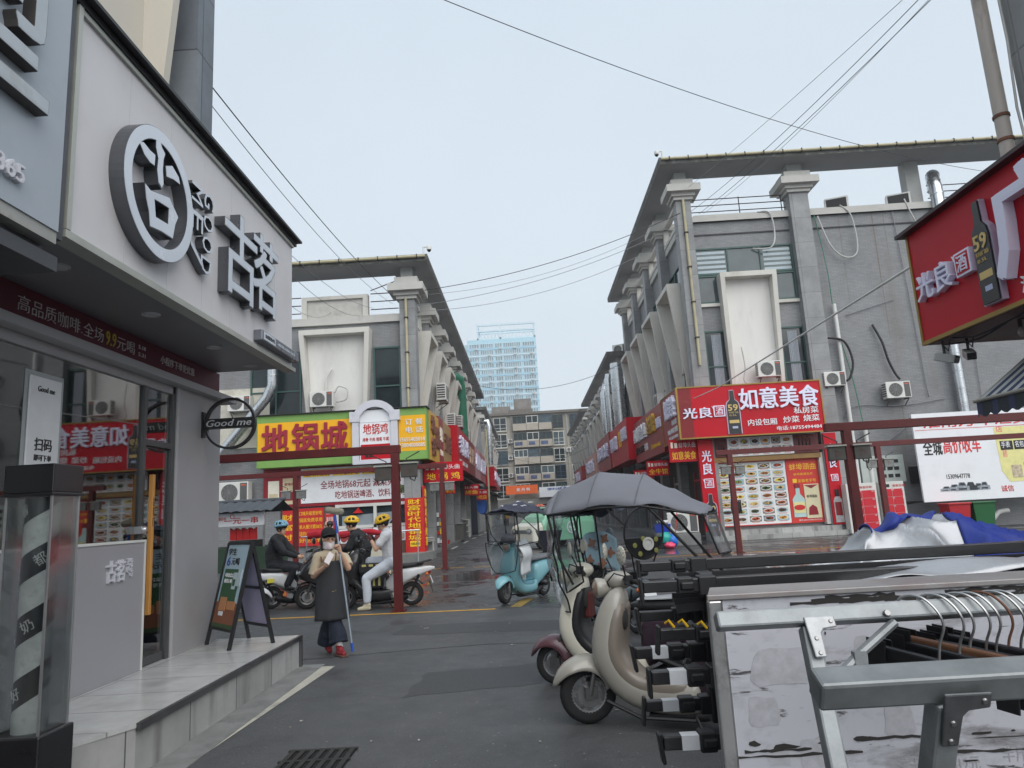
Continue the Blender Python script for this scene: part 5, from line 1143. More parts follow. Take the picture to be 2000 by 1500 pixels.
q = MB(); q.box(7.4, 12.9, 29.5, 30.3, 0, .2); q.box(7.75, 12.7, 29.8, 30.3, .2, .4); o = single('stone_step', q, step_side, 'two broad stone steps before the menu wall', 'step')
# skewers of black sausages hanging on the near post are a loose bundle on a stick
t = W('sausage_bundle', 'bundle of dark dried sausages on a bamboo stick before the menu wall', 'food', (8.3, 28.9, .4))
q = MB()
for k in range(6): q.tube([(8.08 + k * .07, 28.9, 1.62), (8.06 + k * .07, 28.88, 1.3), (8.09 + k * .07, 28.9, 1.08)], [.03, .045, .03], 7)
obj('sausage', q, M('dark meat', (.02, .014, .012), .5), t)
q = MB(); q.tube([(8.22, 28.95, 1.65), (8.36, 28.9, .0)], .012, 6); obj('stick', q, M('bamboo', rgb(190, 160, 100), .6), t)
# ---------------------------------------------------------------- dark red pipe frames with floodlights
def flood(label, x, y, z, s, pale):
    t = W('floodlight', label, 'floodlight', (x, y, z), 'floodlights fixed to the dark red frames')
    m = M('grey lamp box', rgb(128, 130, 128), .5, .3, var=.15, scale=4, dirt=(rgb(90, 84, 76), .5, 5)) if pale else M('dark lamp box', rgb(84, 82, 78), .5, .3, var=.2, scale=5)
    q = MB(); q.box(x - .15, x + .15, y - .06, y + .05, z - .15, z + .10); obj('housing', q, m, t, bevel=.01)
    q = MB(); q.box(x - .17, x + .17, y - .09, y + .07, z + .102, z + .13); obj('hood', q, M('pale lamp hood', rgb(168, 168, 160), .5), t)
    q = MB(); q.ring((x, y - .061, z - .02), (1, 0, 0), (0, 0, 1), (0, -.004, 0), .07, .058, 3); obj('warning_mark', q, M('dull red mark', rgb(110, 60, 54), .6), t)
    q = MB(); q.tube([(x + s * .12, y, z - .15), (x + s * .1, y, z - .22), (x + s * .02, y, z - .18), (x - s * .05, y + .02, z + .2), (x + s * .2, y, z + .32)], .012, 6); obj('cable', q, wire_m, t)
def pipe_frame(label, x0, x1, y, z, posts, wd, group):
    t = W('pipe_frame', label, 'frame', (posts[0], y, 0), group)
    q = MB(); q.box(x0, x1, y - wd / 2, y + wd / 2, z - wd, z); obj('beam', q, dark_red, t, bevel=.006)
    for xx in posts:
        q = MB(); q.box(xx - wd / 2, xx + wd / 2, y - wd / 2 + .001, y + wd / 2 - .001, 0, z - wd - .001); p = obj('post', q, dark_red, t, bevel=.006)
        q = MB(); q.box(xx - wd * .85, xx + wd * .85, y - wd * .85, y + wd * .85, .005, .02); sub('base_plate', q, dark_red, p, t)
    return t
FG = 'dark red steel pipe frames over the crossing'
pipe_frame('dark red steel frame with a thick post beside the two helmeted riders', -8.0, -2.36, 13.2, 3.0, [-2.46], .15, FG)
pipe_frame('dark red steel frame spanning in front of the yellow restaurant sign', -14, -2.62, 23.0, 3.33, [-7.55, -2.78], .15, FG)
pipe_frame('dark red steel frame with a leaning thick post behind the blue tarp', 5.55, 11.5, 13.2, 2.94, [5.93], .15, FG)
pipe_frame('dark red steel frame spanning before the menu wall and the lockers', 6.1, 16.6, 23.0, 3.24, [6.52, 11.25], .16, FG)
for lab, x, y, z, s, p in (('dark floodlight left of the thick post near the white clad rider', -2.56 - .12, 13.17, 2.5, -1, 0), ('dark floodlight right of the thick post near the white clad rider', -2.20, 13.17, 2.54, 1, 0),
                          ('pale floodlight left of the post behind the snack cart', -7.85, 22.95, 2.6, -1, 1), ('pale floodlight right of the post behind the snack cart', -7.35, 22.95, 2.6, 1, 1),
                          ('pale floodlight left of the slim post before the left terrace', -3.02, 22.95, 2.6, -1, 1), ('pale floodlight right of the slim post before the left terrace', -2.54, 22.95, 2.6, 1, 1),
                          ('dark floodlight left of the leaning post above the blue tarp', 5.68, 13.15, 2.4, -1, 0), ('dark floodlight right of the leaning post above the blue tarp', 6.14, 13.15, 2.4, 1, 0),
                          ('grey floodlight left of the slim post before the menu wall', 6.34, 22.95, 2.6, -1, 1), ('grey floodlight right of the slim post before the menu wall', 6.80, 22.95, 2.6, 1, 1),
                          ('grey floodlight left of the post before the lockers', 10.98, 22.95, 2.55, -1, 1), ('grey floodlight right of the post before the lockers', 11.52, 22.95, 2.55, 1, 1)): flood(lab, x, y, z, s, p)

# ---------------------------------------------------------------- air conditioners, ducts, pipes
mini_ac('white air conditioner low in the white frame above the yellow sign', (-8.25, 28.5, 6.30), 0, 1.1)
mini_ac('white air conditioner on the flaking plaster behind the round sign', (-11.75, 28.75, 6.36), 0, 1.1)
mini_ac('large white air conditioner beside the liquor print left of the restaurant', (-11.85, 28.6, 2.62), 0, 1.42)
mini_ac('white air conditioner with dark fan low in the tall white frame on the right', (10.48, 29.75, 6.68), 0, 1.15)
mini_ac('white air conditioner left of the white pipe on the grey wall', (13.25, 29.95, 6.15), 0, 1.05)
mini_ac('white air conditioner alone on the wide grey tiled wall', (15.82, 29.95, 5.48), 0, 1.2)
mini_ac('big white air conditioner on the ground by the right restaurant corner', (5.9, 28.2, .5), -.1, 1.35)
mini_ac('white air conditioner high on the left terrace', (-3.95, 34.2, 7.15), R(90), 1.45)
mini_ac('white air conditioner below on the left terrace beside the duct', (-3.95, 38.2, 6.25), R(90), 1.4)
mini_ac('small white air conditioner beside the green duct on the left terrace', (-3.9, 42.2, 6.8), R(90), 1.2)
mini_ac('lone white air conditioner far along the left terrace', (-3.9, 47.2, 6.5), R(90), 1.2)
mini_ac('white air conditioner on the right terrace over the long red sign', (6.9, 35.8, 6.5), R(-90), 1.1)
mini_ac('white air conditioner on the roof edge of the lower right terrace', (7.3, 50.6, 12.5), R(-30), 1.3)
mini_ac('white air conditioner on the parapet left of the bent duct', (14.8, 30.7, 14.26), R(160), 1.15)
mini_ac('white air conditioner on the parapet right beside the roof post', (17.6, 30.7, 14.26), R(160), 1.15)
def duct(label, pts, r, mat=None, rings=True, cat='duct', name='duct'):
    t = W(name, label, cat, pts[0]); q = MB(); q.tube(pts, r, 14); obj('pipe', q, mat or duct_m, t, smooth=True)
    if rings:
        q = MB()
        for a, b in zip(pts, pts[1:]):
            a, b = V(a), V(b); n_ = max(1, int((b - a).length / .7)); d = (b - a).normalized()
            for i in range(n_): c = a.lerp(b, (i + .5) / n_); q.tube([c - d * .02, c + d * .02], r * 1.06, 14)
        obj('seam_ring', q, mat or duct_m, t)
duct('shiny metal duct slanting down the wall behind the round sign', [(-10.28, 28.35, 9), (-10.28, 28.35, 7.3), (-10.5, 28.35, 6.8), (-12.3, 28.4, 4.7), (-12.6, 28.5, 4.2)], .2)
duct('straight shiny duct on the grey wall above the billboard', [(18.55, 30.0, 9.2), (18.55, 30.0, 4.6)], .2)
duct('bent shiny duct rising over the parapet by the roof post', [(19.6, 31.2, 15.2), (19.3, 30.6, 15.75), (19.05, 30.3, 15.5), (18.98, 30.05, 14.9), (18.98, 30.0, 9.3), (18.6, 30.0, 9.0)], .27)
greenp = M('green corrugated hose', rgb(52, 120, 96), .6, var=.1)
duct('green corrugated duct hanging down the left terrace', [(-4.4, 43.4, 10.2), (-4.0, 44, 10.1), (-3.95, 44.3, 9.3), (-3.95, 44.5, 6.3)], .33, greenp)
duct('tall metal duct on the right terrace', [(6.4, 51.3, 11.2), (6.3, 51.3, 10.8), (6.3, 51.3, 6.8)], .28)
duct('second metal duct with an elbow on the right terrace', [(7.1, 53.6, 10.6), (6.3, 53.6, 10.7), (6.2, 53.6, 10.2), (6.2, 53.6, 6.8)], .3)
duct('square jointed metal duct at the end of the three storey terrace', [(6.75, 49.3, 11.6), (6.75, 49.3, 6.9)], .48)
duct('far metal duct on the second left terrace', [(-4.4, 69.5, 10.6), (-3.7, 69.5, 10.6), (-3.6, 69.5, 10), (-3.6, 69.5, 6.3)], .3)
duct('yellowed drain pipe at the start of the second left terrace', [(-3.75, 67.2, 9.6), (-3.75, 67.2, 0)], .09, gutter_y, False, 'pipe', 'drainpipe')
duct('white plastic pipe running down the grey wall beside the lockers', [(13.78, 30.1, 9.8), (13.78, 30.1, 1.2)], .085, pvc, True, 'pipe', 'wall_pipe')
duct('short white plastic pipe beside the longer one', [(14.35, 30.1, 4.3), (14.35, 30.1, 1.5)], .085, pvc, False, 'pipe', 'wall_pipe')
duct('white pipe stub above the car billboard', [(19.9, 29.9, 5.6), (19.9, 29.9, 4.3)], .06, pvc, False, 'pipe', 'wall_pipe')
def hose(label, pts, r, mat, cat='hose', name='hose'):
    # smooth curve through the points
    P = [V(p) for p in pts]; out = []
    for i in range(len(P) - 1):
        p0, p1, p2, p3 = P[max(0, i - 1)], P[i], P[i + 1], P[min(len(P) - 1, i + 2)]
        for k in range(6):
            t_ = k / 6; out.append(.5 * ((2 * p1) + (p2 - p0) * t_ + (2 * p0 - 5 * p1 + 4 * p2 - p3) * t_ ** 2 + (3 * p1 - p0 - 3 * p2 + p3) * t_ ** 3))
    out.append(P[-1]); q = MB(); q.tube(out, r, 7); return single(name, q, mat, label, cat, smooth=True)
hose('black hose arching from the pillar to the left wall air conditioner', [(13.1, 30.0, 8.3), (13.9, 29.95, 8.1), (14.15, 29.9, 7.2), (13.95, 29.9, 6.5), (13.75, 29.95, 6.35)], .05, black_m)
hose('taped black hose hanging to the lone wall air conditioner', [(15.35, 30.2, 8.8), (15.6, 30.1, 8.0), (15.75, 30.1, 7.2), (15.95, 30.1, 6.6), (16.1, 30.05, 6.3)], .05, black_m)
hose('pale hose looping down from the terrace onto the upper window', [(11.0, 30.2, 14.3), (11.5, 30.1, 14.2), (11.6, 30.05, 13.2), (11.3, 29.9, 12.5), (10.6, 30.2, 12.6)], .035, grey_pl)
hose('grey green hose loop below the parapet air conditioner', [(14.7, 30.2, 14.4), (15.1, 30.1, 13.8), (15.15, 30.1, 12.2), (14.6, 30.1, 11.9), (14.0, 30.1, 12.5), (13.6, 30.1, 13.9)], .032, grey_pl)
hose('pale hose drooping behind the red sign corner', [(17.6, 30.2, 14.5), (17.8, 30.1, 13.6), (18.3, 30.1, 12.3)], .032, grey_pl)
hose('green cable dropping along the white pipe', [(13.5, 30.2, 14.0), (13.7, 30.1, 11.4), (13.75, 30.1, 9.0), (14.1, 30.05, 6.5), (14.3, 30.05, 4.3)], .02, greenp, 'cable', 'cable')
hose('thin white hose rising from the frame air conditioner on the left block', [(-8.2, 28.85, 6.9), (-8.15, 28.75, 7.5), (-7.9, 28.75, 7.95)], .04, white_pl)
hose('looped hose beside the frame air conditioner on the left block', [(-7.7, 28.6, 6.5), (-7.3, 28.6, 6.6), (-7.25, 28.6, 7.0), (-7.6, 28.6, 7.15), (-7.75, 28.6, 6.9)], .03, grey_pl)
hose('thin hose under the air conditioner in the right white frame', [(9.5, 29.9, 8.1), (9.55, 29.85, 7.2), (9.45, 29.85, 6.6), (9.8, 29.85, 6.4)], .03, grey_pl)
for pts in ([(13.6, 30.28, 4.8), (14.2, 30.25, 5.3), (16, 30.25, 5.2), (18.0, 30.25, 5.4)], [(17.0, 30.25, 14), (17.2, 30.25, 9), (17.3, 30.25, 5.5)], [(14.2, 30.25, 3.9), (15.2, 30.25, 3.7), (16.3, 30.25, 4.4)], [(19.6, 30.25, 9), (19.5, 30.25, 4.6)], [(14.3, 30.25, 9.3), (16.5, 30.25, 9.9)]):
    hose('thin grey cable sagging across the grey tiled wall', pts, .018, wire_g, 'cable', 'wall_cable')['group'] = 'thin cables on the grey wall'

# ---------------------------------------------------------------- lockers, billboard, bins, meter board
red_lock = M('red locker door', rgb(196, 26, 44), .4, var=.04, rvar=.05)
for i, (x0, lab) in enumerate(((12.85, 'red and white parcel locker left of the other beside the menu wall'), (14.18, 'red and white parcel locker right of the other under the meter board'))):
    w_ = 1.22 if i == 0 else 1.0
    t = W('parcel_locker', lab, 'locker', (x0 + w_ / 2, 29.4, 0), 'parcel lockers on the grey wall')
    q = MB(); q.box(x0, x0 + w_, 29.3, 29.75, .05, 2.02); q.box(x0 + .05, x0 + w_ - .05, 29.34, 29.7, 0, .049); obj('casing', q, white_pl, t, bevel=.01)
    nn = 0
    for r_ in range(5):
        for c in range(2):
            nn += 1; xa = x0 + .1 + c * (w_ - .17) / 2; q = MB(); q.box(xa, xa + (w_ - .17) / 2 - .018, 29.285, 29.299, 1.42 - r_ * .32, 1.725 - r_ * .32); d_ = obj('door', q, red_lock, t)
            q = MB(); q.text('%02d' % nn, (xa + .38, 29.283, 1.66 - r_ * .32), .09, .05, YF, (0, 0, 1), .003); sub('number', q, paper_w, d_, t)
    q = MB(); q.box(x0 + .15, x0 + .24, 29.29, 29.299, 1.8, 1.92); q.box(x0 + .3, x0 + .42, 29.29, 29.299, 1.8, 1.92); obj('screen', q, black_m, t)
    q = MB(); q.text('智能存柜', (x0 + .55, 29.297, 1.8), .5, .1, YF, (0, 0, 1), .003, .02); obj('lettering', q, print_red, t)
t = W('meter_board', 'pale metal meter board with rows of dark slots on the grey wall', 'meter box', (14.9, 30.1, 2.0))
q = MB(); q.box(13.95, 15.75, 30.1, 30.3, 2.0, 3.12); q.box(12.9, 13.6, 30.1, 30.3, 2.2, 3.0); obj('cabinet', q, M('pale cabinet', rgb(176, 184, 180), .5, var=.06), t, bevel=.01)
for r_ in range(3):
    for c in range(3): q = MB(); xx = 14.75 + c * .28; zz = 2.2 + r_ * .3; q.box(xx, xx + .2, 30.085, 30.099, zz, zz + .14); obj('slot', q, black_m, t)
q = MB(); q.box(16.0, 16.6, 30.15, 30.3, 1.9, 2.6); single('fuse_box', q, black_m, 'small black fuse box between the meter board and the billboard', 'fuse box', bevel=.01)
t = sign('billboard', 'big white billboard offering 全城高价收车 with a row of cars', (15.75, 29.0, 1.12), YF, 6.2, 3.55, .1, paper_w,
     [('淮南万车汇贸易', .065, .83, .80, .12, M('billboard red', rgb(212, 60, 66), .5), .01, .03), ('全城', .045, .52, .12, .17, black_m, .01, .04), ('高价收车', .175, .53, .24, .18, M('billboard red'), .01, .04), ('15309647778', .165, .245, .15, .05, black_m, .006, .02),
      ('手表', .548, .56, .055, .07, paper_w, .012, .03), ('名包', .637, .56, .055, .07, paper_w, .012, .03), ('诚信', .5, .07, .08, .07, print_red, .006, .02), ('高价', .548, .45, .03, .1, M('pink print', rgb(226, 96, 120), .5), .006), ('店', .53, .74, .04, .07, M('pink print'), .006)])
q = MB(); q.add([(19.0, 28.993, 2.2), (19.25, 28.993, 1.75), (21.9, 28.993, 1.75), (21.9, 28.993, 3.95), (18.95, 28.993, 3.95)], [(0, 1, 2, 3, 4)]); obj('yellow_field', q, M('pale yellow print', rgb(226, 220, 150), .5), t)
q = MB(); q.box(19.1, 19.6, 28.985, 28.995, 3.02, 3.38); q.box(19.65, 20.15, 28.985, 28.995, 3.02, 3.38); obj('black_tab', q, black_m, t)
q = MB(); q.box(15.8, 21.9, 28.994, 28.998, 3.98, 4.0); obj('red_rule', q, M('billboard red'), t)
carm = [M('car print silver', rgb(150, 158, 166), .3, var=.4, scale=12), M('car print dark', rgb(50, 54, 60), .3, var=.5, scale=12)]
for k, (x0, w_, h_, dk) in enumerate(((16.45, .5, .2, 0), (16.75, .55, .26, 0), (17.75, .45, .26, 0), (18.0, .42, .3, 0), (17.42, .5, .32, 1), (17.05, .55, .33, 0))):
    q = MB(); q.m = 0; yy = 28.997 - .003 * k
    q.prism([(0, 0), (w_, 0), (w_, h_ * .5), (w_ * .82, h_ * .58), (w_ * .7, h_), (w_ * .3, h_), (w_ * .18, h_ * .58), (0, h_ * .5)], (x0, yy, 1.5), (1, 0, 0), (0, 0, 1), (0, -.002, 0)); q.m = 1
    q.prism([(w_ * .26, h_ * .6), (w_ * .74, h_ * .6), (w_ * .66, h_ * .94), (w_ * .34, h_ * .94)], (x0, yy - .0025, 1.5), (1, 0, 0), (0, 0, 1), (0, -.001, 0)); q.box(x0 + w_ * .2, x0 + w_ * .8, yy - .0035, yy - .0025, 1.53, 1.5 + h_ * .3); obj('car_print', q, [carm[dk], carm[1]], t)
q = MB(); q.box(19.4, 19.8, 28.985, 28.994, 1.9, 2.4); q.box(19.9, 20.3, 28.985, 28.994, 1.95, 2.5); obj('goods_photo', q, M('goods photo', rgb(190, 176, 150), .5, var=.4, scale=8), t)
q = MB()
for zz in (1.15, 4.5): q.bar((15.3, 30.2, zz - .1), (15.74, 29.05, zz), .05); q.bar((15.35, 30.2, zz), (16.5, 29.12, zz), .05)
obj('bracket', q, black_m, t)
for i, (x0, col, lab) in enumerate(((16.2, rgb(176, 30, 40), 'red wheeled rubbish bin under the car billboard'), (17.14, rgb(24, 92, 48), 'green wheeled rubbish bin under the car billboard'))):
    t = W('rubbish_bin', lab, 'bin', (x0 + .4, 28.5, 0)); m = M('bin %d' % i, col, .5, var=.08, scale=3, dirt=(rgb(60, 50, 46), .3, 3))
    q = MB(); q.loft([[V((x0 + .4 + a * (.34 if k == 0 else .42), 28.5 + b * (.28 if k == 0 else .36), z)) for a, b in ((-1, -1), (1, -1), (1, 1), (-1, 1))] for k, z in ((0, .08), (1, .98))]); obj('body', q, m, t, bevel=.02)
    q = MB(); q.box(x0 - .05, x0 + .85, 28.1, 28.9, .982, 1.05); obj('lid', q, m, t, bevel=.02)
    for s_ in (-1, 1): q = MB(); q.lathe([(0, -.03), (.1, -.03), (.1, .03), (0, .03)], (x0 + .4 + s_ * .3, 28.82, .1), (1, 0, 0), 14); obj('wheel', q, black_r, t)
hose('white wrapped pipe bent along the foot of the grey wall', [(18.2, 29.9, .15), (18.25, 29.8, .45), (18.6, 29.8, .5), (18.8, 29.8, .3), (19.1, 29.8, .55), (19.5, 29.8, .6)], .1, white_pl, 'pipe', 'wrapped_pipe')
# things by the right restaurant corner
t = W('plastic_crate', 'blue plastic crate with dishes by the restaurant corner', 'crate', (4.95, 27.4, .5)); q = MB(); q.loft([[V((4.95 + a * k, 27.4 + b * k, z)) for a, b in ((-.3, -.22), (.3, -.22), (.3, .22), (-.3, .22))] for k, z in ((.85, .58), (1, .88))]); obj('tub', q, M('blue plastic', rgb(28, 60, 170), .45), t)
q = MB(); q.box(4.66, 5.24, 27.2, 27.6, 0, .575); single('stool', q, M('grey stool', rgb(110, 110, 106), .6, var=.2), 'grey block stool carrying the blue crate', 'stool', bevel=.03)
q = MB(); q.lathe([(.0, .9), (.2, .9), (.23, 1.02), (.2, 1.02), (0, .93)], (4.98, 27.35, 0), n=18); single('basin', q, white_pl, 'white basin standing in the blue crate', 'basin', smooth=True)
q = MB(); q.box(5.3, 6.5, 27.9, 28.6, 0, .48); single('masonry_plinth', q, kerb_m, 'rough masonry plinth under the big ground air conditioner', 'plinth', bevel=.03)
def bag(label, c, r, m):
    q = MB(); q.ball(c, r, 14, 9); random.seed(int(c[0] * 100)); q.v = [(x + random.uniform(-.035, .035), y + random.uniform(-.035, .035), max(.01, z + random.uniform(-.03, .03))) for x, y, z in q.v]; single('plastic_bag', q, m, label, 'bag', 'crumpled plastic bags by the restaurant corner', smooth=True)
bag('turquoise plastic bag slumped below the blue crate', (4.95, 26.9, .38), (.24, .2, .22), M('turquoise bag', rgb(30, 160, 150), .35))
bag('bright blue plastic bag below the blue crate', (5.2, 26.95, .28), (.22, .2, .24), M('bright blue bag', rgb(30, 110, 200), .35))
bag('pink plastic bag lying lowest of the bags', (5.05, 26.7, .12), (.2, .16, .12), M('pink bag', rgb(226, 70, 110), .35))
q = MB(); q.tube([(5.35, 27.2, .3), (5.6, 27.4, 1.5)], .018, 6); single('mop', q, print_red, 'red mop handle leaning by the blue bag', 'mop')

# ---------------------------------------------------------------- red shop sign on the right
xs = 4.6
t = W('liquor_shop_sign', 'huge red fascia sign with gold edge and black bottle cut-out on the right', 'sign', (xs + .3, 7, 3.27))
q = MB(); q.box(xs, xs + .9, 4.5, 7.95, 3.30, 4.56); obj('board', q, M('deep red sheet', rgb(184, 14, 36), .42, spec=.22, var=.05, scale=.8, rvar=.06, dirt=(rgb(140, 16, 30), .4, 1.2)), t)
q = MB(); q.box(xs - .012, xs + .03, 4.5, 7.99, 3.255, 3.298); q.box(xs - .012, xs + .03, 7.952, 7.99, 3.30, 4.56); q.box(xs + .031, xs + .9, 7.952, 7.985, 3.26, 4.56); obj('gold_edge', q, gold_trim, t)
q = MB(); q.box(xs - .10, xs + .92, 4.4, 8.05, 4.562, 4.60); obj('top_flashing', q, M('dark maroon flashing', rgb(50, 22, 26), .5), t)
q = MB(); q.box(xs + .032, xs + 2.0, 4.5, 7.94, 3.25, 3.297); obj('soffit', q, M('maroon soffit', rgb(84, 34, 40), .5, var=.2, scale=2), t)
q = MB(); q.text('光良', (xs - .005, 7.82, 3.72), .66, .30, XL, (0, 0, 1), .07, .03, shear=.0); obj('raised_letter', q, [letter_w], t)
jiu(t, (xs - .002, 7.08, 3.76), XL, .25, .07)
bottle_print(t, (xs - .002, 6.74, 3.36), XL, .24, 1.05, d=.07)
q = MB(); q.text('广', (xs - .005, 6.42, 3.52), .95, .92, XL, (0, 0, 1), .1, .045); obj('raised_letter', q, letter_w, t)
q = MB(); q.text('激情', (xs - .005, 6.27, 3.34), .34, .16, XL, (0, 0, 1), .02, .02); obj('small_lettering', q, paper_w, t)
for i, (x, y, a, lab) in enumerate(((4.68, 7.75, .5, 'grey bullet camera left of its twin under the red fascia'), (4.85, 7.6, -.4, 'grey bullet camera right of its twin under the red fascia'))):
    t = W('security_camera', lab, 'security camera', (x, y, 3.1), 'bullet cameras under the red fascia')
    q = MB(); mt = Matrix.Translation((x, y, 3.06)) @ Matrix.Rotation(a, 4, 'Z') @ Matrix.Rotation(.35, 4, 'X'); q.box(-.05, .05, -.13, .10, -.045, .045, mt); obj('housing', q, M('camera grey', rgb(170, 170, 168), .4), t, bevel=.012)
    q = MB(); q.box(-.042, .042, -.135, -.131, -.036, .036, mt); obj('lens', q, black_g, t)
    q = MB(); q.tube([(x, y, 3.1), (x, y, 3.26)], .014, 6); q.tube([(x, y, 3.2), (x + .06, y + .02, 3.14), (x + .08, y, 3.24)], .008, 6); obj('bracket', q, black_m, t)
t = W('hanging_bulb', 'bare bulb lamp hanging under the red fascia', 'lamp', (4.9, 6.9, 3.1)); q = MB(); q.tube([(4.95, 6.9, 3.25), (4.95, 6.9, 3.17)], .018, 8); obj('socket', q, black_m, t); q = MB(); q.ball((4.95, 6.9, 3.12), (.035, .035, .055), 12, 8); obj('bulb', q, M('bulb glass', rgb(150, 140, 132), .25), t, smooth=True)
hose('black cable drooping under the red fascia', [(4.8, 7.9, 3.24), (4.85, 7.4, 3.18), (4.95, 6.9, 3.26), (5.0, 6.5, 3.0), (5.05, 6.2, 2.85)], .01, wire_m, 'cable', 'cable')
hose('second black cable drooping under the red fascia', [(4.7, 7.6, 3.25), (4.75, 7.3, 3.19), (4.8, 6.9, 3.22), (4.8, 6.5, 3.25)], .008, wire_m, 'cable', 'cable')
# shop body and pier behind the red sign
t = W('liquor_shop', 'dark shop building behind the red fascia with a stained white pipe', 'shop', (6, 5, 0))
q = MB(); q.box(5.25, 9, -1, 6.9, 0, 3.2); q.box(4.95, 9, 4.6, 6.35, 4.7, 9.5); q.box(5.3, 9, -1, 6.9, 3.31, 4.69); obj('wall', q, granite, t)
q = MB(); q.tube([(4.80, 6.42, 4.62), (4.80, 6.42, 11)], .065, 12); pp = obj('stained_pipe', q, M('stained white pipe', rgb(176, 168, 160), .5, var=.1, dirt=(rgb(90, 66, 56), .8, 5), streak=.3), t, smooth=True)
q = MB()
for zz in (4.9, 5.15, 7.2): q.tube([(4.80, 6.42, zz), (4.80, 6.42, zz + .03)], .075, 12)
sub('pipe_band', q, rust, pp, t)
q = MB(); q.tube([(4.90, 6.3, 4.7), (4.89, 6.32, 5.2), (4.91, 6.3, 5.9), (4.90, 6.31, 7.5)], .012, 6); obj('cable', q, grey_pl, t)
# striped awning
t = W('striped_awning', 'dirty blue and white striped awning with a scalloped valance on the right', 'awning', (5.4, 7, 2.4))
sa, sb, sc_ = M('awning white', rgb(190, 192, 190), .7, dirt=(rgb(110, 108, 104), .5, 3)), M('awning blue', rgb(52, 60, 92), .7, var=.15), M('awning dark', rgb(50, 56, 60), .8, var=.2)
q = MB(); ns_ = 28
for i in range(ns_):
    ya, yb = 5.0 + 2.25 * i / ns_, 5.0 + 2.25 * (i + 1) / ns_; q.m = 0 if i % 2 else 1
    q.add([(4.62, ya, 2.5), (4.62, yb, 2.5), (5.24, yb, 2.96), (5.24, ya, 2.96)], [(0, 1, 2, 3)])
obj('canopy', q, [sa, sb], t)
q = MB()
for i in range(ns_ * 2):
    ya, yb = 5.0 + 2.25 * i / ns_ / 2, 5.0 + 2.25 * (i + 1) / ns_ / 2; q.m = 0 if (i // 2) % 3 else 1
    za, zb = 2.36 - .035 * abs(math.sin(i * .8)), 2.36 - .035 * abs(math.sin((i + 1) * .8)); q.add([(4.615, ya, 2.495), (4.615, yb, 2.495), (4.61, yb, zb), (4.61, ya, za)], [(0, 1, 2, 3)])
q.m = 0; q.add([(4.62, 7.25, 2.49), (5.24, 7.25, 2.955), (5.24, 7.25, 2.8), (4.62, 7.25, 2.36)], [(0, 1, 2, 3)])
obj('valance', q, [sc_, sb], t)
q = MB(); q.tube([(4.61, 5.0, 2.5), (4.61, 7.27, 2.5)], .02, 8); q.tube([(4.62, 7.25, 2.49), (5.24, 7.25, 2.95)], .015, 6); obj('bar', q, M('awning bar', rgb(150, 146, 136), .5), t)
# long white pole reaching across to the sign
q = MB(); q.tube([(7.0, 28.9, 5.83), (7.2, 26, 5.75), (5.2, 8.0, 4.38 + .15)], .02, 8); single('slanting_pole', q, white_pl, 'thin pale pole slanting from the red fascia to the corner sign', 'pole')

# ---------------------------------------------------------------- snack cart and red cloth stall behind the riders
t = W('snack_cart', 'snack cart with grey tiled roof and white board 一元一串', 'food cart', (-7.6, 18.4, 0))
q = MB(); nt = 16
def rf_(u_, v_): x = -9.2 + u_ * 2.75; return (x, 17.75 + v_ * .9, 2.02 + v_ * .27 + .03 * abs(math.sin(u_ * math.pi * 11)))
q.grid(rf_, 66, 3); q.grid(lambda u_, v_: (-9.2 + u_ * 2.75, 19.5 - v_ * .85, 2.02 + v_ * .27), 10, 2); obj('tiled_roof', q, M('grey roof tile', rgb(74, 78, 84), .6, var=.1), t)
q = MB(); q.tube([(-9.2, 18.65, 2.31), (-6.4, 18.65, 2.31)], .05, 8); obj('ridge', q, M('grey roof tile'), t)
q = MB(); q.box(-9.2, -6.7, 17.95, 18.0, 1.68, 2.0); bd = obj('board', q, paper_w, t)
q = MB(); q.text('一元一串', (-7.7, 17.948, 1.74), .85, .15, YF, (0, 0, 1), .006, .03); q.text('香辣好吃', (-7.95, 17.948, 1.82), .3, .1, YF, (0, 0, 1), .004); q.ring((-7.5, 17.948, 1.92), (1, 0, 0), (0, 0, 1), (0, -.004, 0), .06, .045, 16); sub('lettering', q, print_red, bd, t)
q = MB()
for xx in (-9.1, -6.72):
    for yy in (18.02, 19.3): q.box(xx - .02, xx + .02, yy - .02, yy + .02, .85, 2.05)
obj('post', q, alu, t)
q = MB(); q.box(-9.2, -6.55, 17.9, 19.3, .55, 1.15); obj('cloth_skirt', q, M('dark green cloth', rgb(52, 74, 58), .85, var=.15, scale=3), t)
q = MB(); q.box(-9.1, -6.65, 18.0, 19.2, .15, .549); obj('body', q, alu, t)
for xx in (-8.6, -7.1): q = MB(); q.lathe([(0, -.04), (.24, -.04), (.26, 0), (.24, .04), (0, .04)], (xx, 17.98, .26), (0, 1, 0), 18); obj('wheel', q, black_r, t)
q = MB()
for i in range(4): q.prism([(0, 0), (.16, 0), (.15, .3), (.08, .24), (.0, .3)], (-7.62 + i * .17, 18.1, 1.33), (1, 0, 0), (0, 0, 1), (0, .1, 0))
obj('red_packet', q, print_red, t)
q = MB(); q.box(-7.6, -6.85, 18.05, 18.4, 1.152, 1.32); single('black_crate', q, black_m, 'black plastic crate on the snack cart under the red packets', 'crate')
t = W('cloth_stall', 'stall pole with rolled red cloth and cream board behind the masked woman', 'stall', (-4.6, 19, 0))
q = MB(); q.tube([(-6.1, 19, 1.30), (-2.95, 19, 1.32)], .02, 6); q.tube([(-5.95, 19, 0), (-5.95, 19, 1.3)], .02, 6); q.tube([(-3.0, 19, 0), (-3.0, 19, 1.32)], .02, 6); q.tube([(-4.3, 19.2, 0), (-4.3, 19.2, 1.3)], .015, 6); obj('frame_pole', q, alu, t)
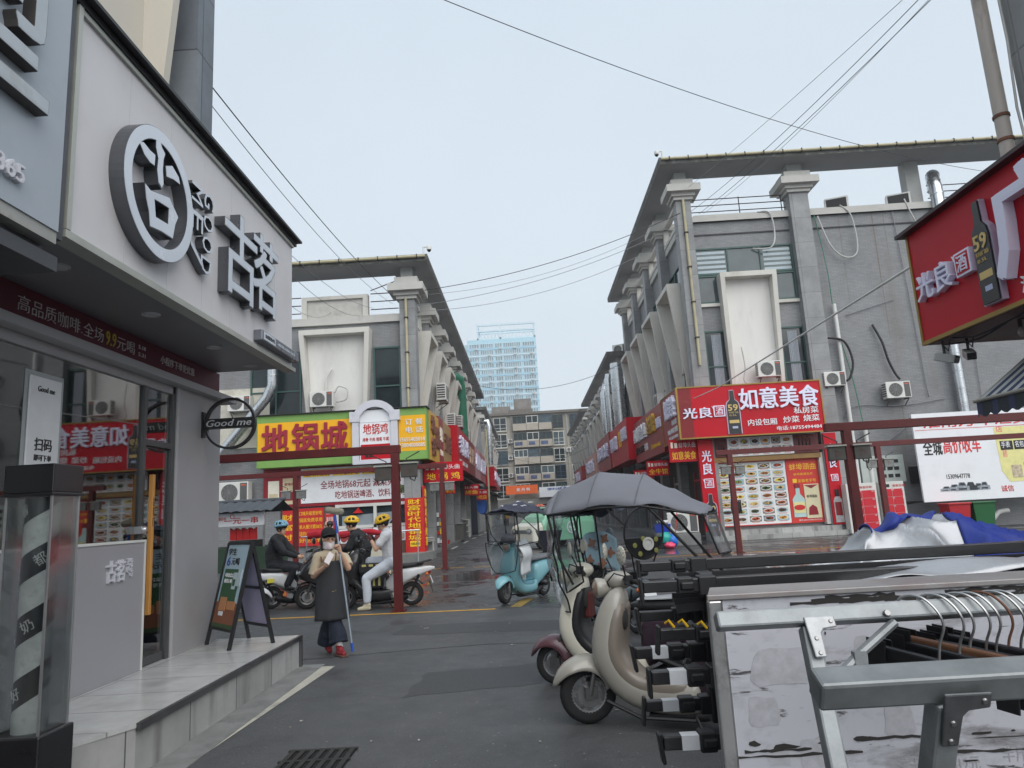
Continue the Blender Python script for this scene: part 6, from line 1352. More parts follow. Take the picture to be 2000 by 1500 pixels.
q = MB(); q.tube([(-5.9 + i * .24, 18.96 + .03 * math.sin(i * 2.1), 1.33 + .03 * math.sin(i * 1.3)) for i in range(11)], [.10 - .05 * i / 11 + .02 * math.sin(i * 2) for i in range(11)], 9); obj('red_cloth', q, M('red cloth', rgb(170, 20, 40), .75, var=.15, scale=5), t, smooth=True)
q = MB(); q.box(-4.75, -3.6, 18.6, 18.63, .62, 1.12); q.box(-4.7, -4.66, 18.64, 18.68, 0, .62); q.box(-3.7, -3.66, 18.64, 18.68, 0, .62); obj('cream_board', q, M('cream board', rgb(206, 200, 182), .6, var=.06), t)

# ---------------------------------------------------------------- pale green taxi van and things along the street
t = L('taxi_van', 'mint green and cream van with roof rack facing the crossing', 'van', (-.41, 31.6, 0), R(-50))
mint, cream = M('mint paint', rgb(142, 200, 170), .3, var=.04, coat=.5), M('cream paint', rgb(226, 222, 206), .3, var=.04, coat=.5)
def vsec(y, w_, zb, zs, zr, wr): return [V((-w_, y, zb)), V((w_, y, zb)), V((w_ * 1.02, y, zs)), V((wr, y, zr)), V((-wr, y, zr)), V((-w_ * 1.02, y, zs))]
q = MB(); q.loft([vsec(0, .72, .35, .80, .86, .66), vsec(.06, .78, .3, .86, 1.0, .70), vsec(.55, .80, .3, .95, 1.14, .72)]); obj('bonnet', q, cream, t, bevel=.03)
q = MB(); q.loft([vsec(.56, .80, .3, 1.0, 1.16, .74), vsec(1.25, .82, .3, 1.05, 1.78, .66), vsec(3.4, .82, .3, 1.05, 1.80, .66), vsec(3.7, .80, .4, 1.0, 1.5, .66)]); obj('body', q, mint, t, bevel=.03)
q = MB(); q.add([(-.66, .62, 1.2), (.66, .62, 1.2), (.6, 1.19, 1.735), (-.6, 1.19, 1.735)], [(0, 1, 2, 3)]); obj('windscreen', q, dark_glass, t)
for s_ in (-1, 1):
    q = MB(); q.add([(s_ * .815, 1.2, 1.12), (s_ * .815, 3.2, 1.12), (s_ * .70, 3.2, 1.68), (s_ * .70, 1.4, 1.68)], [(0, 1, 2, 3)]); obj('side_window', q, dark_glass, t)
    q = MB(); q.ball((s_ * .5, -.01, .78), (.19, .05, .12), 16, 8); hl = obj('headlight', q, M('headlight rim', rgb(60, 62, 64), .3), t, smooth=True)
    q = MB(); q.ball((s_ * .5, -.035, .78), (.14, .04, .085), 16, 8); o_ = obj('lens', q, M('headlight lens', rgb(150, 156, 160), .15), t, smooth=True); o_.parent = hl
    for yy in (.5, 3.0): q = MB(); q.lathe([(0, -.09), (.27, -.09), (.3, -.03), (.3, .05), (.27, .09), (0, .09)], (s_ * .72, yy, .30), (1, 0, 0), 20); obj('wheel', q, black_r, t)
q = MB(); q.box(-.36, .36, -.03, .02, .68, .84); obj('grille_panel', q, M('grille grey', rgb(76, 78, 80), .4), t, bevel=.02)
q = MB(); q.ring((.845, 2.2, .85), (0, 1, 0), (0, 0, 1), (.006, 0, 0), .28, .22, 24); q.box(.84, .851, 2.17, 2.23, .68, 1.02); q.box(.84, .8505, 2.05, 2.35, .8, .9); obj('door_emblem', q, paper_w, t)
q = MB()
for xx in (-.5, .5): q.box(xx - .02, xx + .02, 1.4, 3.2, 1.86, 1.9)
for yy in (1.5, 2.1, 2.7, 3.1): q.box(-.6, .6, yy, yy + .04, 1.901, 1.93)
for xx in (-.5, .5):
    for yy in (1.5, 3.0): q.box(xx - .02, xx + .02, yy, yy + .04, 1.76, 1.86)
obj('roof_rack', q, black_m, t)
# street clutter on the left pavement
steel_c = M('steel counter', rgb(112, 112, 108), .4, .6, var=.15)
t = W('steel_counter', 'grey steel counter on the left pavement before the shops', 'counter', (-4.5, 47, .15)); q = MB(); q.box(-4.95, -4.15, 44.2, 46.2, .15, 1.1); obj('body', q, steel_c, t); q = MB(); q.box(-5.0, -4.1, 44.1, 46.3, 1.101, 1.16); obj('top', q, alu, t); q = MB(); q.lathe([(.25, 1.16), (.28, 1.4), (.1, 1.5), (0, 1.5)], (-4.5, 45.2, 0), n=14); obj('pot', q, alu, t)
t = W('white_rack', 'white plastic rack next to the steel counter', 'rack', (-4.3, 49, .15)); q = MB()
for zz in (.5, .9, 1.3): q.box(-4.75, -4.1, 48, 49, zz, zz + .05)
obj('shelf', q, white_pl, t); q = MB()
for xx in (-4.75, -4.15):
    for yy in (48.0, 48.95): q.box(xx, xx + .05, yy, yy + .05, .15, 1.3)
obj('upright', q, white_pl, t)
q = MB(); q.box(-4.8, -3.95, 53, 53.8, .15, 3.0); q.box(-4.7, -3.9, 52.95, 53.0, .3, 2.9); single('shutter_cabinet', q, M('dark blue shutter', rgb(34, 42, 54), .6, var=.2), 'tall dark blue shutter cabinet on the left pavement', 'cabinet')
q = MB(); q.lathe([(0, 0), (.6, .05), (.75, .2), (.6, .1), (0, .06)], (-3.9, 56, 2.3), (.8, -.5, .1), 20); single('blue_umbrella', q, M('blue cover', rgb(40, 84, 160), .6), 'folded blue parasol cover beyond the dark cabinet', 'parasol', smooth=True)
t = W('plastic_chairs', 'stack of white and green plastic chairs by the restaurant door', 'chairs', (-4.5, 33, .15)); q = MB()
for k in range(3): q.box(-4.85, -4.4, 32.4, 32.85, .55 + k * .07, .59 + k * .07); q.box(-4.85, -4.8, 32.4, 32.85, .6 + k * .07, 1.05 + k * .07)
for xx in (-4.83, -4.43):
    for yy in (32.42, 32.8): q.box(xx - .02, xx + .02, yy, yy + .04, .15, .55)
obj('seat_stack', q, white_pl, t)
t = W('drinks_stand', 'small stand with red and yellow packets before the left shops', 'stand', (-4.7, 36, .15))
for k in range(4): q = MB(); q.box(-4.95, -4.35, 35.4, 36.2, .3 + k * .42, .34 + k * .42); obj('shelf', q, dark_red, t)
q = MB(); random.seed(5)
for k in range(4):
    for j in range(4): q.m = random.randrange(3); q.box(-4.9 + j * .14, -4.8 + j * .14, 35.45, 35.6, .345 + k * .42, .345 + k * .42 + random.uniform(.15, .3))
obj('packet', q, [print_red, print_yel, paper_w], t)
t = W('mop_bucket', 'red basin with an orange broom on the left kerb', 'bucket', (-4.3, 38.5, .15)); q = MB(); q.lathe([(0, .15), (.18, .15), (.25, .35), (.22, .35), (0, .18)], (-4.6, 38.6, 0), n=14); obj('basin', q, print_red, t, smooth=True); q = MB(); q.tube([(-4.6, 38.6, .2), (-4.85, 38.9, 1.5)], .025, 6); obj('broom', q, M('orange broom', rgb(220, 120, 40), .6), t)
# ---------------------------------------------------------------- scooters (built nose forward along +x, origin under the front wheel)
def paint(name, col, rough=.3): return M(name, col, rough, var=.04, scale=3, coat=.35, dirt=(tuple(c * .6 for c in col), .25, 6), rvar=.05)
clear_pl = glass('clear rain sheet', refl=.085, boost=.38, rough=.16, alpha_tint=(.80, .82, .83))
chrome = M('chrome', (.7, .7, .7), .15, 1.0, var=.05)
GS = 'electric scooters parked on the crossing'
def ell(F, B, hw, n=16, p=.75):
    """superellipse section: F and B are (x, z) of its front and back, hw its half width in y"""
    F, B = V((F[0], 0, F[1])), V((B[0], 0, B[1])); m = (F + B) / 2; d = (F - B) / 2; out = []
    for i in range(n):
        t = 2 * math.pi * i / n; c, s = math.cos(t), math.sin(t)
        out.append(m + d * (abs(c) ** p * (1 if c > 0 else -1)) + V((0, hw * abs(s) ** p * (1 if s > 0 else -1), 0)))
    return out
def vsecx(x, z0, z1, hw, n=16, p=.7): return ell((x, z1), (x, z0), hw, n, p)
def rot(mb, ang, c=(-.1, 0, 0)):
    mt = Matrix.Translation(c) @ Matrix.Rotation(ang, 4, 'Z') @ Matrix.Translation([-t for t in c]); mb.v = [tuple(mt @ V(v)) for v in mb.v]; return mb
def wheel(par, x, r, w_, steer=0, rimm=None):
    q = MB(); q.lathe([(r * .60, -w_ * .38), (r * .82, -w_ * .5), (r * .95, -w_ * .38), (r, 0), (r * .95, w_ * .38), (r * .82, w_ * .5), (r * .60, w_ * .38)], (x, 0, r), (0, 1, 0), 36, closed=True)
    tyre_ = obj('wheel', rot(q, steer), black_r, par, smooth=True, angle=60)
    q = MB(); q.lathe([(r * .64, -w_ * .40), (r * .56, -w_ * .36), (r * .52, 0), (r * .56, w_ * .36), (r * .64, w_ * .40)], (x, 0, r), (0, 1, 0), 32, closed=True)
    for k in range(5):
        a = k * 2 * math.pi / 5; e = V((math.cos(a), 0, math.sin(a))); q.bar(V((x, w_ * .12, r)) + e * r * .1, V((x, w_ * .2, r)) + e * r * .56, .03, .022, (0, 1, 0)); q.bar(V((x, -w_ * .12, r)) + e * r * .1, V((x, -w_ * .2, r)) + e * r * .56, .03, .022, (0, 1, 0))
    q.lathe([(0, -w_ * .55), (r * .2, -w_ * .5), (r * .22, w_ * .5), (0, w_ * .55)], (x, 0, r), (0, 1, 0), 20)
    o = obj('rim', rot(q, steer), rimm or M('dark alloy', (.26, .26, .265), .36, .6, var=.1), par, smooth=True, angle=35); o.parent = tyre_
    q = MB(); q.lathe([(r * .22, w_ * .42), (r * .42, w_ * .42), (r * .42, w_ * .46), (r * .22, w_ * .46)], (x, 0, r), (0, 1, 0), 28, closed=True); o = obj('brake_disc', rot(q, steer), M('disc steel', (.35, .35, .36), .3, .9, var=.1), par); o.parent = tyre_
    return tyre_
def scooter(label, loc, hd, steer, body, inner, fend, seatc, style='round', opts=(), rear=None, r=.22, tail=True, lean=0):
    t = L('electric_scooter', label, 'scooter', loc, R(hd), GS); st = R(steer); rear = rear or body
    wheel(t, 0, r, .11, st); wheel(t, -1.27, r * .95, .12)
    q = MB()
    for s_ in (-1, 1): q.tube([(0, s_ * .085, r), (-.04, s_ * .085, r + .16), (-.12, s_ * .06, r + .32)], .022, 8)
    q.tube([(-.12, 0, r + .25), (-.24, 0, .72), (-.34, 0, 1.02)], .03, 8); q.box(-.06, .04, .05, .1, r - .03, r + .06)
    obj('fork', rot(q, st), M('fork grey', (.12, .12, .12), .4, .6), t, smooth=True)
    # front fender
    q = MB()
    if style == 'round':
        def ff(u_, v_):
            a = R(14 + 150 * u_); ph = (v_ - .5) * 2; sk = .015 + .16 * u_ ** .75; hw = .125 * min(1, (u_ + .01) * 3.4) ** .65
            rr = r + .045 + .035 * u_ - sk * (1 - math.cos(ph * 1.5)) * 1.0; return (math.cos(a) * rr + .015, math.sin(ph * 1.5) * hw, r + math.sin(a) * rr)
    else:
        def ff(u_, v_):
            a = R(30 + 100 * u_); ph = (v_ - .5) * 2; rr = r + .05 - .03 * abs(ph); return (math.cos(a) * rr, ph * .075, r + math.sin(a) * rr)
    q.grid(ff, 22, 12); obj('front_fender', rot(q, st), fend, t, smooth=True, solid=.006, angle=180)
    if style == 'round':
        secs = [((-.30, 1.03), (-.365, 1.01), .06), ((-.205, .975), (-.38, .93), .13), ((-.12, .80), (-.355, .79), .175), ((-.07, .61), (-.325, .62), .20), ((-.085, .45), (-.335, .52), .20), ((-.17, .29), (-.385, .43), .185), ((-.30, .17), (-.46, .375), .168), ((-.46, .105), (-.54, .36), .165), ((-.72, .095), (-.72, .36), .165), ((-.88, .11), (-.86, .37), .16), ((-.94, .16), (-.90, .40), .14)]
    else:
        secs = [((-.22, 1.09), (-.34, 1.08), .10), ((-.08, 1.0), (-.34, .98), .18), ((.10, .82), (-.30, .80), .215), ((.20, .67), (-.28, .66), .20), ((.14, .58), (-.28, .54), .16), ((-.20, .44), (-.33, .44), .16), ((-.30, .20), (-.44, .36), .165), ((-.46, .13), (-.54, .34), .165), ((-.72, .12), (-.72, .34), .165), ((-.90, .14), (-.86, .36), .15)]
    P_ = .75 if style == 'round' else .5
    q = MB(); q.loft([ell(a, b, h, 24, P_) for a, b, h in secs]); sh_ = obj('leg_shield', q, body, t, smooth=True, sub=1 if style == 'round' else 0, angle=35)
    q = MB(); s2 = []
    for a, b, h in secs[1:-1]:
        a, b = V(a), V(b); d = (b - a).normalized(); s2.append(ell(tuple(a.lerp(b, .34)), tuple(b + d * .012), h * .975, 20, .6))
    q.loft(s2); o = obj('inner_panel', q, inner, t, smooth=True, sub=1 if style == 'round' else 0, angle=40); o.parent = sh_
    q = MB(); q.ball((-.352, .05, .80), (.03, .07, .10), 14, 8); o = obj('glove_box', q, M('glove box dark', (.03, .03, .03), .6), t, smooth=True); o.parent = sh_
    q = MB(); q.box(-.86, -.50, -.13, .13, .366, .374); obj('floor_mat', q, inner, t, bevel=.004)
    q = MB(); q.loft([vsecx(x, z0, z1, h, 16, .8) for x, z0, z1, h in ((-.5, .06, .12, .10), (-.9, .06, .16, .11), (-1.2, .12, .3, .07))]); obj('chassis', q, black_m, t, smooth=True)
    # rear body, seat
    if style == 'round': rs = ((-.86, .20, .58, .10), (-.90, .18, .66, .15), (-1.05, .26, .70, .175), (-1.28, .40, .715, .185), (-1.5, .50, .70, .13), (-1.62, .56, .68, .05))
    else: rs = ((-.80, .30, .50, .12), (-.92, .26, .64, .15), (-1.1, .40, .70, .165), (-1.35, .52, .72, .15), (-1.62, .62, .72, .08), (-1.72, .66, .70, .03))
    q = MB(); q.loft([vsecx(x, z0, z1, h, 18, P_) for x, z0, z1, h in rs]); rb = obj('rear_body', q, rear, t, smooth=True, sub=1 if style == 'round' else 0, angle=35)
    q = MB(); q.loft([vsecx(x, z0, z1, h, 16, .65) for x, z0, z1, h in ((-.74, .70, .73, .07), (-.80, .69, .78, .12), (-1.0, .69, .785, .135), (-1.2, .70, .79, .15), (-1.42, .72, .815, .14), (-1.52, .74, .80, .09))]); st_ = obj('seat', q, seatc, t, smooth=True, sub=1)
    q = MB()
    def rf(u_, v_): a = R(35 + 120 * u_); ph = (v_ - .5) * 2; rr = r + .035 - .02 * ph * ph; return (-1.27 - math.cos(a) * rr, ph * .08, r + math.sin(a) * rr)
    q.grid(rf, 12, 4); obj('rear_fender', q, black_m, t, smooth=True, solid=.006)
    q = MB(); q.add([(-1.60, -.07, .46), (-1.60, .07, .46), (-1.68, .07, .22), (-1.68, -.07, .22)], [(0, 1, 2, 3)]); q.tube([(-1.0, .1, .3), (-1.27, .1, r)], .03, 8); q.tube([(-1.27, .13, r + .02), (-1.42, .13, .58)], .02, 8); q.tube([(-1.27, -.13, r + .02), (-1.42, -.13, .58)], .02, 8); obj('swing_arm', q, black_m, t, solid=.005)
    if tail:
        q = MB(); q.ball((-1.61, 0, .62), (.04, .075, .05), 12, 8); obj('tail_light', q, M('tail lens', rgb(170, 20, 24), .2), t, smooth=True)
        q = MB()
        for s_ in (-1, 1): q.ball((-1.58, s_ * .14, .58), (.03, .03, .03), 10, 6)
        obj('rear_indicator', q, M('amber lens', rgb(220, 110, 30), .2), t, smooth=True)
        q = MB(); q.add([(-1.63, -.09, .54), (-1.63, .09, .54), (-1.68, .09, .40), (-1.68, -.09, .40)], [(0, 1, 2, 3)]); pl_ = obj('number_plate', q, paper_w, t, solid=.004)
        q = MB(); q.text('淮A 61987', (-1.650, .075, .44), .15, .07, (0, -1, 0), V((.33, 0, .94)), .002, .02); o = obj('lettering', q, print_red, t); o.parent = pl_
    q = MB(); q.tube([(-1.38, -.13, .78), (-1.6, -.12, .82), (-1.66, 0, .83), (-1.6, .12, .82), (-1.38, .13, .78)], .014, 8); obj('grab_rail', q, black_m, t, smooth=True)
    q = MB(); q.tube([(-.84, .10, .12), (-.92, .2, .01)], .014, 6); q.tube([(-.92, .2, .01), (-.98, .23, .01)], .012, 6); obj('side_stand', q, black_m, t)
    # handlebar
    q = MB()
    for s_ in (-1, 1): q.tube([(-.34, 0, 1.06), (-.33, s_ * .12, 1.08), (-.36, s_ * .24, 1.07), (-.42, s_ * .345, 1.05)], .013, 8)
    hb = obj('handlebar', rot(q, st), black_m, t, smooth=True)
    q = MB()
    for s_ in (-1, 1): q.tube([(-.375, s_ * .25, 1.068), (-.42, s_ * .35, 1.05)], .02, 10); q.tube([(-.31, s_ * .2, 1.07), (-.30, s_ * .27, 1.06), (-.36, s_ * .36, 1.03)], .007, 6); q.box(-.375, -.315, s_ * .2 - .03, s_ * .2 + .03, 1.04, 1.11)
    o = obj('grip', rot(q, st), black_r, t, smooth=True); o.parent = hb
    q = MB(); q.ball((-.31, 0, 1.06), (.12, .12, .075) if style == 'round' else (.10, .11, .06), 18, 10); obj('cowl', rot(q, st), body if 'cowl' not in opts else inner, t, smooth=True)
    q = MB()
    for s_ in (-1, 1): q.tube([(-.36, s_ * .2, 1.09), (-.24, s_ * .17, 1.13), (-.20, s_ * .08, 1.06), (-.24, s_ * .03, .98)], .006, 6)
    o = obj('brake_cable', rot(q, st), black_m, t, smooth=True); o.parent = hb
    if style == 'round':
        q = MB(); q.tube([(-.20, -.155, .20), (-.46, -.17, .098), (-.86, -.165, .10)], .014, 6); q.tube([(-.20, .155, .20), (-.46, .17, .098), (-.86, .165, .10)], .014, 6); obj('floor_trim', q, black_m, t, smooth=True)
        q = MB(); q.lathe([(.0, -.10), (.05, -.09), (.075, -.02), (.08, .02), (.074, .03)], (-.15, 0, 1.01), (1, 0, -.05), 24); hl = obj('headlight', rot(q, st), body, t, smooth=True)
        q = MB(); q.lathe([(.07, .03), (.04, .05), (0, .055)], (-.15, 0, 1.01), (1, 0, -.05), 20); o = obj('lens', rot(q, st), opts[0] if opts and not isinstance(opts[0], str) else M('tan lens', rgb(150, 126, 108), .15, coat=.4), t, smooth=True); o.parent = hl
    else:
        q = MB()
        for s_ in (-1, 1): q.prism([(0, 0), (.13, .02), (.13, .055), (.02, .04)], (.19, s_ * .02, .68), (-.25, s_, .05), (0, 0, 1), (.012, 0, 0))
        obj('headlight', q, M('led strip', rgb(190, 196, 200), .2), t)
        q = MB(); q.loft([[V((x, s_ * w_, z)) for s_ in (-1, 1)] + [V((x - .012, s_ * w_, z)) for s_ in (1, -1)] for x, z, w_ in ((-.15, 1.10, .08), (-.06, 1.0, .13), (.06, .88, .14))]); obj('visor', q, black_g, t)
    if 'mirror' in opts or 'mirrors' in opts:
        for s_ in (-1, 1):
            q = MB(); q.tube([(-.33, s_ * .19, 1.08), (-.30, s_ * .24, 1.18), (-.28, s_ * .27, 1.24)], .007, 6); mr_ = obj('mirror', rot(q, st), black_m, t)
            q = MB(); mt = Matrix.Rotation(.4 * s_, 3, 'Z'); q.ball((-.28, s_ * .28, 1.27), (.022, .055, .075), 14, 8, mt); o = obj('mirror_shell', rot(q, st), opts[1] if len(opts) > 1 and not isinstance(opts[1], str) else body, t, smooth=True); o.parent = mr_
    return t
olive, taupe, cream_p, maroon_p, plum = paint('grey cream paint', rgb(158, 154, 145)), paint('taupe inner plastic', rgb(120, 111, 101), .42), paint('cream paint', rgb(190, 185, 172)), paint('maroon paint', rgb(92, 58, 66)), paint('plum paint', rgb(58, 42, 54))
def plaid():
    m = M('plaid mirror shell', rgb(180, 178, 168), .35); n, l = m.node_tree.nodes, m.node_tree.links; b = n['Principled BSDF']
    tc = n.new('ShaderNodeTexCoord'); ck = n.new('ShaderNodeTexChecker'); ck.inputs['Scale'].default_value = 60; ck.inputs[1].default_value = (*rgb(190, 188, 176), 1); ck.inputs[2].default_value = (*rgb(150, 148, 140), 1); l.new(tc.outputs['Object'], ck.inputs[0]); l.new(ck.outputs[0], b.inputs['Base Color']); return m
sA = scooter('grey cream retro scooter with taupe floorboard beside the folded canopy legs', (.38, 5.95, 0), 157, 30, olive, taupe, olive, M('black seat', (.014, .014, .015), .5), 'round', (M('tan lens', rgb(150, 126, 108), .15, coat=.4), plaid(), 'mirror'), rear=plum, r=.225)
q = MB(); q.lathe([(0, .0), (.026, 0), (.03, .006), (0, .008)], (-.085, -.05, .60), (1, -.2, 0), 18); obj('badge', q, M('blue badge', rgb(110, 124, 150), .3, .5), sA)
sB = scooter('cream and maroon scooter under a pointed grey canopy', (.175, 7.2, 0), 157, 5, cream_p, black_m, maroon_p, M('black seat'), 'round', ('mirror',), rear=plum, r=.20)
q = MB(); q.loft([vsecx(x, z0, z1, h, 14, .7) for x, z0, z1, h in ((-.86, .785, .80, .09), (-1.1, .79, .82, .12), (-1.4, .80, .85, .12))]); obj('seat_cover', q, M('pale seat cover', rgb(190, 194, 198), .5), sB, smooth=True)
q = MB(); q.box(-.40, -.28, -.10, .06, .62, .86); obj('red_bag', q, M('dark red bag', rgb(92, 36, 32), .7), sB, bevel=.02)
sky_b, sky_d = paint('sky blue paint', rgb(126, 178, 188)), paint('sky blue inner', rgb(84, 140, 156))
sC = scooter('sky blue scooter with dark patterned canopy and clear rain sheet', (-.56, 13.48, 0), 235, 8, sky_b, sky_d, sky_b, M('grey seat', rgb(120, 122, 126), .6), 'round', ('cowl',))
q = MB(); q.box(-1.62, -1.42, -.16, .02, .50, .78); obj('red_bag', q, M('rust red bag', rgb(140, 52, 40), .7), sC, bevel=.03)
sD = scooter('grey blue scooter with amber lights and floral wind cover seen from behind', (.78, 10.85, 0), 115, 0, paint('steel blue paint', rgb(120, 134, 142)), black_m, paint('steel blue paint', (.2, .25, .27)), M('black seat'), 'round', ('mirror',))
white_p, black_p = paint('white scooter paint', rgb(212, 214, 216)), paint('black scooter paint', (.016, .016, .018))
sE = scooter('white and black delivery scooter under the rider dressed in white', (-3.62, 13.92, 0), 184, 0, black_p, black_m, black_p, M('black seat'), 'sharp', ('mirror',), rear=white_p, r=.235)
sF = scooter('black delivery scooter with a pointed mask facing left behind the masked woman', (-4.47, 14.3, 0), 207, -8, black_p, black_m, black_p, M('black seat'), 'sharp', ('mirror',), r=.235)
sG = scooter('white and black delivery scooter under the rider with the blue helmet', (-4.3, 15.45, 0), 38, 0, black_p, black_m, black_p, M('black seat'), 'sharp', ('mirror',), rear=white_p, r=.235)
sH = scooter('dark red scooter parked behind the black delivery scooter', (-4.75, 16.6, 0), 190, 0, paint('dark red paint', rgb(130, 20, 28)), black_m, paint('dark red paint', (.2, .02, .02)), M('black seat'), 'round', ('mirror',))
sI = scooter('white scooter half hidden behind the sandwich board', (-5.3, 13.9, 0), 20, 0, white_p, black_m, white_p, M('black seat'), 'round', ('mirror',))
# guard frame and bags of the delivery scooters
q = MB(); q.tube([(-.95, -.17, .62), (-.62, -.2, .58), (-.68, -.2, .22), (-1.05, -.19, .36), (-.95, -.17, .62)], .015, 6); obj('guard_bar', q, black_m, sG)
q = MB(); q.box(-1.42, -1.28, -.178, -.14, .52, .60); obj('yellow_sticker', q, M('lemon sticker', rgb(214, 206, 70), .5), sG)
q = MB(); q.box(-.78, -.30, -.21, .21, .66, .84); ba = obj('delivery_bag', q, M('black bag', (.018, .018, .02), .7, bump=.2), sE, bevel=.03)
q = MB(); q.box(-.72, -.36, -.2, .2, .374, .655); o = obj('lower_bag', q, M('black bag'), sE, bevel=.03); o.parent = ba
q = MB()
for i in range(3): q.box(-.70 + i * .13, -.62 + i * .13, .211, .214, .78, .82); q.box(-.70 + i * .1, -.66 + i * .1, .201, .204, .42, .6)
o = obj('bag_print', q, M('bag print', rgb(200, 190, 120), .6), sE); o.parent = ba

# canopies
def smooth_roof(par, secs, mat, name='canopy'):
    """secs: list of (x, zridge, zedge, halfwidth)"""
    q = MB(); nv = 14; K = len(secs)
    def f(u_, v_):
        k = u_ * (K - 1); i = min(K - 2, int(k)); fr = k - i; a, b = secs[i], secs[i + 1]; g_ = [a[j] + (b[j] - a[j]) * fr for j in range(4)]
        s_ = (v_ - .5) * 2; arch = 1 - abs(s_) ** 1.7
        wr = .008 * math.sin(s_ * 9 + u_ * 14) + .014 * math.sin(u_ * 31 + s_ * 3) * abs(s_) + .016 * noise.noise(V((u_ * 6, s_ * 2.2, 3.1))) + .010 * noise.noise(V((u_ * 13 + s_ * 4, s_ * 5, 8)))
        sagf = -.02 * math.sin(math.pi * fr) * (1 - abs(s_))
        return (g_[0] + .02 * s_ * s_, s_ * g_[3], g_[2] + (g_[1] - g_[2]) * arch + wr + sagf)
    q.grid(f, (K - 1) * 7, nv); return obj(name, q, mat, par, smooth=True, solid=.006, angle=60)
grey_cloth = M('grey canopy cloth', rgb(116, 118, 126), .75, var=.06, scale=3, bump=.08, bscale=200)
cv = smooth_roof(sB, [(-.03, 1.73, 1.61, .16), (-.13, 1.83, 1.60, .33), (-.20, 1.86, 1.57, .38), (-.58, 1.985, 1.66, .41), (-1.02, 1.93, 1.66, .40), (-1.30, 1.78, 1.62, .37), (-1.62, 1.58, 1.52, .32)], grey_cloth)
q = MB()
for x_, zr, ze, hw in ((-.19, 1.875, 1.585, .38), (-.58, 1.995, 1.665, .41), (-1.02, 1.94, 1.665, .40)): q.tube([(x_ + .02 * s_ * s_, s_ * hw, ze + (zr - ze) * (1 - abs(s_) ** 1.7) + .004) for s_ in [(i / 8 - 1) for i in range(17)]], .0035, 5)
o = obj('seam', q, M('grey seam', rgb(96, 98, 106), .7), sB); o.parent = cv
q = MB()
for s_ in (-1, 1): q.tube([(-.14, s_ * .36, 1.6), (-.22, s_ * .33, 1.2), (-.30, s_ * .22, .95)], .012, 8); q.tube([(-.14, s_ * .38, 1.6), (-.6, s_ * .40, 1.64), (-1.05, s_ * .39, 1.64), (-1.6, s_ * .31, 1.53)], .012, 8); q.tube([(-1.1, s_ * .38, 1.64), (-1.62, s_ * .2, 1.0), (-1.58, s_ * .12, .8)], .014, 8)
obj('canopy_frame', q, black_m, sB)
def sheet(par, f, nu, nv, mat, name, border=True):
    q = MB(); q.grid(f, nu, nv); o = obj(name, q, mat, par, smooth=True, angle=180)
    if border:
        q = MB(); pts = [f(i / nu, 0) for i in range(nu + 1)] + [f(1, j / nv) for j in range(1, nv + 1)] + [f(1 - i / nu, 1) for i in range(1, nu + 1)] + [f(0, 1 - j / nv) for j in range(1, nv + 1)]
        q.tube(pts, .009, 6); b_ = obj('sheet_border', q, black_m, par, smooth=True); b_.parent = o
    return o
sheet(sB, lambda u_, v_: (-.04 - .06 * u_ + .08 * math.sin(u_ * 3.1) - .35 * (abs(v_ - .5) * 2) ** 2 * .5 + .012 * math.sin(u_ * 19 + v_ * 7), (v_ - .5) * (.70 - .22 * u_), 1.62 - .92 * u_), 16, 14, clear_pl, 'rain_sheet')
for s_ in (-1, 1): sheet(sB, lambda u_, v_: (-.20 - .17 * v_ - .06 * u_, s_ * (.37 - .08 * u_), 1.60 - (.72 - .1 * v_) * u_), 8, 5, clear_pl, 'side_sheet')
dusty = glass('dusty rear sheet', refl=.02, boost=.15, rough=.3, alpha_tint=(.50, .51, .51))
sheet(sB, lambda u_, v_: (-1.58 - .10 * u_ - .05 * math.sin(v_ * 3.1) + .01 * math.sin(v_ * 20), (v_ - .5) * (.66 - .1 * u_), 1.54 - .34 * u_), 8, 10, dusty, 'rear_sheet')
sheet(sB, lambda u_, v_: (-1.68 - .10 * u_ - .03 * math.sin(v_ * 3.1), (v_ - .5) * (.54 + .22 * u_), 1.20 - .24 * u_ - .03 * abs(v_ - .5)), 4, 8, black_m, 'rear_skirt', False)
# blue scooter canopy
navy = M('dark navy cloth', rgb(52, 54, 70), .75, var=.1, scale=4)
cvb = smooth_roof(sC, [(.02, 1.70, 1.64, .36), (-.25, 1.80, 1.62, .40), (-.60, 1.86, 1.62, .42), (-.95, 1.80, 1.58, .40), (-1.25, 1.64, 1.52, .34)], navy)
q = MB()
for i, (c, x_, y_2) in enumerate((('O', -.22, .12), ('Z', -.30, .26), ('V', -.45, .02), ('U', -.62, .2), ('N', -.2, -.15), ('A', -.7, -.1))): q.text(c, (x_, y_2, 1.79 - .25 * abs(y_2) ** 1.5 + (.05 if x_ < -.4 else 0)), .08, .09, (.3, .9, -.15), (-.95, .3, .15), .004, .0)
o = obj('printed_letter', q, paper_w, sC); o.parent = cvb
q = MB()
for i, (c, x_, y_2) in enumerate((('X', -.85, .26), ('M', -.98, .22), ('K', -.75, .3))): q.text(c, (x_, y_2, 1.745), .08, .09, (.3, .9, -.35), (-.95, .3, .25), .004, .03)
o = obj('orange_letter', q, M('orange print', rgb(216, 110, 84), .6), sC); o.parent = cvb
q = MB()
